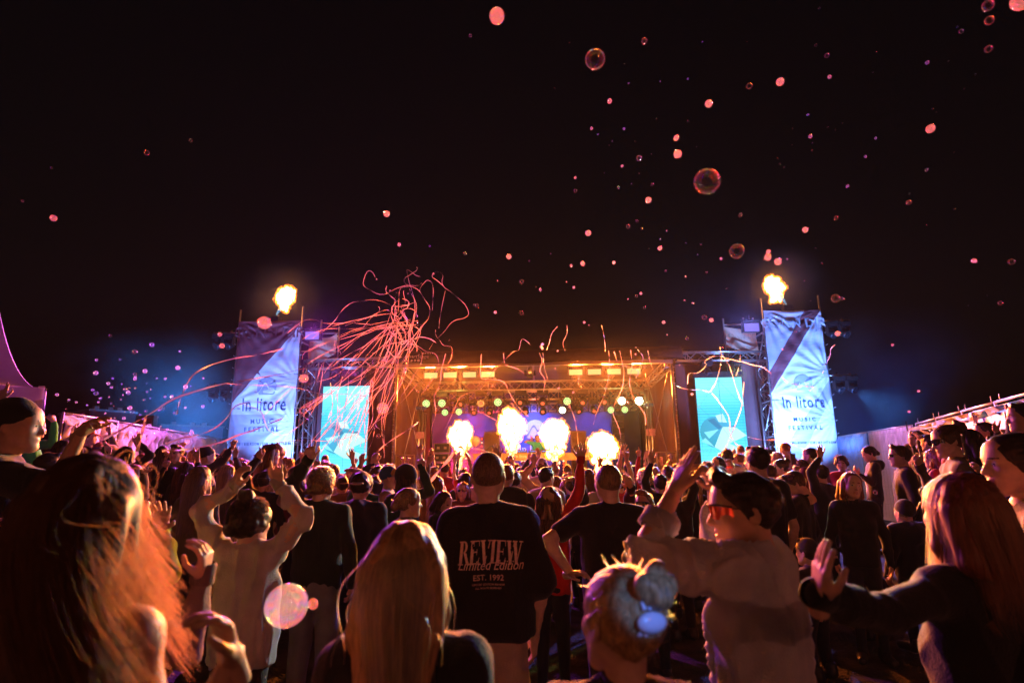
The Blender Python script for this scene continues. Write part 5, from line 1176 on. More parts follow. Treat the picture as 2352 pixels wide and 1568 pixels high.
        G.cone(nb + Vector((0, -.012, -.065)), tw(zs - .04), .057 * w, .085 * w, .03)
        if sex == 'f':
            for sg in (-1, 1): G.ell(tw(zs - .2 * s) + Vector((sg * .07, .08, 0)), (.066, .055, .066), .05)
        G.cut((0, 0, -1), -hz_)
        for k in 'LR':
            ax = (el[k] - sh[k]).normalized()
            if sleeve == 'l':
                G.cone(sh[k], el[k], .066 * w, .058 * w, .03); m_ = el[k].lerp(wrp[k], .55); en = el[k].lerp(wrp[k], .93)
                G.cone(el[k], m_, .056 * w, .05 * w, .012); G.cone(m_, en, .05 * w, .037 * w, .02); G.cone(en, en + (en - m_).normalized() * .025, .0375 * w, .036 * w, .004)
            elif sleeve == '34':
                G.cone(sh[k], el[k], .068 * w, .062 * w, .03); en = el[k].lerp(wrp[k], .38); G.cone(el[k], en, .06 * w, .055 * w, .012); G.cone(en, en + (wrp[k] - el[k]).normalized() * .03, .056 * w, .054 * w, .004)
            elif sleeve == 's':
                en = sh[k].lerp(el[k], .62 + .3 * (f > 1.05)); G.cone(sh[k], en, .066 * w, (.066 + .02 * (f > 1.05)) * w, .03)
        if hood:
            p = [nb + Vector((sg * .075, .02, -.015)) for sg in (-1, 1)]; b0 = nb + Vector((0, -.075, -.02))
            for q in p: G.cone(q, b0, .022, .042, .03)
            G.ell(b0 + Vector((0, -.015, -.05)), (.085, .045, .08), .04)
        else:
            for i in range(8):
                an = [math.tau * (i + j) / 8 for j in (0, 1)]; q = [nb + Vector((.062 * w * math.cos(t), .055 * w * math.sin(t) + .005, -.03 - .022 * math.sin(t))) for t in an]
                G.cone(q[0], q[1], .0095, .0095, .01)
        V, Q = G.mesh(); V = relax(V, Q, 2, .45); n_ = normals(V, Q); W = V * [1, 1, .75] + r.uniform(0, 3, 3)
        cr_ = 1 - np.abs(snoise(W * [1, 1, .55] + .12 * snoise(W, 7, 3)[:, None], 26, seed + 2)) * 1.6
        V = V + n_ * (wr * (.8 * snoise(W, 15, seed) + 1.5 * np.clip(cr_, 0, 1) ** 3 - .4))[:, None]
        mi = None; mats = [cm]
        if shirt2 is not None:
            mats.append(cloth(shirt2)); c = V[Q].mean(1); mi = (snoise(c, 26, seed) > .25).astype(int)
        link_mesh('hoodie' if hood else ('jacket' if sleeve == 'l' else 'shirt'), np_mesh('shirt', V, [Q], mats, mi), root)
        if lod <= 1:
            rb = cloth(tuple(c * .72 for c in (shirt if isinstance(shirt, tuple) else (.1, .1, .1))), 'ribbed_cloth')
            if not hood:
                q = [nb + Vector((.064 * w * math.cos(t), .057 * w * math.sin(t) + .005, -.026 - .022 * math.sin(t))) for t in np.linspace(0, math.tau, 25)]
                MB().tube(q, .0125, 8, cap=False).build('collar', rb, root, smooth=True)
            for k in 'LR':
                ax = (wrp[k] - el[k]).normalized()
                if sleeve == 'l': c0 = el[k].lerp(wrp[k], .90); rr_ = .040 * w
                elif sleeve == '34': c0 = el[k].lerp(wrp[k], .38); rr_ = .060 * w
                else: continue
                MB().tube([c0, c0 + ax * .004, c0 + ax * .03, c0 + ax * .058, c0 + ax * .064], [rr_ * .9, rr_ * 1.1, rr_ * 1.04, rr_ * 1.06, rr_ * .85], 16, cap=False).build('cuff', rb, root, smooth=True)
    else:
        for sg in (-1, 1): G.cone(tw(zs - .2 * s) + Vector((sg * .075 * w, 0, 0)), Vector((sg * .07, 0, hz_)), .108 * w, .1 * w, .05)
        G.cut((0, 0, 1), zs - .19 * s); G.cut((0, 0, -1), -hz_); V, Q = G.mesh(); link_mesh('top', np_mesh('top', V, [Q], [cm]), root)
    # ---- legs
    sc = Matrix.Diagonal((w, w, hipz / .93, 1))
    pm = cloth(pants, 'trousers'); o = link_mesh('shorts' if legs == 'shorts' else 'trousers', leg_part(legs, pm), root); o.matrix_local = sc
    sm = pbr('shoe_leather', (.03, .03, .03), .5)
    for sg in (-1, 1):
        o = link_mesh('shoe', leg_part('shoe', sm), root); o.matrix_local = Matrix.Translation((sg * .112 * w, 0, 0)) @ Matrix.Rotation(-sg * .2, 4, 'Z')
        if legs == 'shorts': o = link_mesh('leg', leg_part('calf', skin(tone)), root); o.matrix_local = Matrix.Translation((sg * .11 * w, 0, 0)) @ sc
    # ---- hair, hat, glasses
    if hair:
        st = hair[0]; hv, hq = hair_geo(st, hR, seed); me = np_mesh('hair', xf(hv, HM), [hq], hair_mat(hair[1]))
        ho = None
        if not (hat_ in ('beanie', 'plush') and st in ('short', 'buzz')): ho = link_mesh('hair', me, root)
        n = strands if strands is not None else (2400, 1100, 220, 120)[lod]
        if n and st != 'none':
            PS = hair_strands(st, n, seed, hlen, tuple((HR.inverted() @ (inv.to_3x3() @ Vector(blow)))), 10 + 6 * (lod == 0), messy)
            if hat_: PS = PS[PS[:, 0, 2] < .03]
            if len(PS): make_strands('hair_strands', xf(PS.reshape(-1, 3), HM).reshape(PS.shape), (.0007, .0011, .0022, .003)[lod] * (.7 if st == 'buzz' else 1), strand_mat(hair[1]), ho or root)
    if hat_:
        hv, hq = hat(hat_, hR * 1.1); M = HM @ Matrix.Rotation(R_(hatyaw), 4, 'Z')
        ho = link_mesh({'cap': 'cap', 'beanie': 'beanie', 'plush': 'plush_hat', 'bandana': 'bandana'}[hat_], np_mesh('hat', xf(hv, M), [hq], hatc if not isinstance(hatc, tuple) else cloth(hatc, 'hat_cloth')), root)
        if hat_ == 'plush':
            for sg in (-1, 1):
                mb = MB(); mb.lathe([(.0, .022), (.03, .018), (.043, 0), (.03, -.012), (0, -.015)], 14, M @ Matrix.Translation((sg * .05, .09, .07)) @ Matrix.Rotation(R_(-60), 4, 'X') @ Matrix.Rotation(sg * .4, 4, 'Y'))
                mb.build('felt_disc', cloth((.7, .4, .08)), ho, smooth=True)
    if glasses:
        mb = MB(); nA = 14; V = []; 
        for i in range(nA + 1):
            an = R_(-62 + 124 * i / nA); t = abs(i / nA - .5) * 2
            hh_ = .025 * (1 - .35 * t ** 3) if glasses != 'round' else .015
            dip = .006 if glasses != 'round' and abs(i - nA / 2) < 1.1 else 0
            for z, e in ((.008 + hh_, 0), (.008 - hh_ * .95 + dip, .002)):
                V.append(HM @ Vector((.079 * math.sin(an), (.112 - e) * math.cos(an) - .004 if True else 0, z)))
        Fq = [(2 * i, 2 * i + 2, 2 * i + 3, 2 * i + 1) for i in range(nA) if glasses != 'round' or (2 <= i <= 5 or 8 <= i <= 11)]
        mb.add(V, Fq, 0)
        fr = MB(); fr.tube([V[2 * i] for i in range(nA + 1)], .0035, 5)
        if glasses == 'round': fr.tube([V[2 * i + 1] for i in range(2, 7)], .002, 4); fr.tube([V[2 * i + 1] for i in range(8, 13)], .002, 4)
        for sg in (-1, 1): fr.tube([HM @ Vector((sg * .07, .05, .02)), HM @ Vector((sg * .081, .01, .018)), HM @ Vector((sg * .082, -.02, .008))], .003, 5)
        g = fr.build('glasses', pbr('black_plastic', (.01, .01, .011), .3), root, smooth=True)
        lm = pbr('painted_reflection_lens', (.75, .09, .03), .12, .45, .02, coat=1.0) if glasses == 'shield' else pbr('dark_lens', (.01, .012, .015), .05, 0, .02, spec=.8)  # red base colour stands in for a red reflection in the shield lens
        mb.build('lens', lm, g, smooth=True)
    return root, dict(HM=HM, sh=sh, el=el, wr=wrp, H=H, zs=zs, tw=tw, hipz=hipz, inv=inv)
# ======================= the crowd =======================
AW = (0, 1, 0); TC = (0, -1, 0); LF = (-1, 0, 0); RT = (1, 0, 0)
from mathutils.bvhtree import BVHTree
BLK = (.012, .012, .013)
# ---- nearest people
W1, _ = person(222, 1045, 0, 'woman with long dark hair swinging sideways and bare shoulders, front left', yaw=-8, hyaw=4, sex='f', d=1.22, bare=True, shirt=(.03, .025, .03), hair=('long', 'brown'), strands=5600, blow=(.5, .05, .12), hlen=.45, tone='mid', lean=(-.05, .02), messy=1.5,
    R=((532, 1512, 1.1), (500, 1408, 1.08), 'cup', (-.5, -.6, 0), (.3, 0, -1)))
W2, _ = person(938, 1195, 0, 'woman with long straight blonde hair and black jacket seen from behind, centre front', yaw=2, hyaw=-6, sex='f', d=1.4, shirt=BLK, hair=('long', 'blonde'), strands=5200, blow=(.12, 0, 0), hlen=.6, messy=.8)
TEE, tee = person(1122, 1035, 0, 'tall man in a black t-shirt with REVIEW lettering on the back and beige shorts', yaw=2, hyaw=-3, d=2.95, shirt=(.010, .009, .009), sleeve='s', fit=1.2, hair=('buzz', 'stubble'), legs='shorts', pants=(.34, .26, .2), hem=.04, strands=3000)
BUN, bun = person(1420, 1296, 0, 'woman with reddish hair in a bun held by a shiny claw clip', yaw=-4, hyaw=26, tilt=6, sex='f', d=1.28, shirt=(.02, .017, .018), hair=('bun', 'blonde'), strands=5200, messy=3.4, tone='fair')
SUN, sun = person(1697, 1084, 0, 'man in wide mirrored sunglasses and beige sweater clapping above his head', yaw=48, hyaw=84, pitch=4, d=1.9, shirt=(.36, .37, .40), fit=1.0, sleeve='34', hair=('quiff', 'dark'), glasses='shield', strands=2600, pants=(.03, .03, .03), tone='mid', wr=.019,
    L=((1549, 1128, 1.95), (1594, 1014, 1.98), 'flat', (.9, .2, 0), (-.9, .1, -.5)), R=((1640, 1118, 2.2), (1606, 1052, 2.15), 'cup', (-.6, .3, -.4), (-.2, .9, -.15)))
RED, red = person(2190, 1084, 0, 'woman with reddish blonde hair and black jacket with a tan bag strap, front right', yaw=8, hyaw=8, sex='f', d=1.75, shirt=(.012, .012, .013), hair=('bob', 'red'), strands=3600, hlen=.33, messy=1.3,
    L=((1884, 1366, 1.36), (1897, 1172, 1.3), 'flat', (.95, -.1, 0), (-.5, -.3, -1)))
person(2312, 995, 128, 'woman in a grey patterned jacket in profile at the right edge', yaw=72, hyaw=84, sex='f', hair=('lowbun', 'dark'), shirt=(.07, .066, .07), shirt2=(.2, .17, .17), tone='fair')
person(2440, 1050, 150, 'person at the right edge with only one raised hand and dark sleeve in view', yaw=20, sex='f', hair=('long', 'dark'), L=((2352, 1352, 1.85), (2343, 1235, 1.85), 'cup', RT, (-.4, 0, -1)))
person(52, 915, 102, 'man in a black beanie and black t-shirt stretching one arm out, left edge', yaw=-62, hyaw=-74, tone='mid', hat_='beanie', hatc=(.012, .012, .012), hair=('buzz', 'grey'), shirt=(.010, .010, .010), sleeve='s', fit=1.15, R=((188, 992, 2.75), (222, 956, 2.7), 'relax', (0, .4, -1), (.2, 0, -1)))
person(268, 1178, 0, 'person in purplish grey raising one hand behind the woman with swinging dark hair', yaw=-10, d=1.95, sex='f', hair=('bob', 'dark'), shirt=(.13, .095, .105), R=((466, 1322, 1.75), (482, 1196, 1.72), 'cup', LF, (.5, -.2, -1)))
person(306, 1150, 0, 'person in a bright green sleeve raising an open hand beside the swinging dark hair', yaw=-5, d=2.7, hair=('short', 'dark'), shirt=(.17, .33, .05), R=((368, 1212, 2.55), (376, 1150, 2.5), 'open', TC, (.3, -.2, -1)))
person(582, 1147, 0, 'woman with dark curly hair in a beige sweater with both hands in the air', yaw=2, hyaw=-32, sex='f', d=3.1, shirt=(.42, .39, .38), hair=('curlybun', 'dark'), strands=1500, wr=.019, fit=1.12, pants=(.03, .02, .02),
    L=((541, 1112, 3.05), (558, 1046, 3.0), 'cup', (.6, .6, 0), (-1, -.1, -.25)), R=((640, 1112, 3.05), (630, 1040, 3.0), 'rock', AW, (1, -.1, -.25)))
person(742, 1076, 68, 'curly haired man in a black bomber jacket pointing one finger up', yaw=0, hyaw=-12, shirt=(.014, .02, .016), hair=('curly', 'light'), strands=1400, pants=(.14, .15, .17), legs='wide', L=((708, 1056, 4.2), (717, 1003, 4.15), 'point', AW, (-1, 0, -.6)))
person(830, 1080, 60, 'man with a backward beige cap and dark hoodie seen from behind', hat_='cap', hatc=(.34, .26, .15), hatyaw=180, hood=True, shirt=(.016, .018, .03), hair=('short', 'dark'))
person(1394, 1063, 82, 'man with cropped hair and black t-shirt right of the REVIEW t-shirt', yaw=-4, hyaw=14, shirt=(.012, .011, .013), sleeve='s', hair=('buzz', 'light'), strands=2200, L=((1312, 1318, 3.5), (1350, 1312, 3.4), 'relax', (0, 0, -1), (-1, -.5, -.4)))
person(1478, 1130, 60, 'person in dark wraparound sunglasses facing the camera with an arm raised', yaw=168, hyaw=150, pitch=-8, glasses='dark', hair=('quiff', 'light'), shirt=(.03, .016, .026), R=((1449, 1112, 4.7), (1430, 1040, 4.65), 'cup', AW, (-.5, 0, -1)))
person(1262, 1112, 66, 'woman with a patterned bandana and red top raising her right arm', yaw=-14, sex='f', hat_='bandana', hatc=cloth((.36, .27, .18), 'bandana_cloth'), hair=('wavy', 'brown'), shirt=(.5, .02, .014), R=((1334, 1056, 4.5), (1339, 1006, 4.45), 'open', AW, (1, 0, -.6)))
person(940, 1120, 66, 'woman with light tied back hair in a camouflage jacket looking right', yaw=-50, hyaw=-66, sex='f', hair=('lowbun', 'light'), shirt=(.05, .045, .03), shirt2=(.2, .2, .06), strands=1200, messy=2)
person(928, 1066, 52, 'woman in a round black plush hat with orange felt discs raising a fist', yaw=40, hyaw=62, sex='f', hat_='plush', hair=('long', 'dark'), shirt=(.015, .05, .03), R=((968, 1072, 5.7), (962, 1030, 5.65), 'fist', TC, (.5, 0, -1)))
person(464, 1070, 58, 'woman with long light brown hair and olive jacket seen from behind', sex='f', hair=('long', 'light'), shirt=(.14, .12, .065), strands=1800, yaw=-5)
person(1735, 1024, 62, 'tall man with short dark hair and black t-shirt behind the mirrored sunglasses', yaw=12, hair=('short', 'dark'), shirt=(.014, .013, .014), sleeve='s')
person(1822, 1082, 54, 'man in a black jacket with his head bowed, in front of the right banner', yaw=48, hyaw=66, pitch=28, hair=('short', 'brown'), shirt=BLK)
person(1952, 1084, 58, 'smiling woman with chin length reddish hair in black turned to the camera', yaw=160, hyaw=172, tilt=-6, sex='f', hair=('bob', 'red'), shirt=BLK)
person(2170, 976, 64, 'woman in sunglasses with hair in a high bun pointing one finger up', yaw=66, hyaw=76, pitch=10, sex='f', hair=('bun', 'brown'), glasses='dark', shirt=(.11, .085, .08), L=((2113, 1074, 4.5), (2103, 1020, 4.45), 'point', AW, (-.6, 0, -1)))
person(2216, 985, 58, 'woman with shoulder length dark hair holding a slim phone up', yaw=22, hyaw=34, sex='f', hair=('bob', 'dark'), shirt=(.02, .016, .02), R=((2226, 1088, 4.4), (2214, 1046, 4.35), 'fist', LF, (.6, 0, -1)))
person(2341, 925, 60, 'dark haired man in black in profile at the far right edge', yaw=64, hyaw=72, hair=('short', 'black'), shirt=BLK, tone='mid')
person(2072, 1145, 58, 'person in a black hooded top, low between the ground patch and the glasses man', yaw=8, hat_='beanie', hatc=(.012, .012, .014), hair=('short', 'black'), shirt=(.012, .012, .016), hood=True)
person(1988, 1278, 46, 'small child in a round tan hat in the lower right of the crowd', kids=.84, hat_='plush', hatc=(.4, .27, .13), hair=('short', 'brown'), shirt=(.03, .02, .02))
person(1850, 1232, 56, 'child in a dark cap between the clapping man and the raised red hand', kids=.9, yaw=30, hat_='cap', hatc=(.03, .028, .04), hair=('short', 'dark'), shirt=(.05, .035, .035))
# ---- middle and far rows: position, head size, label, options
def crowd(rows):
    for hx, hy, hh, lb, kw in rows: person(hx, hy, hh, lb, **kw)
f = dict(sex='f')
crowd([
 (842, 1088, 44, 'person in a dark green sleeve bending an arm over the beige cap', dict(shirt=(.012, .10, .05), hair=('short', 'dark'), L=((824, 1060, 6.4), (795, 1052, 6.3), 'relax', (0, 0, -1), (.8, 0, .6)))),
 (860, 1070, 38, 'man with dark quiff looking right with a hand at his mouth', dict(yaw=-70, hair=('quiff', 'dark'), R=((872, 1116, 7.8), (864, 1098, 7.8), 'relax', LF, (.5, 0, -1)))),
 (878, 1064, 34, 'man in a black baseball cap looking right before the stage', dict(yaw=-72, hat_='cap', hatc=(.012, .012, .012), hair=('short', 'dark'))),
 (897, 1070, 44, 'man in a blue beanie and glasses looking right', dict(yaw=-84, hat_='beanie', hatc=(.02, .07, .18), glasses='round', hair=('short', 'brown'), shirt=(.45, .36, .28), sleeve='s')),
 (1003, 1092, 44, 'woman with long copper hair beneath the leftmost stage flame', dict(f, yaw=-15, hair=('long', 'red'), shirt=(.2, .08, .05))),
 (1020, 1128, 48, 'woman with dark bob hair looking down in a dark jacket with a red patch', dict(f, yaw=-125, pitch=24, hair=('bob', 'dark'), shirt=BLK)),
 (1063, 1106, 40, 'woman in dark framed glasses facing the camera left of the REVIEW t-shirt', dict(f, yaw=172, glasses='round', hair=('bob', 'red'), shirt=(.1, .03, .03))),
 (1057, 1090, 30, 'person with brown hair and sunglasses pushed up behind the woman in glasses', dict(f, hair=('bob', 'brown'))),
 (1164, 1066, 46, 'man with reddish short hair just right of the tall cropped man', dict(L=((1140, 1052, 6.6), (1137, 1020, 6.6), 'open', AW, (-.6, 0, -1)), yaw=-22, hair=('short', 'red'))),
 (1181, 1078, 44, 'man in a backward black cap and dark jacket right of the tall man', dict(yaw=-10, hat_='cap', hatc=(.013, .012, .012), hatyaw=180, hair=('short', 'dark'))),
 (1202, 1080, 36, 'young man with a brown quiff in profile below the second flame', dict(yaw=-72, hair=('quiff', 'brown'))),
 (1245, 1050, 34, 'man in a pale baseball cap and white shirt below the disc jockey', dict(yaw=-12, hat_='cap', hatc=(.42, .33, .22), hair=('short', 'brown'), shirt=(.5, .42, .34))),
 (1255, 1072, 44, 'man with short dark hair in a light striped shirt behind the bandana', dict(yaw=-30, hyaw=-42, hair=('short', 'dark'), shirt=(.45, .4, .35), sleeve='s')),
 (1302, 1086, 36, 'person making a ring with thumb and finger in front of the third flame', dict(hair=('short', 'dark'), R=((1293, 1078, 7.4), (1288, 1050, 7.4), 'ok', AW))),
 (1312, 1094, 42, 'person in a black sleeve bending a flat hand over their head', dict(hair=('short', 'dark'), shirt=BLK, R=((1306, 1080, 6.6), (1282, 1073, 6.6), 'flat', (0, 0, -1), (1, 0, .4)))),
 (1598, 1088, 42, 'woman with a blonde ponytail under a black cap in a black t-shirt', dict(f, yaw=-8, hat_='cap', hatc=BLK, hair=('pony', 'blonde'), sleeve='s', shirt=BLK, strands=500)),
 (1672, 1056, 32, 'person in sunglasses facing the camera below the right LED screen', dict(yaw=165, glasses='shield', hair=('quiff', 'light'))),
 (1790, 1054, 36, 'woman with dark hair in a bun and glasses before the right banner', dict(f, yaw=80, glasses='round', hair=('bun', 'dark'), shirt=BLK)),
 (1764, 1066, 38, 'person in a tan jacket with a raised shoulder beside the tall dark haired man', dict(yaw=20, hair=('short', 'brown'), shirt=(.46, .3, .16), hood=True)),
 (1837, 1054, 38, 'man with short brown hair filming the stage with a phone', dict(yaw=28, hair=('short', 'brown'), L=((1826, 1086, 7.6), (1823, 1064, 7.6), 'fist', RT))),
 (1859, 1026, 38, 'bald headed man in a dark red shirt before the right banner', dict(yaw=26, hyaw=40, hair=('buzz', 'dark'), shirt=(.12, .012, .02))),
 (1627, 1058, 30, 'dark haired person behind the clapping hands', dict(hair=('short', 'dark'))),
 (1930, 1046, 35, 'curly haired woman in a red and gold top right of the right banner', dict(f, yaw=152, hair=('curly', 'dark'), shirt=(.4, .02, .03), shirt2=(.4, .26, .06), sleeve='s')),
 (1994, 1024, 34, 'woman in a black hoodie looking at her phone before the pale fence', dict(f, yaw=72, pitch=16, hood=True, hair=('lowbun', 'dark'), shirt=(.014, .013, .02), L=((1972, 1086, 8.9), (1960, 1076, 8.9), 'cup', (0, 0, 1), (-.4, 0, -1)))),
 (2062, 1022, 47, 'man in glasses with tousled hair and a black cape like jacket', dict(yaw=66, hyaw=74, hair=('quiff', 'brown'), glasses='round', shirt=BLK, pants=(.2, .25, .36), legs='wide')),
 (2063, 1003, 20, 'man standing far off in front of the fence joint', dict(yaw=165)),
 (2101, 988, 34, 'person with both hands up taking a photo by the right fence', dict(f, yaw=55, hair=('short', 'dark'), L=((2093, 1016, 8.6), (2084, 990, 8.6), 'fist', RT), R=((2110, 990, 8.4), (2096, 974, 8.4), 'relax', (0, 0, -1)))),
 (2084, 1018, 27, 'small woman holding a cup at her chest by the right fence', dict(f, yaw=70, hair=('long', 'light'), shirt=(.3, .2, .2))),
 (2256, 969, 45, 'man with dark hair looking left with one hand spread', dict(yaw=70, hair=('short', 'dark'), R=((2290, 990, 6.6), (2272, 966, 6.5), 'open', TC))),
 (2264, 947, 26, 'man standing far back before the crumpled fence', dict(yaw=160)),
 (2309, 956, 29, 'curly haired person in front of the white poster', dict(f, hair=('curly', 'dark'))),
 (10, 914, 46, 'man in sunglasses and pale t-shirt at the left edge under the tent', dict(yaw=-58, glasses='dark', hair=('short', 'brown'), shirt=(.42, .42, .3), sleeve='s', L=((6, 915, 6.3), (12, 884, 6.3), 'two', AW))),
 (86, 962, 38, 'person in a bright green sleeve raising a fist by the tent', dict(yaw=-40, hair=('short', 'light'), shirt=(.03, .42, .06), R=((124, 970, 7.8), (119, 944, 7.8), 'fist', LF, (.7, 0, -1)))),
 (208, 984, 31, 'man in a red baseball cap before the left fence', dict(yaw=-72, hat_='cap', hatc=(.45, .02, .02), hair=('short', 'brown'))),
 (250, 997, 29, 'man in a pale cap with a black brim before the left fence', dict(yaw=-62, hat_='cap', hatc=(.5, .4, .3), hair=('short', 'dark'))),
 (253, 1018, 35, 'man with head bowed and camouflage cap shading his face', dict(yaw=-72, pitch=28, hat_='cap', hatc=(.16, .15, .06), hatyaw=180, hair=('short', 'dark'), shirt=(.25, .17, .12), R=((244, 1022, 8.4), (257, 1038, 8.4), 'relax', TC, (.5, 0, .5)))),
 (294, 1024, 41, 'woman with wavy dark hair above the swinging hair at the left', dict(f, R=((318, 1016, 7.5), (322, 986, 7.5), 'open', AW, (.6, 0, -1)), yaw=-20, hair=('wavy', 'dark'))),
 (306, 1064, 52, 'woman with wavy copper hair in profile with a bent wrist raised', dict(f, yaw=-78, hair=('wavy', 'red'), shirt=(.11, .1, .04), R=((330, 1086, 5.7), (337, 1060, 5.6), 'relax', (.4, 0, -1), (.5, 0, -1)))),
 (258, 1060, 44, 'person in a cream knitted hat behind the swinging dark hair', dict(f, hat_='beanie', hatc=(.6, .48, .26), hair=('long', 'blonde'))),
 (376, 1023, 33, 'woman in a brown jacket with one hand on her head by the left barrier', dict(f, yaw=15, hair=('long', 'dark'), shirt=(.22, .12, .065), R=((388, 1044, 9.0), (378, 1030, 9.0), 'relax', (0, 0, -1), (1, 0, .2)))),
 (407, 1022, 36, 'man with a dark quiff facing the camera by the blue fence stripe', dict(yaw=176, hair=('quiff', 'dark'), shirt=(.2, .18, .1))),
 (400, 1042, 34, 'man with cropped hair seen from behind in front of the man facing the camera', dict(yaw=5, hair=('buzz', 'dark'), shirt=(.03, .03, .05))),
 (427, 1037, 29, 'man with black hair right of the man facing the camera', dict(yaw=10, hair=('short', 'black'))),
 (397, 1072, 42, 'woman with long nearly black hair seen from behind, left of two longer haired women', dict(f, L=((380, 1072, 7.1), (378, 1042, 7.0), 'fist', AW, (-.5, 0, -1)), hair=('long', 'black'))),
 (432, 1060, 43, 'woman with long brown hair raising a hand with two fingers spread', dict(f, hair=('long', 'brown'), R=((454, 1052, 6.8), (449, 1013, 6.8), 'rock', AW, (.6, 0, -1)))),
 (478, 1024, 39, 'man in a navy sleeve leaning and pointing towards the left banner', dict(yaw=-48, hair=('short', 'dark'), hat_='beanie', hatc=(.02, .015, .02), shirt=(.014, .026, .06), R=((546, 1014, 7.4), (566, 986, 7.3), 'point', LF, (.3, 0, -1)))),
 (500, 1058, 35, 'person stretching an open hand in front of the left banner edge', dict(hair=('short', 'dark'), R=((504, 1022, 8.2), (526, 1000, 8.2), 'open', TC, (.5, 0, -1)))),
 (525, 1066, 41, 'woman with long pale blonde hair beneath the left banner', dict(f, R=((540, 1050, 7.3), (545, 1018, 7.3), 'open', AW, (.6, 0, -1)), hair=('long', 'blonde'), shirt=(.1, .07, .08))),
 (600, 1084, 42, 'person in a black t-shirt making a ring with fingers before the left banner', dict(hair=('short', 'dark'), sleeve='s', shirt=BLK, tone='tan', L=((573, 1040, 6.4), (562, 1008, 6.4), 'ok', AW, (-.2, 0, -1)))),
 (624, 1024, 39, 'woman with one arm laid over her head before the left banner', dict(f, yaw=-60, hair=('long', 'brown'), shirt=(.06, .04, .1), L=((640, 1024, 7.8), (656, 1040, 7.7), 'relax', (0, 0, -1), (-.3, 0, 1)))),
 (682, 1070, 39, 'person in a brown sleeve stretching an open hand up beside the left tower', dict(yaw=-35, hair=('short', 'brown'), shirt=(.25, .12, .09), R=((702, 1008, 7.2), (720, 985, 7.1), 'open', TC, (-.2, 0, -1)))),
 (586, 1074, 30, 'small person with a raised hand against the left banner', dict(hair=('short', 'dark'), L=((586, 1034, 9), (583, 1012, 9), 'open', AW))),
 (612, 1077, 46, 'man in a black backward cap before the left banner', dict(L=((596, 1052, 6.6), (592, 1018, 6.5), 'two', AW, (-.6, 0, -1)), hat_='cap', hatc=BLK, hatyaw=180, hair=('short', 'dark'))),
 (621, 1107, 46, 'person with short blonde hair in a striped beige top', dict(R=((654, 1072, 6.2), (660, 1036, 6.1), 'open', AW, (.6, 0, -1)), hair=('quiff', 'blonde'), shirt=(.36, .25, .2), hyaw=-40)),
 (1186, 1065, 22, 'curly haired person small below the second flame', dict(hair=('curly', 'brown'))),
 (748, 1057, 27, 'person with dark curly hair below the left LED screen', dict(hair=('curly', 'dark'))),
 (768, 1066, 31, 'person with brown hair at the foot of the left LED screen', dict(f, hair=('bob', 'brown'))),
 (690, 1100, 46, 'person in a wine red top behind the pointing curly man', dict(f, R=((728, 1068, 6.3), (736, 1032, 6.3), 'fist', AW, (.6, 0, -1)), hair=('bob', 'dark'), shirt=(.12, .02, .03))),
 (1516, 1088, 44, 'man with short dark hair in front of the right safety rail', dict(L=((1496, 1062, 6.8), (1492, 1028, 6.8), 'open', AW, (-.6, 0, -1)), hair=('short', 'dark'))),
 (1545, 1104, 50, 'man in a dark jacket left of the woman with the ponytail', dict(R=((1572, 1076, 6.0), (1578, 1040, 6.0), 'point', AW, (.6, 0, -1)), hair=('short', 'brown'), yaw=15)),
 (1880, 1066, 44, 'person with short hair in black before the right banner foot', dict(L=((1884, 1050, 6.8), (1880, 1016, 6.8), 'open', AW, (-.6, 0, -1)), hair=('short', 'dark'), yaw=30)),
 (2140, 1030, 44, 'person with long pink purple hair between two right hand dancers', dict(f, R=((2150, 1000, 6.7), (2158, 968, 6.7), 'open', AW, (.6, 0, -1)), hair=('long', 'light'), yaw=40, shirt=(.3, .05, .1))),
 (2284, 1000, 48, 'person in black behind the woman with the grey jacket', dict(hair=('short', 'black'), yaw=50)),
 (150, 1010, 40, 'person with dark hair under the outstretched arm at the left', dict(f, R=((176, 998, 7.5), (180, 968, 7.5), 'rock', AW, (.6, 0, -1)), yaw=-30, hair=('bob', 'dark'))),
 (118, 1040, 60, 'dark haired person below the outstretched arm', dict(yaw=-30, hair=('short', 'dark'), shirt=BLK)),
 (170, 995, 31, 'man with dark hair left of the red cap', dict(yaw=-50, hair=('short', 'dark'))),
])
# ---- further heads filling the rows in front of the stage
zones = [(0, 330, 'before the left fence'), (330, 520, 'by the left barrier'), (520, 690, 'before the left banner'), (690, 860, 'by the left LED screen'), (860, 1000, 'before the left stage wall'), (1000, 1110, 'below the leftmost flame'), (1110, 1240, 'below the tallest flame'), (1240, 1340, 'below the third flame'), (1340, 1460, 'below the rightmost flame'), (1460, 1590, 'before the right stage wall'), (1590, 1730, 'by the right LED screen'), (1730, 1930, 'before the right banner'), (1930, 2120, 'before the pale fence'), (2120, 2400, 'before the crumpled fence')]
fr = random.Random(21); taken = {}
slots = []
for d_, y0, n, x0, x1 in ((7.6, 1090, 17, 700, 1700), (9.2, 1080, 24, 480, 1800), (11, 1072, 26, 470, 1850), (13, 1066, 26, 520, 1840)):
    for k in range(n): slots.append((x0 + (x1 - x0) * (k + fr.uniform(.1, .9)) / n, y0 + fr.uniform(-6, 9), d_ + fr.uniform(-.5, .5)))
for k in range(9): slots.append((150 + k * 38 + fr.uniform(-12, 12), 1004 + k * 6 + fr.uniform(-4, 8), fr.uniform(9, 11)))
for k in range(7): slots.append((2130 + k * 36 + fr.uniform(-10, 10), 1006 - k * 7 + fr.uniform(-4, 8), fr.uniform(6.5, 9)))
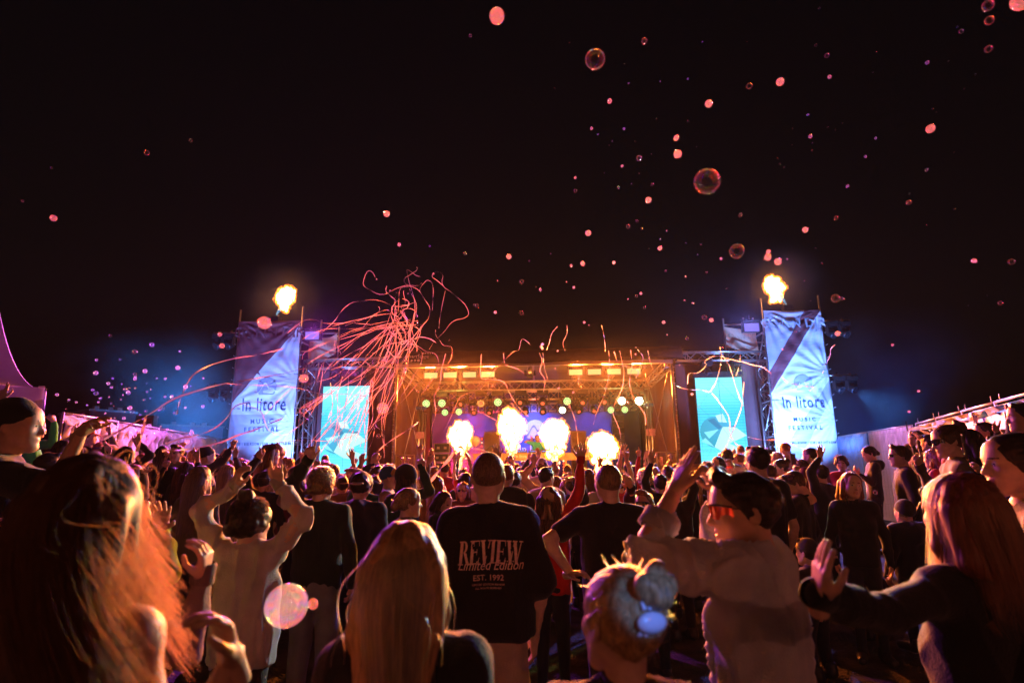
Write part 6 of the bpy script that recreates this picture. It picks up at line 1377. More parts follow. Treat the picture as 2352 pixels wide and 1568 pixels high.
tops = [('black', BLK), ('grey', (.12, .11, .11)), ('red', (.3, .02, .02)), ('white', (.5, .45, .42)), ('navy', (.015, .02, .06)), ('brown', (.16, .09, .05)), ('olive', (.09, .09, .04)), ('beige', (.38, .28, .2))]
hairs = [('short', 'm', 'short'), ('short', 'm', 'short'), ('buzz', 'm', 'cropped'), ('quiff', 'm', 'spiky'), ('long', 'f', 'long'), ('bob', 'f', 'chin length'), ('bun', 'f', 'pinned up'), ('wavy', 'f', 'wavy'), ('curly', 'm', 'curly')]
hcol = ['dark', 'brown', 'dark', 'light', 'black', 'blonde', 'red']
for px, py, d_ in slots:
    z = next(n for a, b, n in zones if a <= px < b or b == 2400)
    for _ in range(12):
        hs_, sx, hn = fr.choice(hairs); tn, tcol = fr.choice(tops); hc_ = fr.choice(hcol); arm = fr.random() < .48; cap = sx == 'm' and fr.random() < .2
        cl = {'dark': 'dark', 'black': 'black', 'light': 'light brown'}.get(hc_, hc_)
        lb = f'{"man" if sx == "m" else "woman"} with {hn} {cl} hair' + (' in cap' if cap else '') + f', {tn} top' + (', hand raised' if arm else '') + f', {z}'
        if lb not in taken: break
    taken[lb] = 1; kw = {}
    if arm:
        sd = fr.choice('LR'); o = (26 if sd == 'R' else -26) * 9 / d_; hx = px + o * fr.uniform(.6, 1.2); hy = py - fr.uniform(6, 34) * 9 / d_
        kw[sd] = ((hx, hy, d_ - .1), (hx + fr.uniform(-8, 8), hy - 150 / d_ * 1.5, d_ - .1), fr.choice(['open', 'fist', 'flat', 'point', 'rock', 'cup']), AW)
    v_ = at(px, py, d_); Hh = fr.uniform(1.6, 1.84) if sx == 'm' else fr.uniform(1.52, 1.7); kw['posed'] = (v_.x, v_.y, float(ground_z(v_.x)) + Hh)
    person(px, py, 0, lb, d=d_, yaw=fr.uniform(-35, 35), sex=sx, hair=(hs_, hc_), shirt=tcol, sleeve=fr.choice('lls'), hat_='cap' if cap else None, hatc=fr.choice([BLK, (.3, .25, .2), (.02, .04, .12)]), hatyaw=fr.choice([0, 180]), tone=fr.choice(['fair', 'mid']), **kw)
# ---- the disc jockey
person(0, 0, 0, 'disc jockey in a teal t-shirt with one arm raised behind the wooden desk', posed=S(.09, 3.25, 2.83), d=20, yaw=180, hair=('short', 'dark'), shirt=(.05, .4, .33), sleeve='s', ground=DW, group='people on the stage', tone='mid',
       R=((861.3 + .31743 * 1135, 746.5 + .31743 * 830, 20.0), (861.3 + .31743 * 1125, 746.5 + .31743 * 795, 20.0), 'flat', TC))
# ---- lettering on the tall man's back, following the cloth
def drape_on(root, part, name, geo, mat, x0, z0, off=.006, sx=1.0):
    src = next(c for c in root.children if c.name.split('.')[0] == part); me = src.data
    bvh = BVHTree.FromPolygons([v.co for v in me.vertices], [p.vertices for p in me.polygons])
    V, F = geo; P = []
    for x, z, _ in V:
        h = bvh.ray_cast(Vector((x0 + x * sx, -1.0, z0 + z)), Vector((0, 1, 0))); P.append((x0 + x * sx, (h[0].y if h[0] else -.1) - off, z0 + z))
    m = bpy.data.meshes.new(name); m.from_pydata(P, [], F); m.materials.append(mat); m.update(); o = link_mesh(name, m, src); return o
PK = pbr('tee_print', (.62, .42, .34), .7, 0, .2, 60)
def stroke_geo(polys):
    V = []; F = []
    for p in polys:
        b = len(V); V += [(x, z, 0) for x, z in p]; F.append(tuple(range(b, b + len(p))))
    return V, F
def serif_word(word, h, w):
    """heavy slanted serif capitals from thick stems, thin hairlines and serifs"""
    out = []
    def stem(x0, z0, x1, z1, t): out.append([(x0, z0), (x0 + t, z0), (x1 + t, z1), (x1, z1)])
    adv = 0
    for ch in word:
        L = []
        T, t = .23, .07
        def S_(a, b, c, d, th): L.append([(a, b), (a + th, b), (c + th, d), (c, d)])
        def B_(a, b, c, d): L.append([(a, b), (c, b), (c, d), (a, d)])
        if ch in 'REI':
            S_(.08, 0, .08, 1, T); B_(0, 0, .4, .05); B_(0, .95, .4, 1)
        if ch == 'R':
            for k in range(8):
                a0, a1 = [math.pi / 2 - math.pi * (k + q) / 8 for q in (0, 1)]
                L.append([(.36 + .3 * math.cos(a0), .745 + .255 * math.sin(a0)), (.36 + .3 * math.cos(a1), .745 + .255 * math.sin(a1)), (.36 + .12 * math.cos(a1), .745 + .2 * math.sin(a1)), (.36 + .12 * math.cos(a0), .745 + .2 * math.sin(a0))])
            S_(.66, 0, .38, .5, T * .9); B_(.6, 0, .95, .05); wd = .86
        elif ch == 'E':
            B_(.3, .95, .72, 1); B_(.3, .0, .75, .05); B_(.3, .49, .58, .54); L.append([(.66, 1), (.72, 1), (.74, .75), (.71, .75)]); L.append([(.68, 0), (.75, 0), (.78, .27), (.75, .27)]); L.append([(.55, .38), (.58, .38), (.58, .65), (.55, .65)]); wd = .8
        elif ch == 'V':
            S_(.32, 0, .06, 1, T); S_(.40, 0, .72, 1, t); B_(-.02, .95, .38, 1); B_(.58, .95, .9, 1); wd = .82
        elif ch == 'I': wd = .44
        elif ch == 'W':
            S_(.28, 0, .06, 1, T); S_(.36, 0, .58, 1, t); S_(.76, 0, .54, 1, T); S_(.84, 0, 1.14, 1, t); B_(-.02, .95, .36, 1); B_(.46, .95, .84, 1); B_(1.0, .95, 1.3, 1); wd = 1.25
        out += [[(x * h * .78 + adv + z * h * .12, z * h) for x, z in p] for p in L]; adv += wd * h * .78
    k = w / adv
    return [[(x * k - w / 2, z) for x, z in p] for p in out]
bend = lambda P, a: [[(x, z - a * x * x) for x, z in p] for p in P]
def subdiv(geo): return geo
zt = tee['H'] - .515
drape_on(TEE, 'shirt', 'lettering', stroke_geo(bend(serif_word('REVIEW', .105, .30), .35)), PK, .005, zt)
V, F = text_geo('Limited Edition', .046, sx=.8, shear=.35); V[:, 2] = 0; drape_on(TEE, 'shirt', 'lettering', (V, F), pbr('tee_print2', (.7, .5, .42), .7), .01, zt - .028, .009)
V, F = text_geo('EST. 1992', .026, sx=1.0, bold=.01); drape_on(TEE, 'shirt', 'lettering', (V, F), PK, .0, zt - .075)
for k, (t_, w_) in enumerate((('LIMITED EDITION REVIEW', .012), ('ALL RIGHTS RESERVED', .011))): V, F = text_geo(t_, w_ * .8, bold=.0); drape_on(TEE, 'shirt', 'lettering', (V, F), PK, .0, zt - .098 - .016 * k)
# ---- claw clip in the pinned-up hair
M_ = bun['HM'] @ Matrix.Translation((-.012, -.128, .028)) @ Matrix.Rotation(R_(12), 4, 'X'); mb = MB()
mb.lathe([(math.sin(math.pi * k / 10), -math.cos(math.pi * k / 10)) for k in range(11)], 18, M_ @ Matrix.Diagonal((.04, .016, .024, 1)))
for sg in (-1, 1):
    for k in range(4): mb.tube([M_ @ Vector((-.022 + .015 * k, .004, sg * .026)), M_ @ Vector((-.022 + .015 * k, .016, sg * .036)), M_ @ Vector((-.022 + .015 * k, .032, sg * .034))], [.005, .004, .002], 6)
mb.build('hair_clip', pbr('pearl_plastic', (.6, .7, .95), .12, .0, .1, coat=1.0), BUN, smooth=True)
# ---- bag strap across the woman at the front right
p_ = []
for t in np.linspace(0, 1, 14): v = red['tw'](red['zs'] + .02 - t * .62); p_.append(v + Vector((.13 - .33 * t, -.135 - .035 * math.sin(t * 3.1), 0)))
mb = MB(); Vs = []
for k, v in enumerate(p_): Vs += [v + Vector((.028, 0, .012)), v + Vector((-.028, 0, -.012))]
mb.add(Vs, [(2 * k, 2 * k + 2, 2 * k + 3, 2 * k + 1) for k in range(13)]); mb.build('bag_strap', pbr('tan_webbing', (.32, .18, .1), .7, 0, .2, 40, .3, 120), RED, smooth=True)
# ---- wristbands, phones
def band(info, root, k, col, name='wristband'):
    a, b = info['wr'][k], info['el'][k]; q = a.lerp(b, .12); MB().tube([q, q + (b - a).normalized() * .022], .034, 14, cap=False).build(name, pbr('band' + str(col), col, .5), root, smooth=True)
def phone(px, py, d, label, ang=0):
    v = at(px, py, d); root = empty('phone', mat=Matrix.Translation(v) @ Matrix.Rotation(R_(ang), 4, 'Z'), label=label, cat='phone', group='phones held in the crowd')
    MB().box((0, 0, 0), (.072, .008, .15)).build('case', M_BLK, root); MB().box((0, .0045, 0), (.066, .002, .142)).build('glass', pbr('phone_glass', (.01, .01, .012), .05), root); MB().box((-.02, -.006, .055), (.022, .004, .03)).build('camera_bump', M_BLK, root)
phone(1822, 1054, 7.65, 'dark phone held up before the right banner', 10); phone(2083, 978, 8.65, 'dark phone held up by the right fence', 50); phone(2213, 1020, 4.4, 'slim phone held upright by the woman with dark shoulder length hair', 60)
v = at(1962, 1070, 9.0)
band(_, W1, 'R', (.5, .6, .1)) if False else None
# ======================= paper streamers =======================
def spline(P, n):
    P = np.asarray(P, float); P = np.vstack([2 * P[0] - P[1], P, 2 * P[-1] - P[-2]]); out = []
    m = len(P) - 3
    for t in np.linspace(0, m - 1e-6, n):
        i = int(t); u = t - i; a, b, c, d = P[i:i + 4]
        out.append(.5 * ((2 * b) + (c - a) * u + (2 * a - 5 * b + 4 * c - d) * u * u + (3 * b - a - 3 * c + d) * u ** 3))
    return np.array(out)
M_STR, nt, b = nodes_mat('streamer_paper'); b.inputs['Base Color'].default_value = (.5, .33, .31, 1); b.inputs['Roughness'].default_value = .55
tr = N(nt, 'ShaderNodeBsdfTranslucent'); tr.inputs[0].default_value = (.5, .31, .28, 1); ms = N(nt, 'ShaderNodeMixShader'); ms.inputs[0].default_value = .45
nt.links.new(b.outputs[0], ms.inputs[1]); nt.links.new(tr.outputs[0], ms.inputs[2]); nt.links.new(ms.outputs[0], nt.nodes['Material Output'].inputs[0])
sr = random.Random(5); STREAMERS = 'paper streamers shot over the crowd'
def streamer(pts, d0, d1, label, width=.0085, wob=.5):
    Lp = sum(math.dist(p, q) for p, q in zip(pts[:-1], pts[1:])); n = max(12, int(Lp / 7)); P2 = spline(pts, n); s = np.linspace(0, 1, n); ph = sr.uniform(0, 6)
    C = np.array([at(x, y, d0 + (d1 - d0) * t + .35 * math.sin(ph + 5 * t))[:] for (x, y), t in zip(P2, s)])
    C += (snoise(C, 9, sr.randrange(9))[:, None] * .02 * wob) * np.array([.6, .6, 1])
    T = np.gradient(C, axis=0); T /= np.linalg.norm(T, axis=1)[:, None] + 1e-9
    A = np.cross(T, [.3, -.9, .2]); A /= np.linalg.norm(A, axis=1)[:, None] + 1e-9; B = np.cross(T, A)
    tw_ = ph + 2.2 * np.sin(s * 6 + ph) + s * sr.uniform(-8, 8); W = (A * np.cos(tw_)[:, None] + B * np.sin(tw_)[:, None]) * width / 2
    i = np.arange(n - 1); o = link_mesh('paper_streamer', np_mesh('paper_streamer', np.concatenate([C + W, C - W]), [np.stack([i, i + 1, i + 1 + n, i + n], 1)], M_STR)); tag(o, label, 'streamer', STREAMERS); return o
z1 = lambda L_: [(660.4 + x * .2197, 574.2 + y * .2197) for x, y in L_]
zA_ = lambda L_: [(1493 + x * .3296, 602.9 + y * .3296) for x, y in L_]
zB_ = lambda L_: [(861.3 + x * .31743, 746.5 + y * .31743) for x, y in L_]
streamer(z1([(915, 280), (895, 240), (860, 218), (825, 235), (795, 310), (790, 370), (830, 405), (900, 440), (970, 462), (1040, 455), (1100, 420), (1170, 390), (1230, 372), (1290, 372), (1350, 375), (1390, 355), (1405, 342)]), 10, 10.5, 'streamer curling round in a hook at the upper left of the tangle')
streamer(z1([(1350, 178), (1352, 210), (1310, 240), (1265, 270), (1230, 290), (1220, 330), (1260, 365), (1330, 395), (1380, 430), (1430, 510), (1480, 580), (1490, 640), (1470, 720), (1420, 780), (1370, 860), (1340, 940)]), 10, 10.6, 'streamer with the topmost free end above the tangle')
streamer(z1([(1385, 280), (1340, 265), (1290, 225), (1250, 205), (1255, 260), (1270, 340), (1300, 420), (1330, 560), (1330, 700), (1300, 830)]), 10.2, 10.8, 'streamer with a sharp bend at the top of the tangle')
streamer(z1([(1380, 440), (1390, 390), (1440, 330), (1470, 316), (1510, 340), (1525, 420), (1520, 520), (1515, 630)]), 10, 10.4, 'streamer bent into an upside down U right of the tangle')
streamer(z1([(1580, 820), (1590, 740), (1605, 640), (1630, 520), (1650, 425)]), 10, 10.3, 'nearly straight streamer hanging right of the tangle')
streamer(z1([(1630, 370), (1560, 310), (1515, 280), (1525, 240), (1560, 225), (1610, 240), (1625, 280), (1615, 330), (1640, 390), (1700, 430), (1780, 500), (1850, 570), (1890, 650), (1880, 690), (1830, 720), (1760, 730), (1700, 770), (1650, 840), (1590, 900), (1530, 960), (1480, 1040)]), 10, 11, 'rightmost streamer with a small loop at its upper end')
streamer(z1([(0, 870), (80, 800), (180, 735), (270, 728), (330, 745), (400, 765), (520, 768), (640, 755), (760, 768), (870, 780), (950, 790), (1050, 770), (1150, 760), (1250, 750)]), 12, 10.5, 'long streamer running level from the tangle to the left banner top')
streamer(z1([(300, 900), (430, 800), (500, 730), (540, 670), (600, 600), (680, 550), (780, 538), (870, 518), (950, 525), (1030, 550), (1110, 590), (1200, 590), (1260, 570), (1320, 550)]), 11.5, 10.2, 'long streamer arching up left of the tangle')
streamer(z1([(1140, 440), (1120, 530), (1130, 600), (1145, 660), (1125, 690), (1170, 760), (1220, 830), (1240, 940)]), 10.3, 10.8, 'kinked streamer hanging through the left of the tangle')
streamer(z1([(1300, 380), (1200, 390), (1170, 430), (1165, 530), (1155, 640)]), 10.2, 10.6, 'short streamer drooping beside the kinked one')
streamer(z1([(490, 1010), (500, 940), (520, 980), (530, 1030), (560, 1090)]), 12, 12, 'short zigzag streamer above the left wing truss')
streamer(z1([(950, 590), (965, 615), (940, 660), (880, 690), (800, 720), (720, 745), (600, 790)]), 11, 11.5, 'streamer with a short upturned end left of the tangle')
streamer(z1([(1085, 710), (1075, 650), (1040, 625), (980, 640), (900, 680), (830, 760), (780, 820)]), 11, 11, 'streamer bent over like a cane left of the tangle')
streamer(z1([(1550, 830), (1545, 880), (1590, 950), (1630, 995), (1710, 1010), (1720, 1060), (1710, 1130), (1670, 1200), (1620, 1320)]), 11, 12.5, 'streamer dropping in steps over the roof edge')
streamer(z1([(1270, 985), (1330, 985), (1380, 1020), (1450, 1060), (1520, 1075), (1560, 1110), (1580, 1180), (1570, 1240), (1540, 1310), (1480, 1400), (1410, 1500)]), 10.5, 11.5, 'streamer swinging in front of the left flood lamps')
streamer(z1([(1310, 990), (1400, 1060), (1410, 1130), (1390, 1190), (1340, 1280), (1280, 1390), (1200, 1510), (1170, 1568), (1120, 1680)]), 10, 9.5, 'long diagonal streamer in front of the stage left wall')
streamer([(240, 1008), (300, 975), (345, 950), (400, 915), (460, 895), (520, 880), (580, 870), (640, 860), (700, 845)], 5.2, 9, 'long rising streamer across the blue haze left of the left banner', .02)
streamer([(405, 952), (415, 915), (440, 865), (480, 840), (530, 825), (590, 815), (650, 800)], 7, 9, 'streamer bent at a sharp corner left of the left banner', .02)
streamer([(338, 948), (328, 985), (316, 1035)], 5, 5, 'thick straight streamer hanging before the left fence', .028)
streamer([(380, 1020), (420, 1005), (450, 1000), (490, 985), (520, 960), (545, 930), (600, 922)], 7, 9, 'streamer climbing in front of the purple trailer', .02)
streamer([(372, 1036), (430, 1032), (500, 1018), (545, 1000), (590, 985), (650, 960)], 6.4, 9, 'streamer lying over the raised hands left of the left banner', .022)
streamer([(520, 880), (600, 885), (680, 890), (740, 905), (800, 905), (850, 912)], 9, 10, 'streamer crossing the middle of the left banner')
streamer([(600, 960), (660, 900), (690, 885), (760, 868), (800, 840), (830, 830), (850, 838)], 10, 10.5, 'streamer arching from the left banner to the left LED screen')
streamer([(560, 930), (600, 945), (615, 985), (650, 1000), (690, 975), (720, 940), (735, 890), (745, 830)], 9, 9.5, 'sagging streamer loop before the lower left banner')
streamer([(640, 1015), (700, 1010), (760, 1012), (810, 1000), (870, 965), (920, 925), (960, 880)], 9, 10, 'streamer crossing below the left LED screen')
streamer([(862, 1062), (870, 1035), (900, 1010), (940, 985), (960, 970)], 8, 8.5, 'pink streamer end before the stage left wall', .02)
streamer([(983, 1112), (1018, 1070), (1053, 1028), (1062, 1030), (1085, 1055), (1105, 1085)], 6, 6.3, 'broad pale streamer hooked below the leftmost flame', .034, 0)
streamer([(1053, 1028), (1090, 1030), (1112, 1035), (1122, 1045)], 6.3, 6.4, 'short streamer running right from the broad pale one', .02)
streamer(zB_([(1130, 150), (1100, 120), (1060, 105), (1040, 180), (1000, 195), (940, 250), (860, 330), (790, 410), (740, 470), (620, 520), (560, 640), (495, 780)]), 10, 11, 'long streamer slanting across the stage roof from a curled end')
streamer(zB_([(1220, 130), (1200, 150), (1215, 175)]), 11, 11, 'crumpled scrap of streamer over the roof edge', .05)
for k, (L_, lb) in enumerate((([(1320, 10), (1280, 60), (1260, 130), (1240, 190)], 'faint streamer left of two crossing ones above the roof'), ([(1390, 0), (1390, 60), (1360, 130), (1375, 185)], 'faint streamer right of two crossing ones above the roof'), ([(1640, 0), (1655, 70), (1665, 150), (1668, 190)], 'faint straight streamer above the right roof edge'), ([(930, 205), (940, 280), (975, 300), (1040, 320), (1080, 350)], 'streamer blown over the roof edge near the centre'),
    ([(1190, 200), (1210, 260), (1195, 330), (1230, 390), (1220, 480)], 'streamer hanging left of the theatre lamp'), ([(1215, 200), (1220, 260), (1230, 330), (1250, 400)], 'second streamer hanging by the theatre lamp'), ([(1690, 185), (1700, 300), (1690, 380), (1660, 500), (1600, 640), (1580, 720)], 'long streamer before the right flood lamps'), ([(1770, 185), (1785, 260), (1800, 330), (1790, 450), (1740, 560), (1720, 640), (1770, 760), (1780, 900)], 'streamer hanging before the right moving heads'),
    ([(1850, 180), (1860, 300), (1840, 420), (1880, 540), (1950, 640), (1960, 720)], 'streamer curving past the dazzling white lamp'), ([(1975, 180), (1985, 250), (2010, 320)], 'short streamer at the right roof corner'), ([(1900, 175), (1940, 240), (1900, 330)], 'short streamer bent at the right roof edge'), ([(1730, 190), (1770, 280), (1900, 330), (1890, 380)], 'streamer tangled over the outer right flood lamps'),
    ([(770, 210), (765, 300), (770, 380), (840, 390), (930, 410), (980, 500), (1040, 590), (1110, 660)], 'streamer trailing down to the middle moving heads'), ([(510, 210), (480, 330), (470, 430), (430, 520), (440, 640), (410, 760), (425, 980)], 'long streamer hanging down the stage left side'), ([(1400, 570), (1440, 660), (1460, 760), (1470, 860)], 'streamer hanging beside the right speaker'), ([(880, 690), (780, 640), (700, 600)], 'thin streamer by the tallest flame'), ([(990, 560), (1030, 620), (1110, 660)], 'streamer before the blue backdrop'), ([(1480, 360), (1470, 420), (1500, 450)], 'short streamer on the front truss'))):
    streamer(zB_(L_), 11 + .3 * (k % 4), 12.5 + .3 * (k % 3), lb, .016)
for L_, lb in (([(262, 845), (270, 775), (330, 770), (390, 720), (380, 690), (430, 658), (490, 650), (560, 675), (640, 690), (720, 715), (790, 730), (850, 780)], 'long streamer draped over the top of the right LED screen'), ([(490, 585), (500, 640), (545, 700), (580, 800), (610, 900), (650, 1000)], 'streamer hanging down the front of the right LED screen'), ([(160, 840), (210, 870), (280, 885), (350, 885), (420, 900), (440, 860)], 'streamer reaching into the right LED screen from its left'), ([(500, 650), (490, 720), (460, 830), (420, 900)], 'short streamer at the top centre of the right LED screen'), ([(680, 1215), (760, 1230), (850, 1235), (920, 1235), (1000, 1270), (1080, 1300)], 'level streamer between right LED screen and right banner'), ([(1290, 570), (1260, 600), (1255, 650), (1230, 700), (1200, 770)], 'streamer curling off the right edge of the right banner'), ([(430, 910), (480, 970), (550, 1080), (560, 1200), (620, 1290)], 'thin streamer crossing the arrow on the right LED screen'), ([(655, 830), (640, 990), (610, 1090), (540, 1260), (500, 1350)], 'thin streamer on the right half of the right LED screen'), ([(630, 640), (620, 720), (600, 790)], 'short streamer hanging from the right wing truss'), ([(440, 1420), (500, 1360), (600, 1340), (680, 1320)], 'streamer across the foot of the right LED screen'), ([(910, 790), (970, 840), (1080, 860), (1140, 870)], 'thin streamer crossing the words of the right banner')):
    streamer(zA_(L_), 11, 12.5, lb, .018)
# the sheaf falling from the tangle towards the left LED screen: alike strands share a label
for k in range(26):
    sx_, sy_ = sr.uniform(895, 965), sr.uniform(705, 800); ex, ey = sr.uniform(690, 900), sr.uniform(930, 1045); mx, my = sx_ + (ex - sx_) * .35 + sr.uniform(-18, 18), sy_ + (ey - sy_) * .42; qx, qy = sx_ + (ex - sx_) * .72 + sr.uniform(-14, 14), sy_ + (ey - sy_) * .74
    streamer([(sx_ + sr.uniform(-15, 25), sy_ - sr.uniform(5, 60)), (sx_, sy_), (mx, my), (qx, qy), (ex, ey), (ex + sr.uniform(-12, 8), ey + sr.uniform(5, 25))], sr.uniform(9.5, 10.8), sr.uniform(9.5, 12), 'thin paper streamer in the sheaf falling from the tangle towards the left LED screen')
for k in range(11):
    sx_, sy_ = sr.uniform(885, 960), sr.uniform(715, 765); ex, ey = sr.uniform(700, 820), sr.uniform(755, 850)
    streamer([(sx_, sy_), (sx_ * .66 + ex * .34, sy_ * .8 + ey * .2 + sr.uniform(-8, 4)), (sx_ * .33 + ex * .67, sy_ * .45 + ey * .55), (ex, ey), (ex - sr.uniform(10, 40), ey + sr.uniform(15, 50))], 10.3, sr.uniform(10.5, 12), 'thin paper streamer sweeping left from the tangle above the left wing truss')
for k in range(9):
    x, y = sr.uniform(905, 965), sr.uniform(715, 790); P_ = [(x, y)]; an = sr.uniform(0, 6)
    for q in range(6): an += sr.uniform(-1.5, 1.5); x += 17 * math.cos(an); y += 15 * math.sin(an); P_.append((x, y))
    streamer(P_, 10.2, 10.5, 'crumpled paper streamer in the heart of the tangle', .016, 1.5)
for k in range(16):
    ex, ey = sr.uniform(745, 845), sr.uniform(930, 1050); x0, y0 = ex + sr.uniform(0, 35), ey - sr.uniform(50, 120)
    streamer([(x0, y0), ((x0 + ex) / 2 + sr.uniform(-8, 8), (y0 + ey) / 2), (ex, ey)], 11, 12, 'short dark looking streamer end against the left LED screen', .014)
# ======================= soap bubbles =======================
def bub_mesh(name, seg=20):
    mb = MB(); n = seg // 2; mb.lathe([(math.sin(math.pi * k / n), -math.cos(math.pi * k / n)) for k in range(n + 1)], seg); return mb
def bubble_mat(name, fill, col=(.8, .5, .62)):
    m = bpy.data.materials.new(name); m.use_nodes = True; nt = m.node_tree; nt.nodes.clear(); o = N(nt, 'ShaderNodeOutputMaterial'); t = N(nt, 'ShaderNodeBsdfTransparent')
    lw = N(nt, 'ShaderNodeFresnel'); lw.inputs['IOR'].default_value = 2.3; gl = N(nt, 'ShaderNodeBsdfGlossy'); gl.inputs['Roughness'].default_value = .04
    tc = N(nt, 'ShaderNodeTexCoord'); ns = N(nt, 'ShaderNodeTexNoise'); ns.inputs['Scale'].default_value = 1.2; ns.inputs['Detail'].default_value = 2; wv = N(nt, 'ShaderNodeValToRGB'); e = wv.color_ramp.elements; e[0].color = (1, .12, .08, 1); e[0].position = .02; e[1].color = (.9, .08, .5, 1); e[1].position = .97
    q = e.new(.22); q.color = (1, .6, .08, 1); q = e.new(.42); q.color = (.15, .8, .35, 1); q = e.new(.6); q.color = (.06, .25, 1, 1); q = e.new(.8); q.color = (.5, .08, 1, 1)
    nt.links.new(tc.outputs['Object'], ns.inputs['Vector']); sz = N(nt, 'ShaderNodeSeparateXYZ'); nt.links.new(tc.outputs['Object'], sz.inputs[0]); k1 = N(nt, 'ShaderNodeMath', operation='MULTIPLY'); k1.inputs[1].default_value = 3.0; nt.links.new(ns.outputs['Fac'], k1.inputs[0]); k2 = N(nt, 'ShaderNodeMath', operation='MULTIPLY_ADD'); k2.inputs[1].default_value = .9; nt.links.new(sz.outputs[2], k2.inputs[0]); nt.links.new(k1.outputs[0], k2.inputs[2]); k3 = N(nt, 'ShaderNodeMath', operation='FRACT'); nt.links.new(k2.outputs[0], k3.inputs[0]); nt.links.new(k3.outputs[0], wv.inputs[0]); 
    mx = N(nt, 'ShaderNodeMixShader'); base = t
    if True:
        d = N(nt, 'ShaderNodeBsdfDiffuse'); d.inputs[0].default_value = (*col, 1); tl = N(nt, 'ShaderNodeBsdfTranslucent'); tl.inputs[0].default_value = (*col, 1); m1 = N(nt, 'ShaderNodeMixShader'); m1.inputs[0].default_value = .6; nt.links.new(d.outputs[0], m1.inputs[1]); nt.links.new(tl.outputs[0], m1.inputs[2])
        m2 = N(nt, 'ShaderNodeMixShader'); lf = N(nt, 'ShaderNodeLayerWeight'); pw = N(nt, 'ShaderNodeMath', operation='POWER'); pw.inputs[1].default_value = 3.5; lf.inputs[0].default_value = .5; nt.links.new(lf.outputs['Facing'], pw.inputs[0]); sc_ = N(nt, 'ShaderNodeMath', operation='MULTIPLY_ADD'); sc_.inputs[1].default_value = .16 if fill == 0 else .16; sc_.inputs[2].default_value = fill; nt.links.new(pw.outputs[0], sc_.inputs[0]); nt.links.new(sc_.outputs[0], m2.inputs[0]); nt.links.new(t.outputs[0], m2.inputs[1]); nt.links.new(m1.outputs[0], m2.inputs[2]); base = m2
    cm_ = N(nt, 'ShaderNodeMix', data_type='RGBA', blend_type='MULTIPLY'); cm_.inputs[0].default_value = 1; nt.links.new(wv.outputs[0], cm_.inputs[6]); nt.links.new(lw.outputs[0], cm_.inputs[7]); nt.links.new(cm_.outputs[2], gl.inputs[0])
    ad = N(nt, 'ShaderNodeAddShader'); nt.links.new(base.outputs[0], ad.inputs[0]); nt.links.new(gl.outputs[0], ad.inputs[1]); nt.nodes.remove(mx); nt.links.new(ad.outputs[0], o.inputs[0]); return m
MB_F, MB_C, MB_P = bubble_mat('smoke_filled_bubble', .15), bubble_mat('clear_bubble', 0), bubble_mat('pale_smoke_bubble', .2, (.5, .72, .85))  # pink and bluish fills carry the coloured light on the smoke
_bm = {(t, s): bub_mesh('soap_bubble', s).mesh('soap_bubble', m, True) for t, m in (('f', MB_F), ('c', MB_C), ('p', MB_P)) for s in (10, 24)}
BUB = 'soap bubbles drifting over the field'
def bubble(px, py, r, t, label=None, diam=None, d=None):
    diam = diam or (.03 + .012 * sr.random() + .0016 * r)
    if d is None: d = min(max(diam * FPX / (2 * r), 1.0), 11.5)
    v = at(px, py, d)
    while v.z > 7.8: d *= .9; v = at(px, py, d)
    o = bpy.data.objects.new('soap_bubble', _bm[(t, 24 if r > 4 else 10)]); COL.objects.link(o); s = r * d / FPX; o.location = v; o.scale = (s * sr.uniform(.92, 1.04), s, s * sr.uniform(.95, 1.06)); o.rotation_euler = (sr.uniform(-.4, .4), sr.uniform(-.6, .6), sr.uniform(0, 6))
    if label is None:
        zone = 'left half of the night sky' if px < 1000 else ('night sky above the stage' if px < 1620 else 'right side of the night sky')
        if py > 740: zone = 'air in front of the stage' if 560 < px < 1900 else ('haze left of the left banner' if px < 560 else 'air before the right fence')
        label = f'{"tiny" if r < 3.2 else "small"} {"milky smoke filled" if t == "f" else "clear"} soap bubble in the {zone}'
    return tag(o, label, 'bubble', BUB)
def B3(L_): return [(947.5 + .4028 * x, .4028 * y, r * .4028, t, lb) for x, y, r, t, lb in L_]
def B4(L_): return [(1665.2 + .4028 * x, .4028 * y, r * .4028, t, lb) for x, y, r, t, lb in L_]
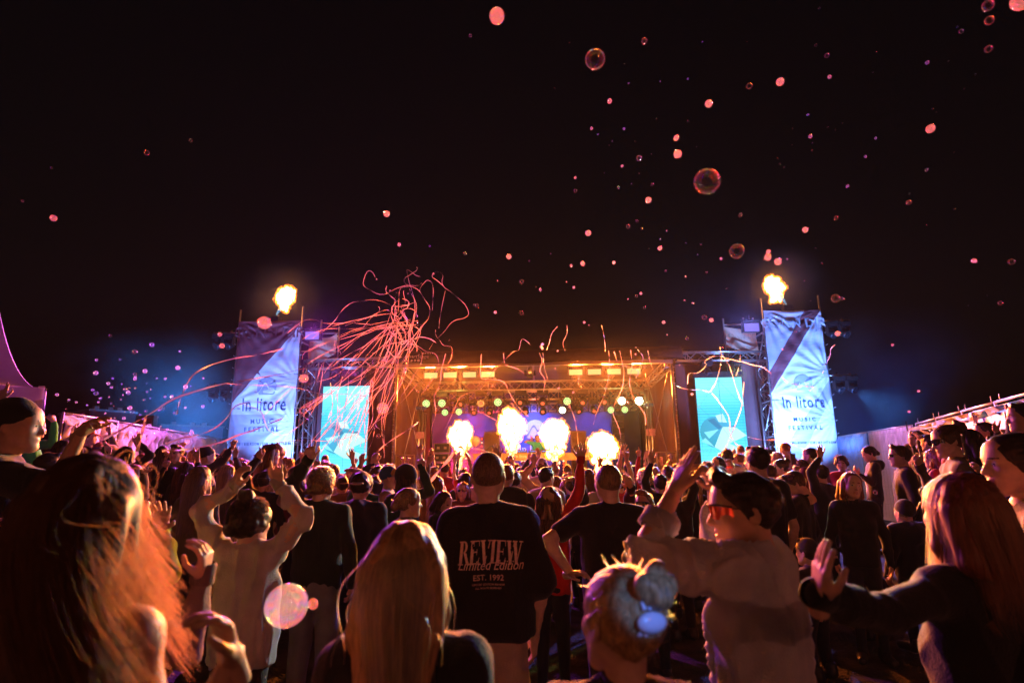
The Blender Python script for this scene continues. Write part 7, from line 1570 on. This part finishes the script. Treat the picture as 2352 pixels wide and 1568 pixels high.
bl = B3([(481, 92, 43, 'f', 'large pink smoke filled bubble at the top centre'), (1041, 338, 56, 'c', 'large clear bubble with beaded rim high above the stage'), (332, 205, 9, 'c', None), (1322, 235, 18, 'c', 'clear bubble right of the large beaded one'), (1652, 239, 4, 'f', None), (1209, 366, 4, 'c', None), (1232, 475, 6, 'f', None), (1570, 449, 6, 'f', None), (1124, 577, 14, 'f', 'pink bubble below the large beaded clear one'), (1689, 592, 21, 'f', 'round pink bubble high right of centre'), (1572, 693, 7, 'c', None), (1021, 733, 9, 'f', None), (1057, 767, 6, 'f', None), (1206, 735, 8, 'f', None), (1139, 805, 5, 'f', None), (1121, 829, 4, 'c', None), (1504, 787, 16, 'f', 'upper of two pink bubbles stacked above the out of focus ring'), (1512, 879, 23, 'f', 'lower of two pink bubbles stacked above the out of focus ring'), (1292, 902, 17, 'c', 'clear bubble with coloured rim above the stage centre'), (1195, 947, 9, 'f', None), (1680, 1034, 72, 'c', 'largest blurred clear bubble with red and blue rim right of centre'), (928, 1014, 8, 'f', None), (929, 1088, 10, 'c', None), (1176, 1071, 6, 'f', None), (1249, 1049, 4, 'f', None), (1367, 1052, 9, 'c', None), (1345, 1141, 17, 'f', 'pink bubble left below the largest blurred ring'), (1002, 1329, 17, 'f', 'pale pink bubble above the middle of the stage'), (1230, 1290, 12, 'c', None), (1280, 1260, 9, 'c', None), (1308, 1304, 8, 'c', None), (1411, 1415, 13, 'f', None), (1450, 1317, 6, 'f', None), (1413, 1365, 5, 'f', None), (300, 1445, 9, 'c', None), (549, 1463, 15, 'f', 'pale bubble with a drop under it above the stage roof left'), (905, 1514, 8, 'f', None), (974, 1506, 12, 'c', None), (1148, 1498, 9, 'f', None), (98, 1403, 5, 'f', None), (665, 1489, 4, 'f', None), (788, 1447, 4, 'f', None), (1558, 1385, 4, 'f', None), (1644, 1393, 6, 'c', None), (1444, 1544, 7, 'c', None), (1677, 1553, 7, 'c', None), (119, 1561, 6, 'f', None), (1362, 878, 4, 'c', None)])
bl += B4([(315, 467, 22, 'f', 'pink bubble in the upper right with a bright edge'), (139, 491, 17, 'c', 'clear bubble left of the pink bubble in the upper right'), (596, 439, 11, 'f', None), (518, 259, 9, 'c', None), (538, 49, 8, 'c', None), (582, 317, 14, 'c', None), (1153, 358, 11, 'f', 'purple bubble high at the right'), (1172, 734, 25, 'f', 'large purple bubble at the right'), (473, 655, 8, 'f', None), (487, 778, 11, 'f', None), (496, 858, 6, 'f', None), (859, 788, 8, 'f', None), (801, 893, 8, 'f', None), (699, 1061, 9, 'f', None), (634, 1242, 12, 'c', None), (458, 1310, 16, 'f', 'pale pink bubble above the right tower flame'), (247, 1435, 12, 'f', 'uppermost of three bubbles above the right tower flame'), (244, 1467, 19, 'f', 'middle of three bubbles above the right tower flame'), (302, 1492, 20, 'f', 'right one of three bubbles above the right tower flame'), (68, 1432, 42, 'c', 'blurred clear bubble ring left of the three bubbles by the right flame'), (1148, 972, 9, 'c', None), (1052, 1106, 6, 'c', None), (1048, 1154, 14, 'c', 'clear bubble with orange glint far right'), (1418, 1486, 13, 'f', None), (1634, 1492, 17, 'c', 'clear bubble near the right edge'), (1347, 180, 13, 'c', None), (1325, 156, 6, 'c', None), (1500, 32, 30, 'c', 'clear bubble at the top right corner'), (1507, 118, 24, 'c', 'clear bubble below the one in the top right corner'), (1503, 280, 20, 'c', 'clear slanting bubble in the upper right'), (1690, 5, 52, 'f', 'large purple bubble cut off by the top right corner'), (337, 954, 5, 'f', None), (313, 936, 6, 'c', None), (585, 727, 5, 'c', None), (670, 704, 5, 'c', None), (630, 742, 4, 'c', None), (1184, 620, 6, 'c', None), (1205, 640, 4, 'c', None), (843, 414, 4, 'c', None), (1308, 1193, 5, 'c', None), (1150, 1284, 4, 'c', None), (88, 1227, 11, 'c', None), (517, 1416, 4, 'c', None), (552, 1499, 5, 'c', None), (1428, 425, 6, 'c', None), (1306, 870, 4, 'c', None), (300, 905, 4, 'f', None)])
for x, y, r, t, lb in bl: bubble(x, y, max(r, 1.3), t, lb, diam=.07 if (r > 18 and t == 'c') else None)
for x, y, r, t, lb in ((658, 1390, 46, 'p', 'big milky bubble floating before the woman in the beige sweater'), (719, 1386, 12, 'f', 'small reddish bubble beside the big milky one'), (123, 501, 7, 'f', 'purple bubble at the left of the night sky'), (888, 491, 7.5, 'f', 'pale pink bubble left of centre in the night sky'), (337, 351, 6, 'c', None), (438, 323, 4, 'c', None), (879, 937, 13, 'f', 'round greenish yellow bubble before the left stage wall'), (698, 869, 10, 'f', 'pink double bubble beside the left tower'), (607, 741, 15, 'f', 'pink bubble at the top of the left banner'), (505, 768, 5, 'f', None), (510, 794, 6, 'f', None), (917, 562, 4, 'f', None), (1198, 647, 5, 'c', None), (1198, 719, 5, 'c', None), (1095, 702, 4.5, 'c', None), (1090, 700, 3, 'c', None), (1410, 603, 4, 'f', None), (1524, 740, 4, 'f', None), (1634, 735, 5, 'f', None), (1618, 729, 6, 'c', None), (1578, 777, 4, 'c', None), (1919, 685, 9, 'c', 'clear bubble right of the right tower'), (1934, 686, 4, 'c', None), (1924, 766, 6, 'f', None), (2088, 945, 3, 'f', None), (1342, 740, 3, 'f', None), (1338, 605, 5, 'f', None), (1318, 660, 3, 'f', None), (869, 1001, 5, 'c', None), (1080, 82, 4, 'c', None), (52, 462, 3, 'f', None), (118, 386, 3, 'f', None), (2240, 600, 4, 'f', None), (2298, 696, 5, 'c', None), (2128, 390, 4, 'c', None), (2085, 465, 4, 'c', None), (2050, 792, 3, 'f', None), (2110, 898, 3, 'f', None), (1948, 1080, 6, 'c', 'clear bubble before the pale fence'), (2010, 1130, 5, 'c', None), (-2, 1205, 16, 'c', 'clear bubble with coloured glints at the left edge')):
    bubble(x, y, r, t, lb)
br_ = random.Random(17)
for k in range(112):  # cloud of bubbles in the blue haze at the left, denser low and to the right
    if k < 84: x = br_.gauss(275, 75); y = 985 - abs(br_.gauss(0, 1)) * 85 - max(0, x - 260) * .22
    else: x = br_.gauss(375, 45); y = br_.gauss(1005, 24)
    if not 110 < x < 520 or y < 770: continue
    bubble(x, y, br_.choice([1.6, 1.8, 2.2, 2.6, 3, 3.8, 5]), br_.choice('pppc'), d=br_.uniform(9, 14))
for k in range(46): x = br_.uniform(760, 1900); y = br_.uniform(560, 960); bubble(x, y, br_.choice([1.4, 1.6, 2, 2.6, 3.4]), br_.choice('ffc'), d=br_.uniform(7, 11.5))
for k in range(22): bubble(br_.uniform(1250, 2330), br_.uniform(60, 720), br_.choice([1.3, 1.5, 1.8]), br_.choice('fcc'))
# ======================= front-of-house lamps behind the photographer =======================
for x, lb in ((-6.0, 'left'), (.8, 'middle'), (6.4, 'right'), (2.6, 'blue'), (-7.2, 'magenta')):
    root = empty('lamp_stand', loc=(x, -6.15, 0), label=f'{lb} tripod lamp stand behind the photographer', cat='lamp stand', group='lamp stands at the mixing desk')
    MB().tube([(0, 0, .2), (0, 0, 4.2)], .03, 8).build('pole', M_BLK, root, smooth=True)
    for k in range(3): MB().tube([(0, 0, .9), (.8 * math.cos(k * 2.09), .8 * math.sin(k * 2.09), .0 + float(ground_z(x, 0)))], .018, 6).build('leg', M_BLK, root)
    MB().lathe([(.0, -.28), (.1, -.26), (.17, .0), (.17, .04)], 16, Matrix.Translation((0, -.05, 4.4)) @ Matrix.Rotation(R_(-90 - 14), 4, 'X')).build('lamp_head', M_BLK, root, smooth=True)
# ======================= smoky air =======================
HZ = bpy.data.materials.new('smoky_air'); HZ.use_nodes = True; nt = HZ.node_tree; nt.nodes.clear(); o_ = N(nt, 'ShaderNodeOutputMaterial'); pv = N(nt, 'ShaderNodeVolumePrincipled'); pv.inputs['Color'].default_value = (.9, .9, .92, 1); pv.inputs['Density'].default_value = HAZE; pv.inputs['Anisotropy'].default_value = .25
nt.links.new(pv.outputs[0], o_.inputs['Volume'])
tag(MB().box((0, 0, 3.9), (640, 640, 9.8)).build('haze', HZ), kind='stuff', label='thin smoky air over the festival field')
def smoke(name, M, dens, col, label, scale=2.0, lo=.42, hi=.7):
    """a drifting smoke cloud: an ellipsoid whose density thins out to nothing at its rim"""
    m = bpy.data.materials.new(name); m.use_nodes = True; nt = m.node_tree; nt.nodes.clear(); o = N(nt, 'ShaderNodeOutputMaterial'); pv = N(nt, 'ShaderNodeVolumePrincipled'); pv.inputs['Color'].default_value = (*col, 1); pv.inputs['Anisotropy'].default_value = .1
    tc = N(nt, 'ShaderNodeTexCoord'); ln = N(nt, 'ShaderNodeVectorMath', operation='LENGTH'); nt.links.new(tc.outputs['Object'], ln.inputs[0])
    fl = N(nt, 'ShaderNodeMapRange'); fl.inputs[1].default_value = 1; fl.inputs[2].default_value = .1; fl.inputs[3].default_value = 0; fl.inputs[4].default_value = 1; fl.interpolation_type = 'SMOOTHSTEP'; nt.links.new(ln.outputs['Value'], fl.inputs[0])
    ns = N(nt, 'ShaderNodeTexNoise'); ns.inputs['Scale'].default_value = scale; ns.inputs['Detail'].default_value = 3; nt.links.new(tc.outputs['Object'], ns.inputs['Vector'])
    mr = N(nt, 'ShaderNodeMapRange'); mr.inputs[1].default_value = lo; mr.inputs[2].default_value = hi; mr.inputs[4].default_value = dens; nt.links.new(ns.outputs['Fac'], mr.inputs[0])
    mu = N(nt, 'ShaderNodeMath', operation='MULTIPLY'); nt.links.new(mr.outputs[0], mu.inputs[0]); nt.links.new(fl.outputs[0], mu.inputs[1]); nt.links.new(mu.outputs[0], pv.inputs['Density']); nt.links.new(pv.outputs[0], o.inputs['Volume'])
    mb = MB(); mb.lathe([(math.sin(math.pi * k / 12), -math.cos(math.pi * k / 12)) for k in range(13)], 24); tag(mb.build(name, m, mat=M), kind='stuff', label=label)
smoke('stage_smoke', ST @ Matrix.Translation((0, 1.0, 5.2)) @ Matrix.Diagonal((13, 5.5, 5.6, 1)), .009, (.9, .9, .9), 'thin smoke hanging over the stage and towers', 1.6, .2, .8)
smoke('side_smoke', Matrix.Translation((-10.6, 16.6, 3.1)) @ Matrix.Diagonal((4.0, 2.6, 3.2, 1)), .3, (.9, .92, .95), 'smoke cloud glowing blue left of the left banner tower', 1.4, .38, .72)
smoke('side_smoke', Matrix.Translation((11.2, 16.4, 3.4)) @ Matrix.Diagonal((3.6, 2.4, 3.4, 1)), .16, (.9, .92, .95), 'faint smoke lit blue right of the right banner tower', 1.4, .36, .72)
smoke('stage_fog', ST @ Matrix.Translation((-2.3, 3.4, 2.0)) @ Matrix.Diagonal((1.5, 1.6, 1.2, 1)), .55, (.92, .9, .9), 'red lit fog at the left of the stage floor', 1.5, .25, .75)
for sg, u, nm in ((-1, -7.7, 'left'), (1, 7.35, 'right')): smoke('flame_smoke', ST @ Matrix.Translation((u, -.3, 7.0)) @ Matrix.Diagonal((1.7, 1.4, 1.5, 1)), .10, (.9, .9, .9), f'smoke glowing orange round the {nm} tower flame', 1.2, .2, .8)
smoke('stage_fog', ST @ Matrix.Translation((.5, 4.5, 2.9)) @ Matrix.Diagonal((3.4, 1.2, 1.4, 1)), .22, (.9, .92, .95), 'blue lit fog before the stage backdrop', 1.6, .25, .75)
for n_ in ('bracing', 'lacing', 'fringe', 'stem', 'wire_mesh', 'tie'):
    for o in bpy.data.objects:
        if o.name.split('.')[0] == n_: o['kind'] = 'stuff'
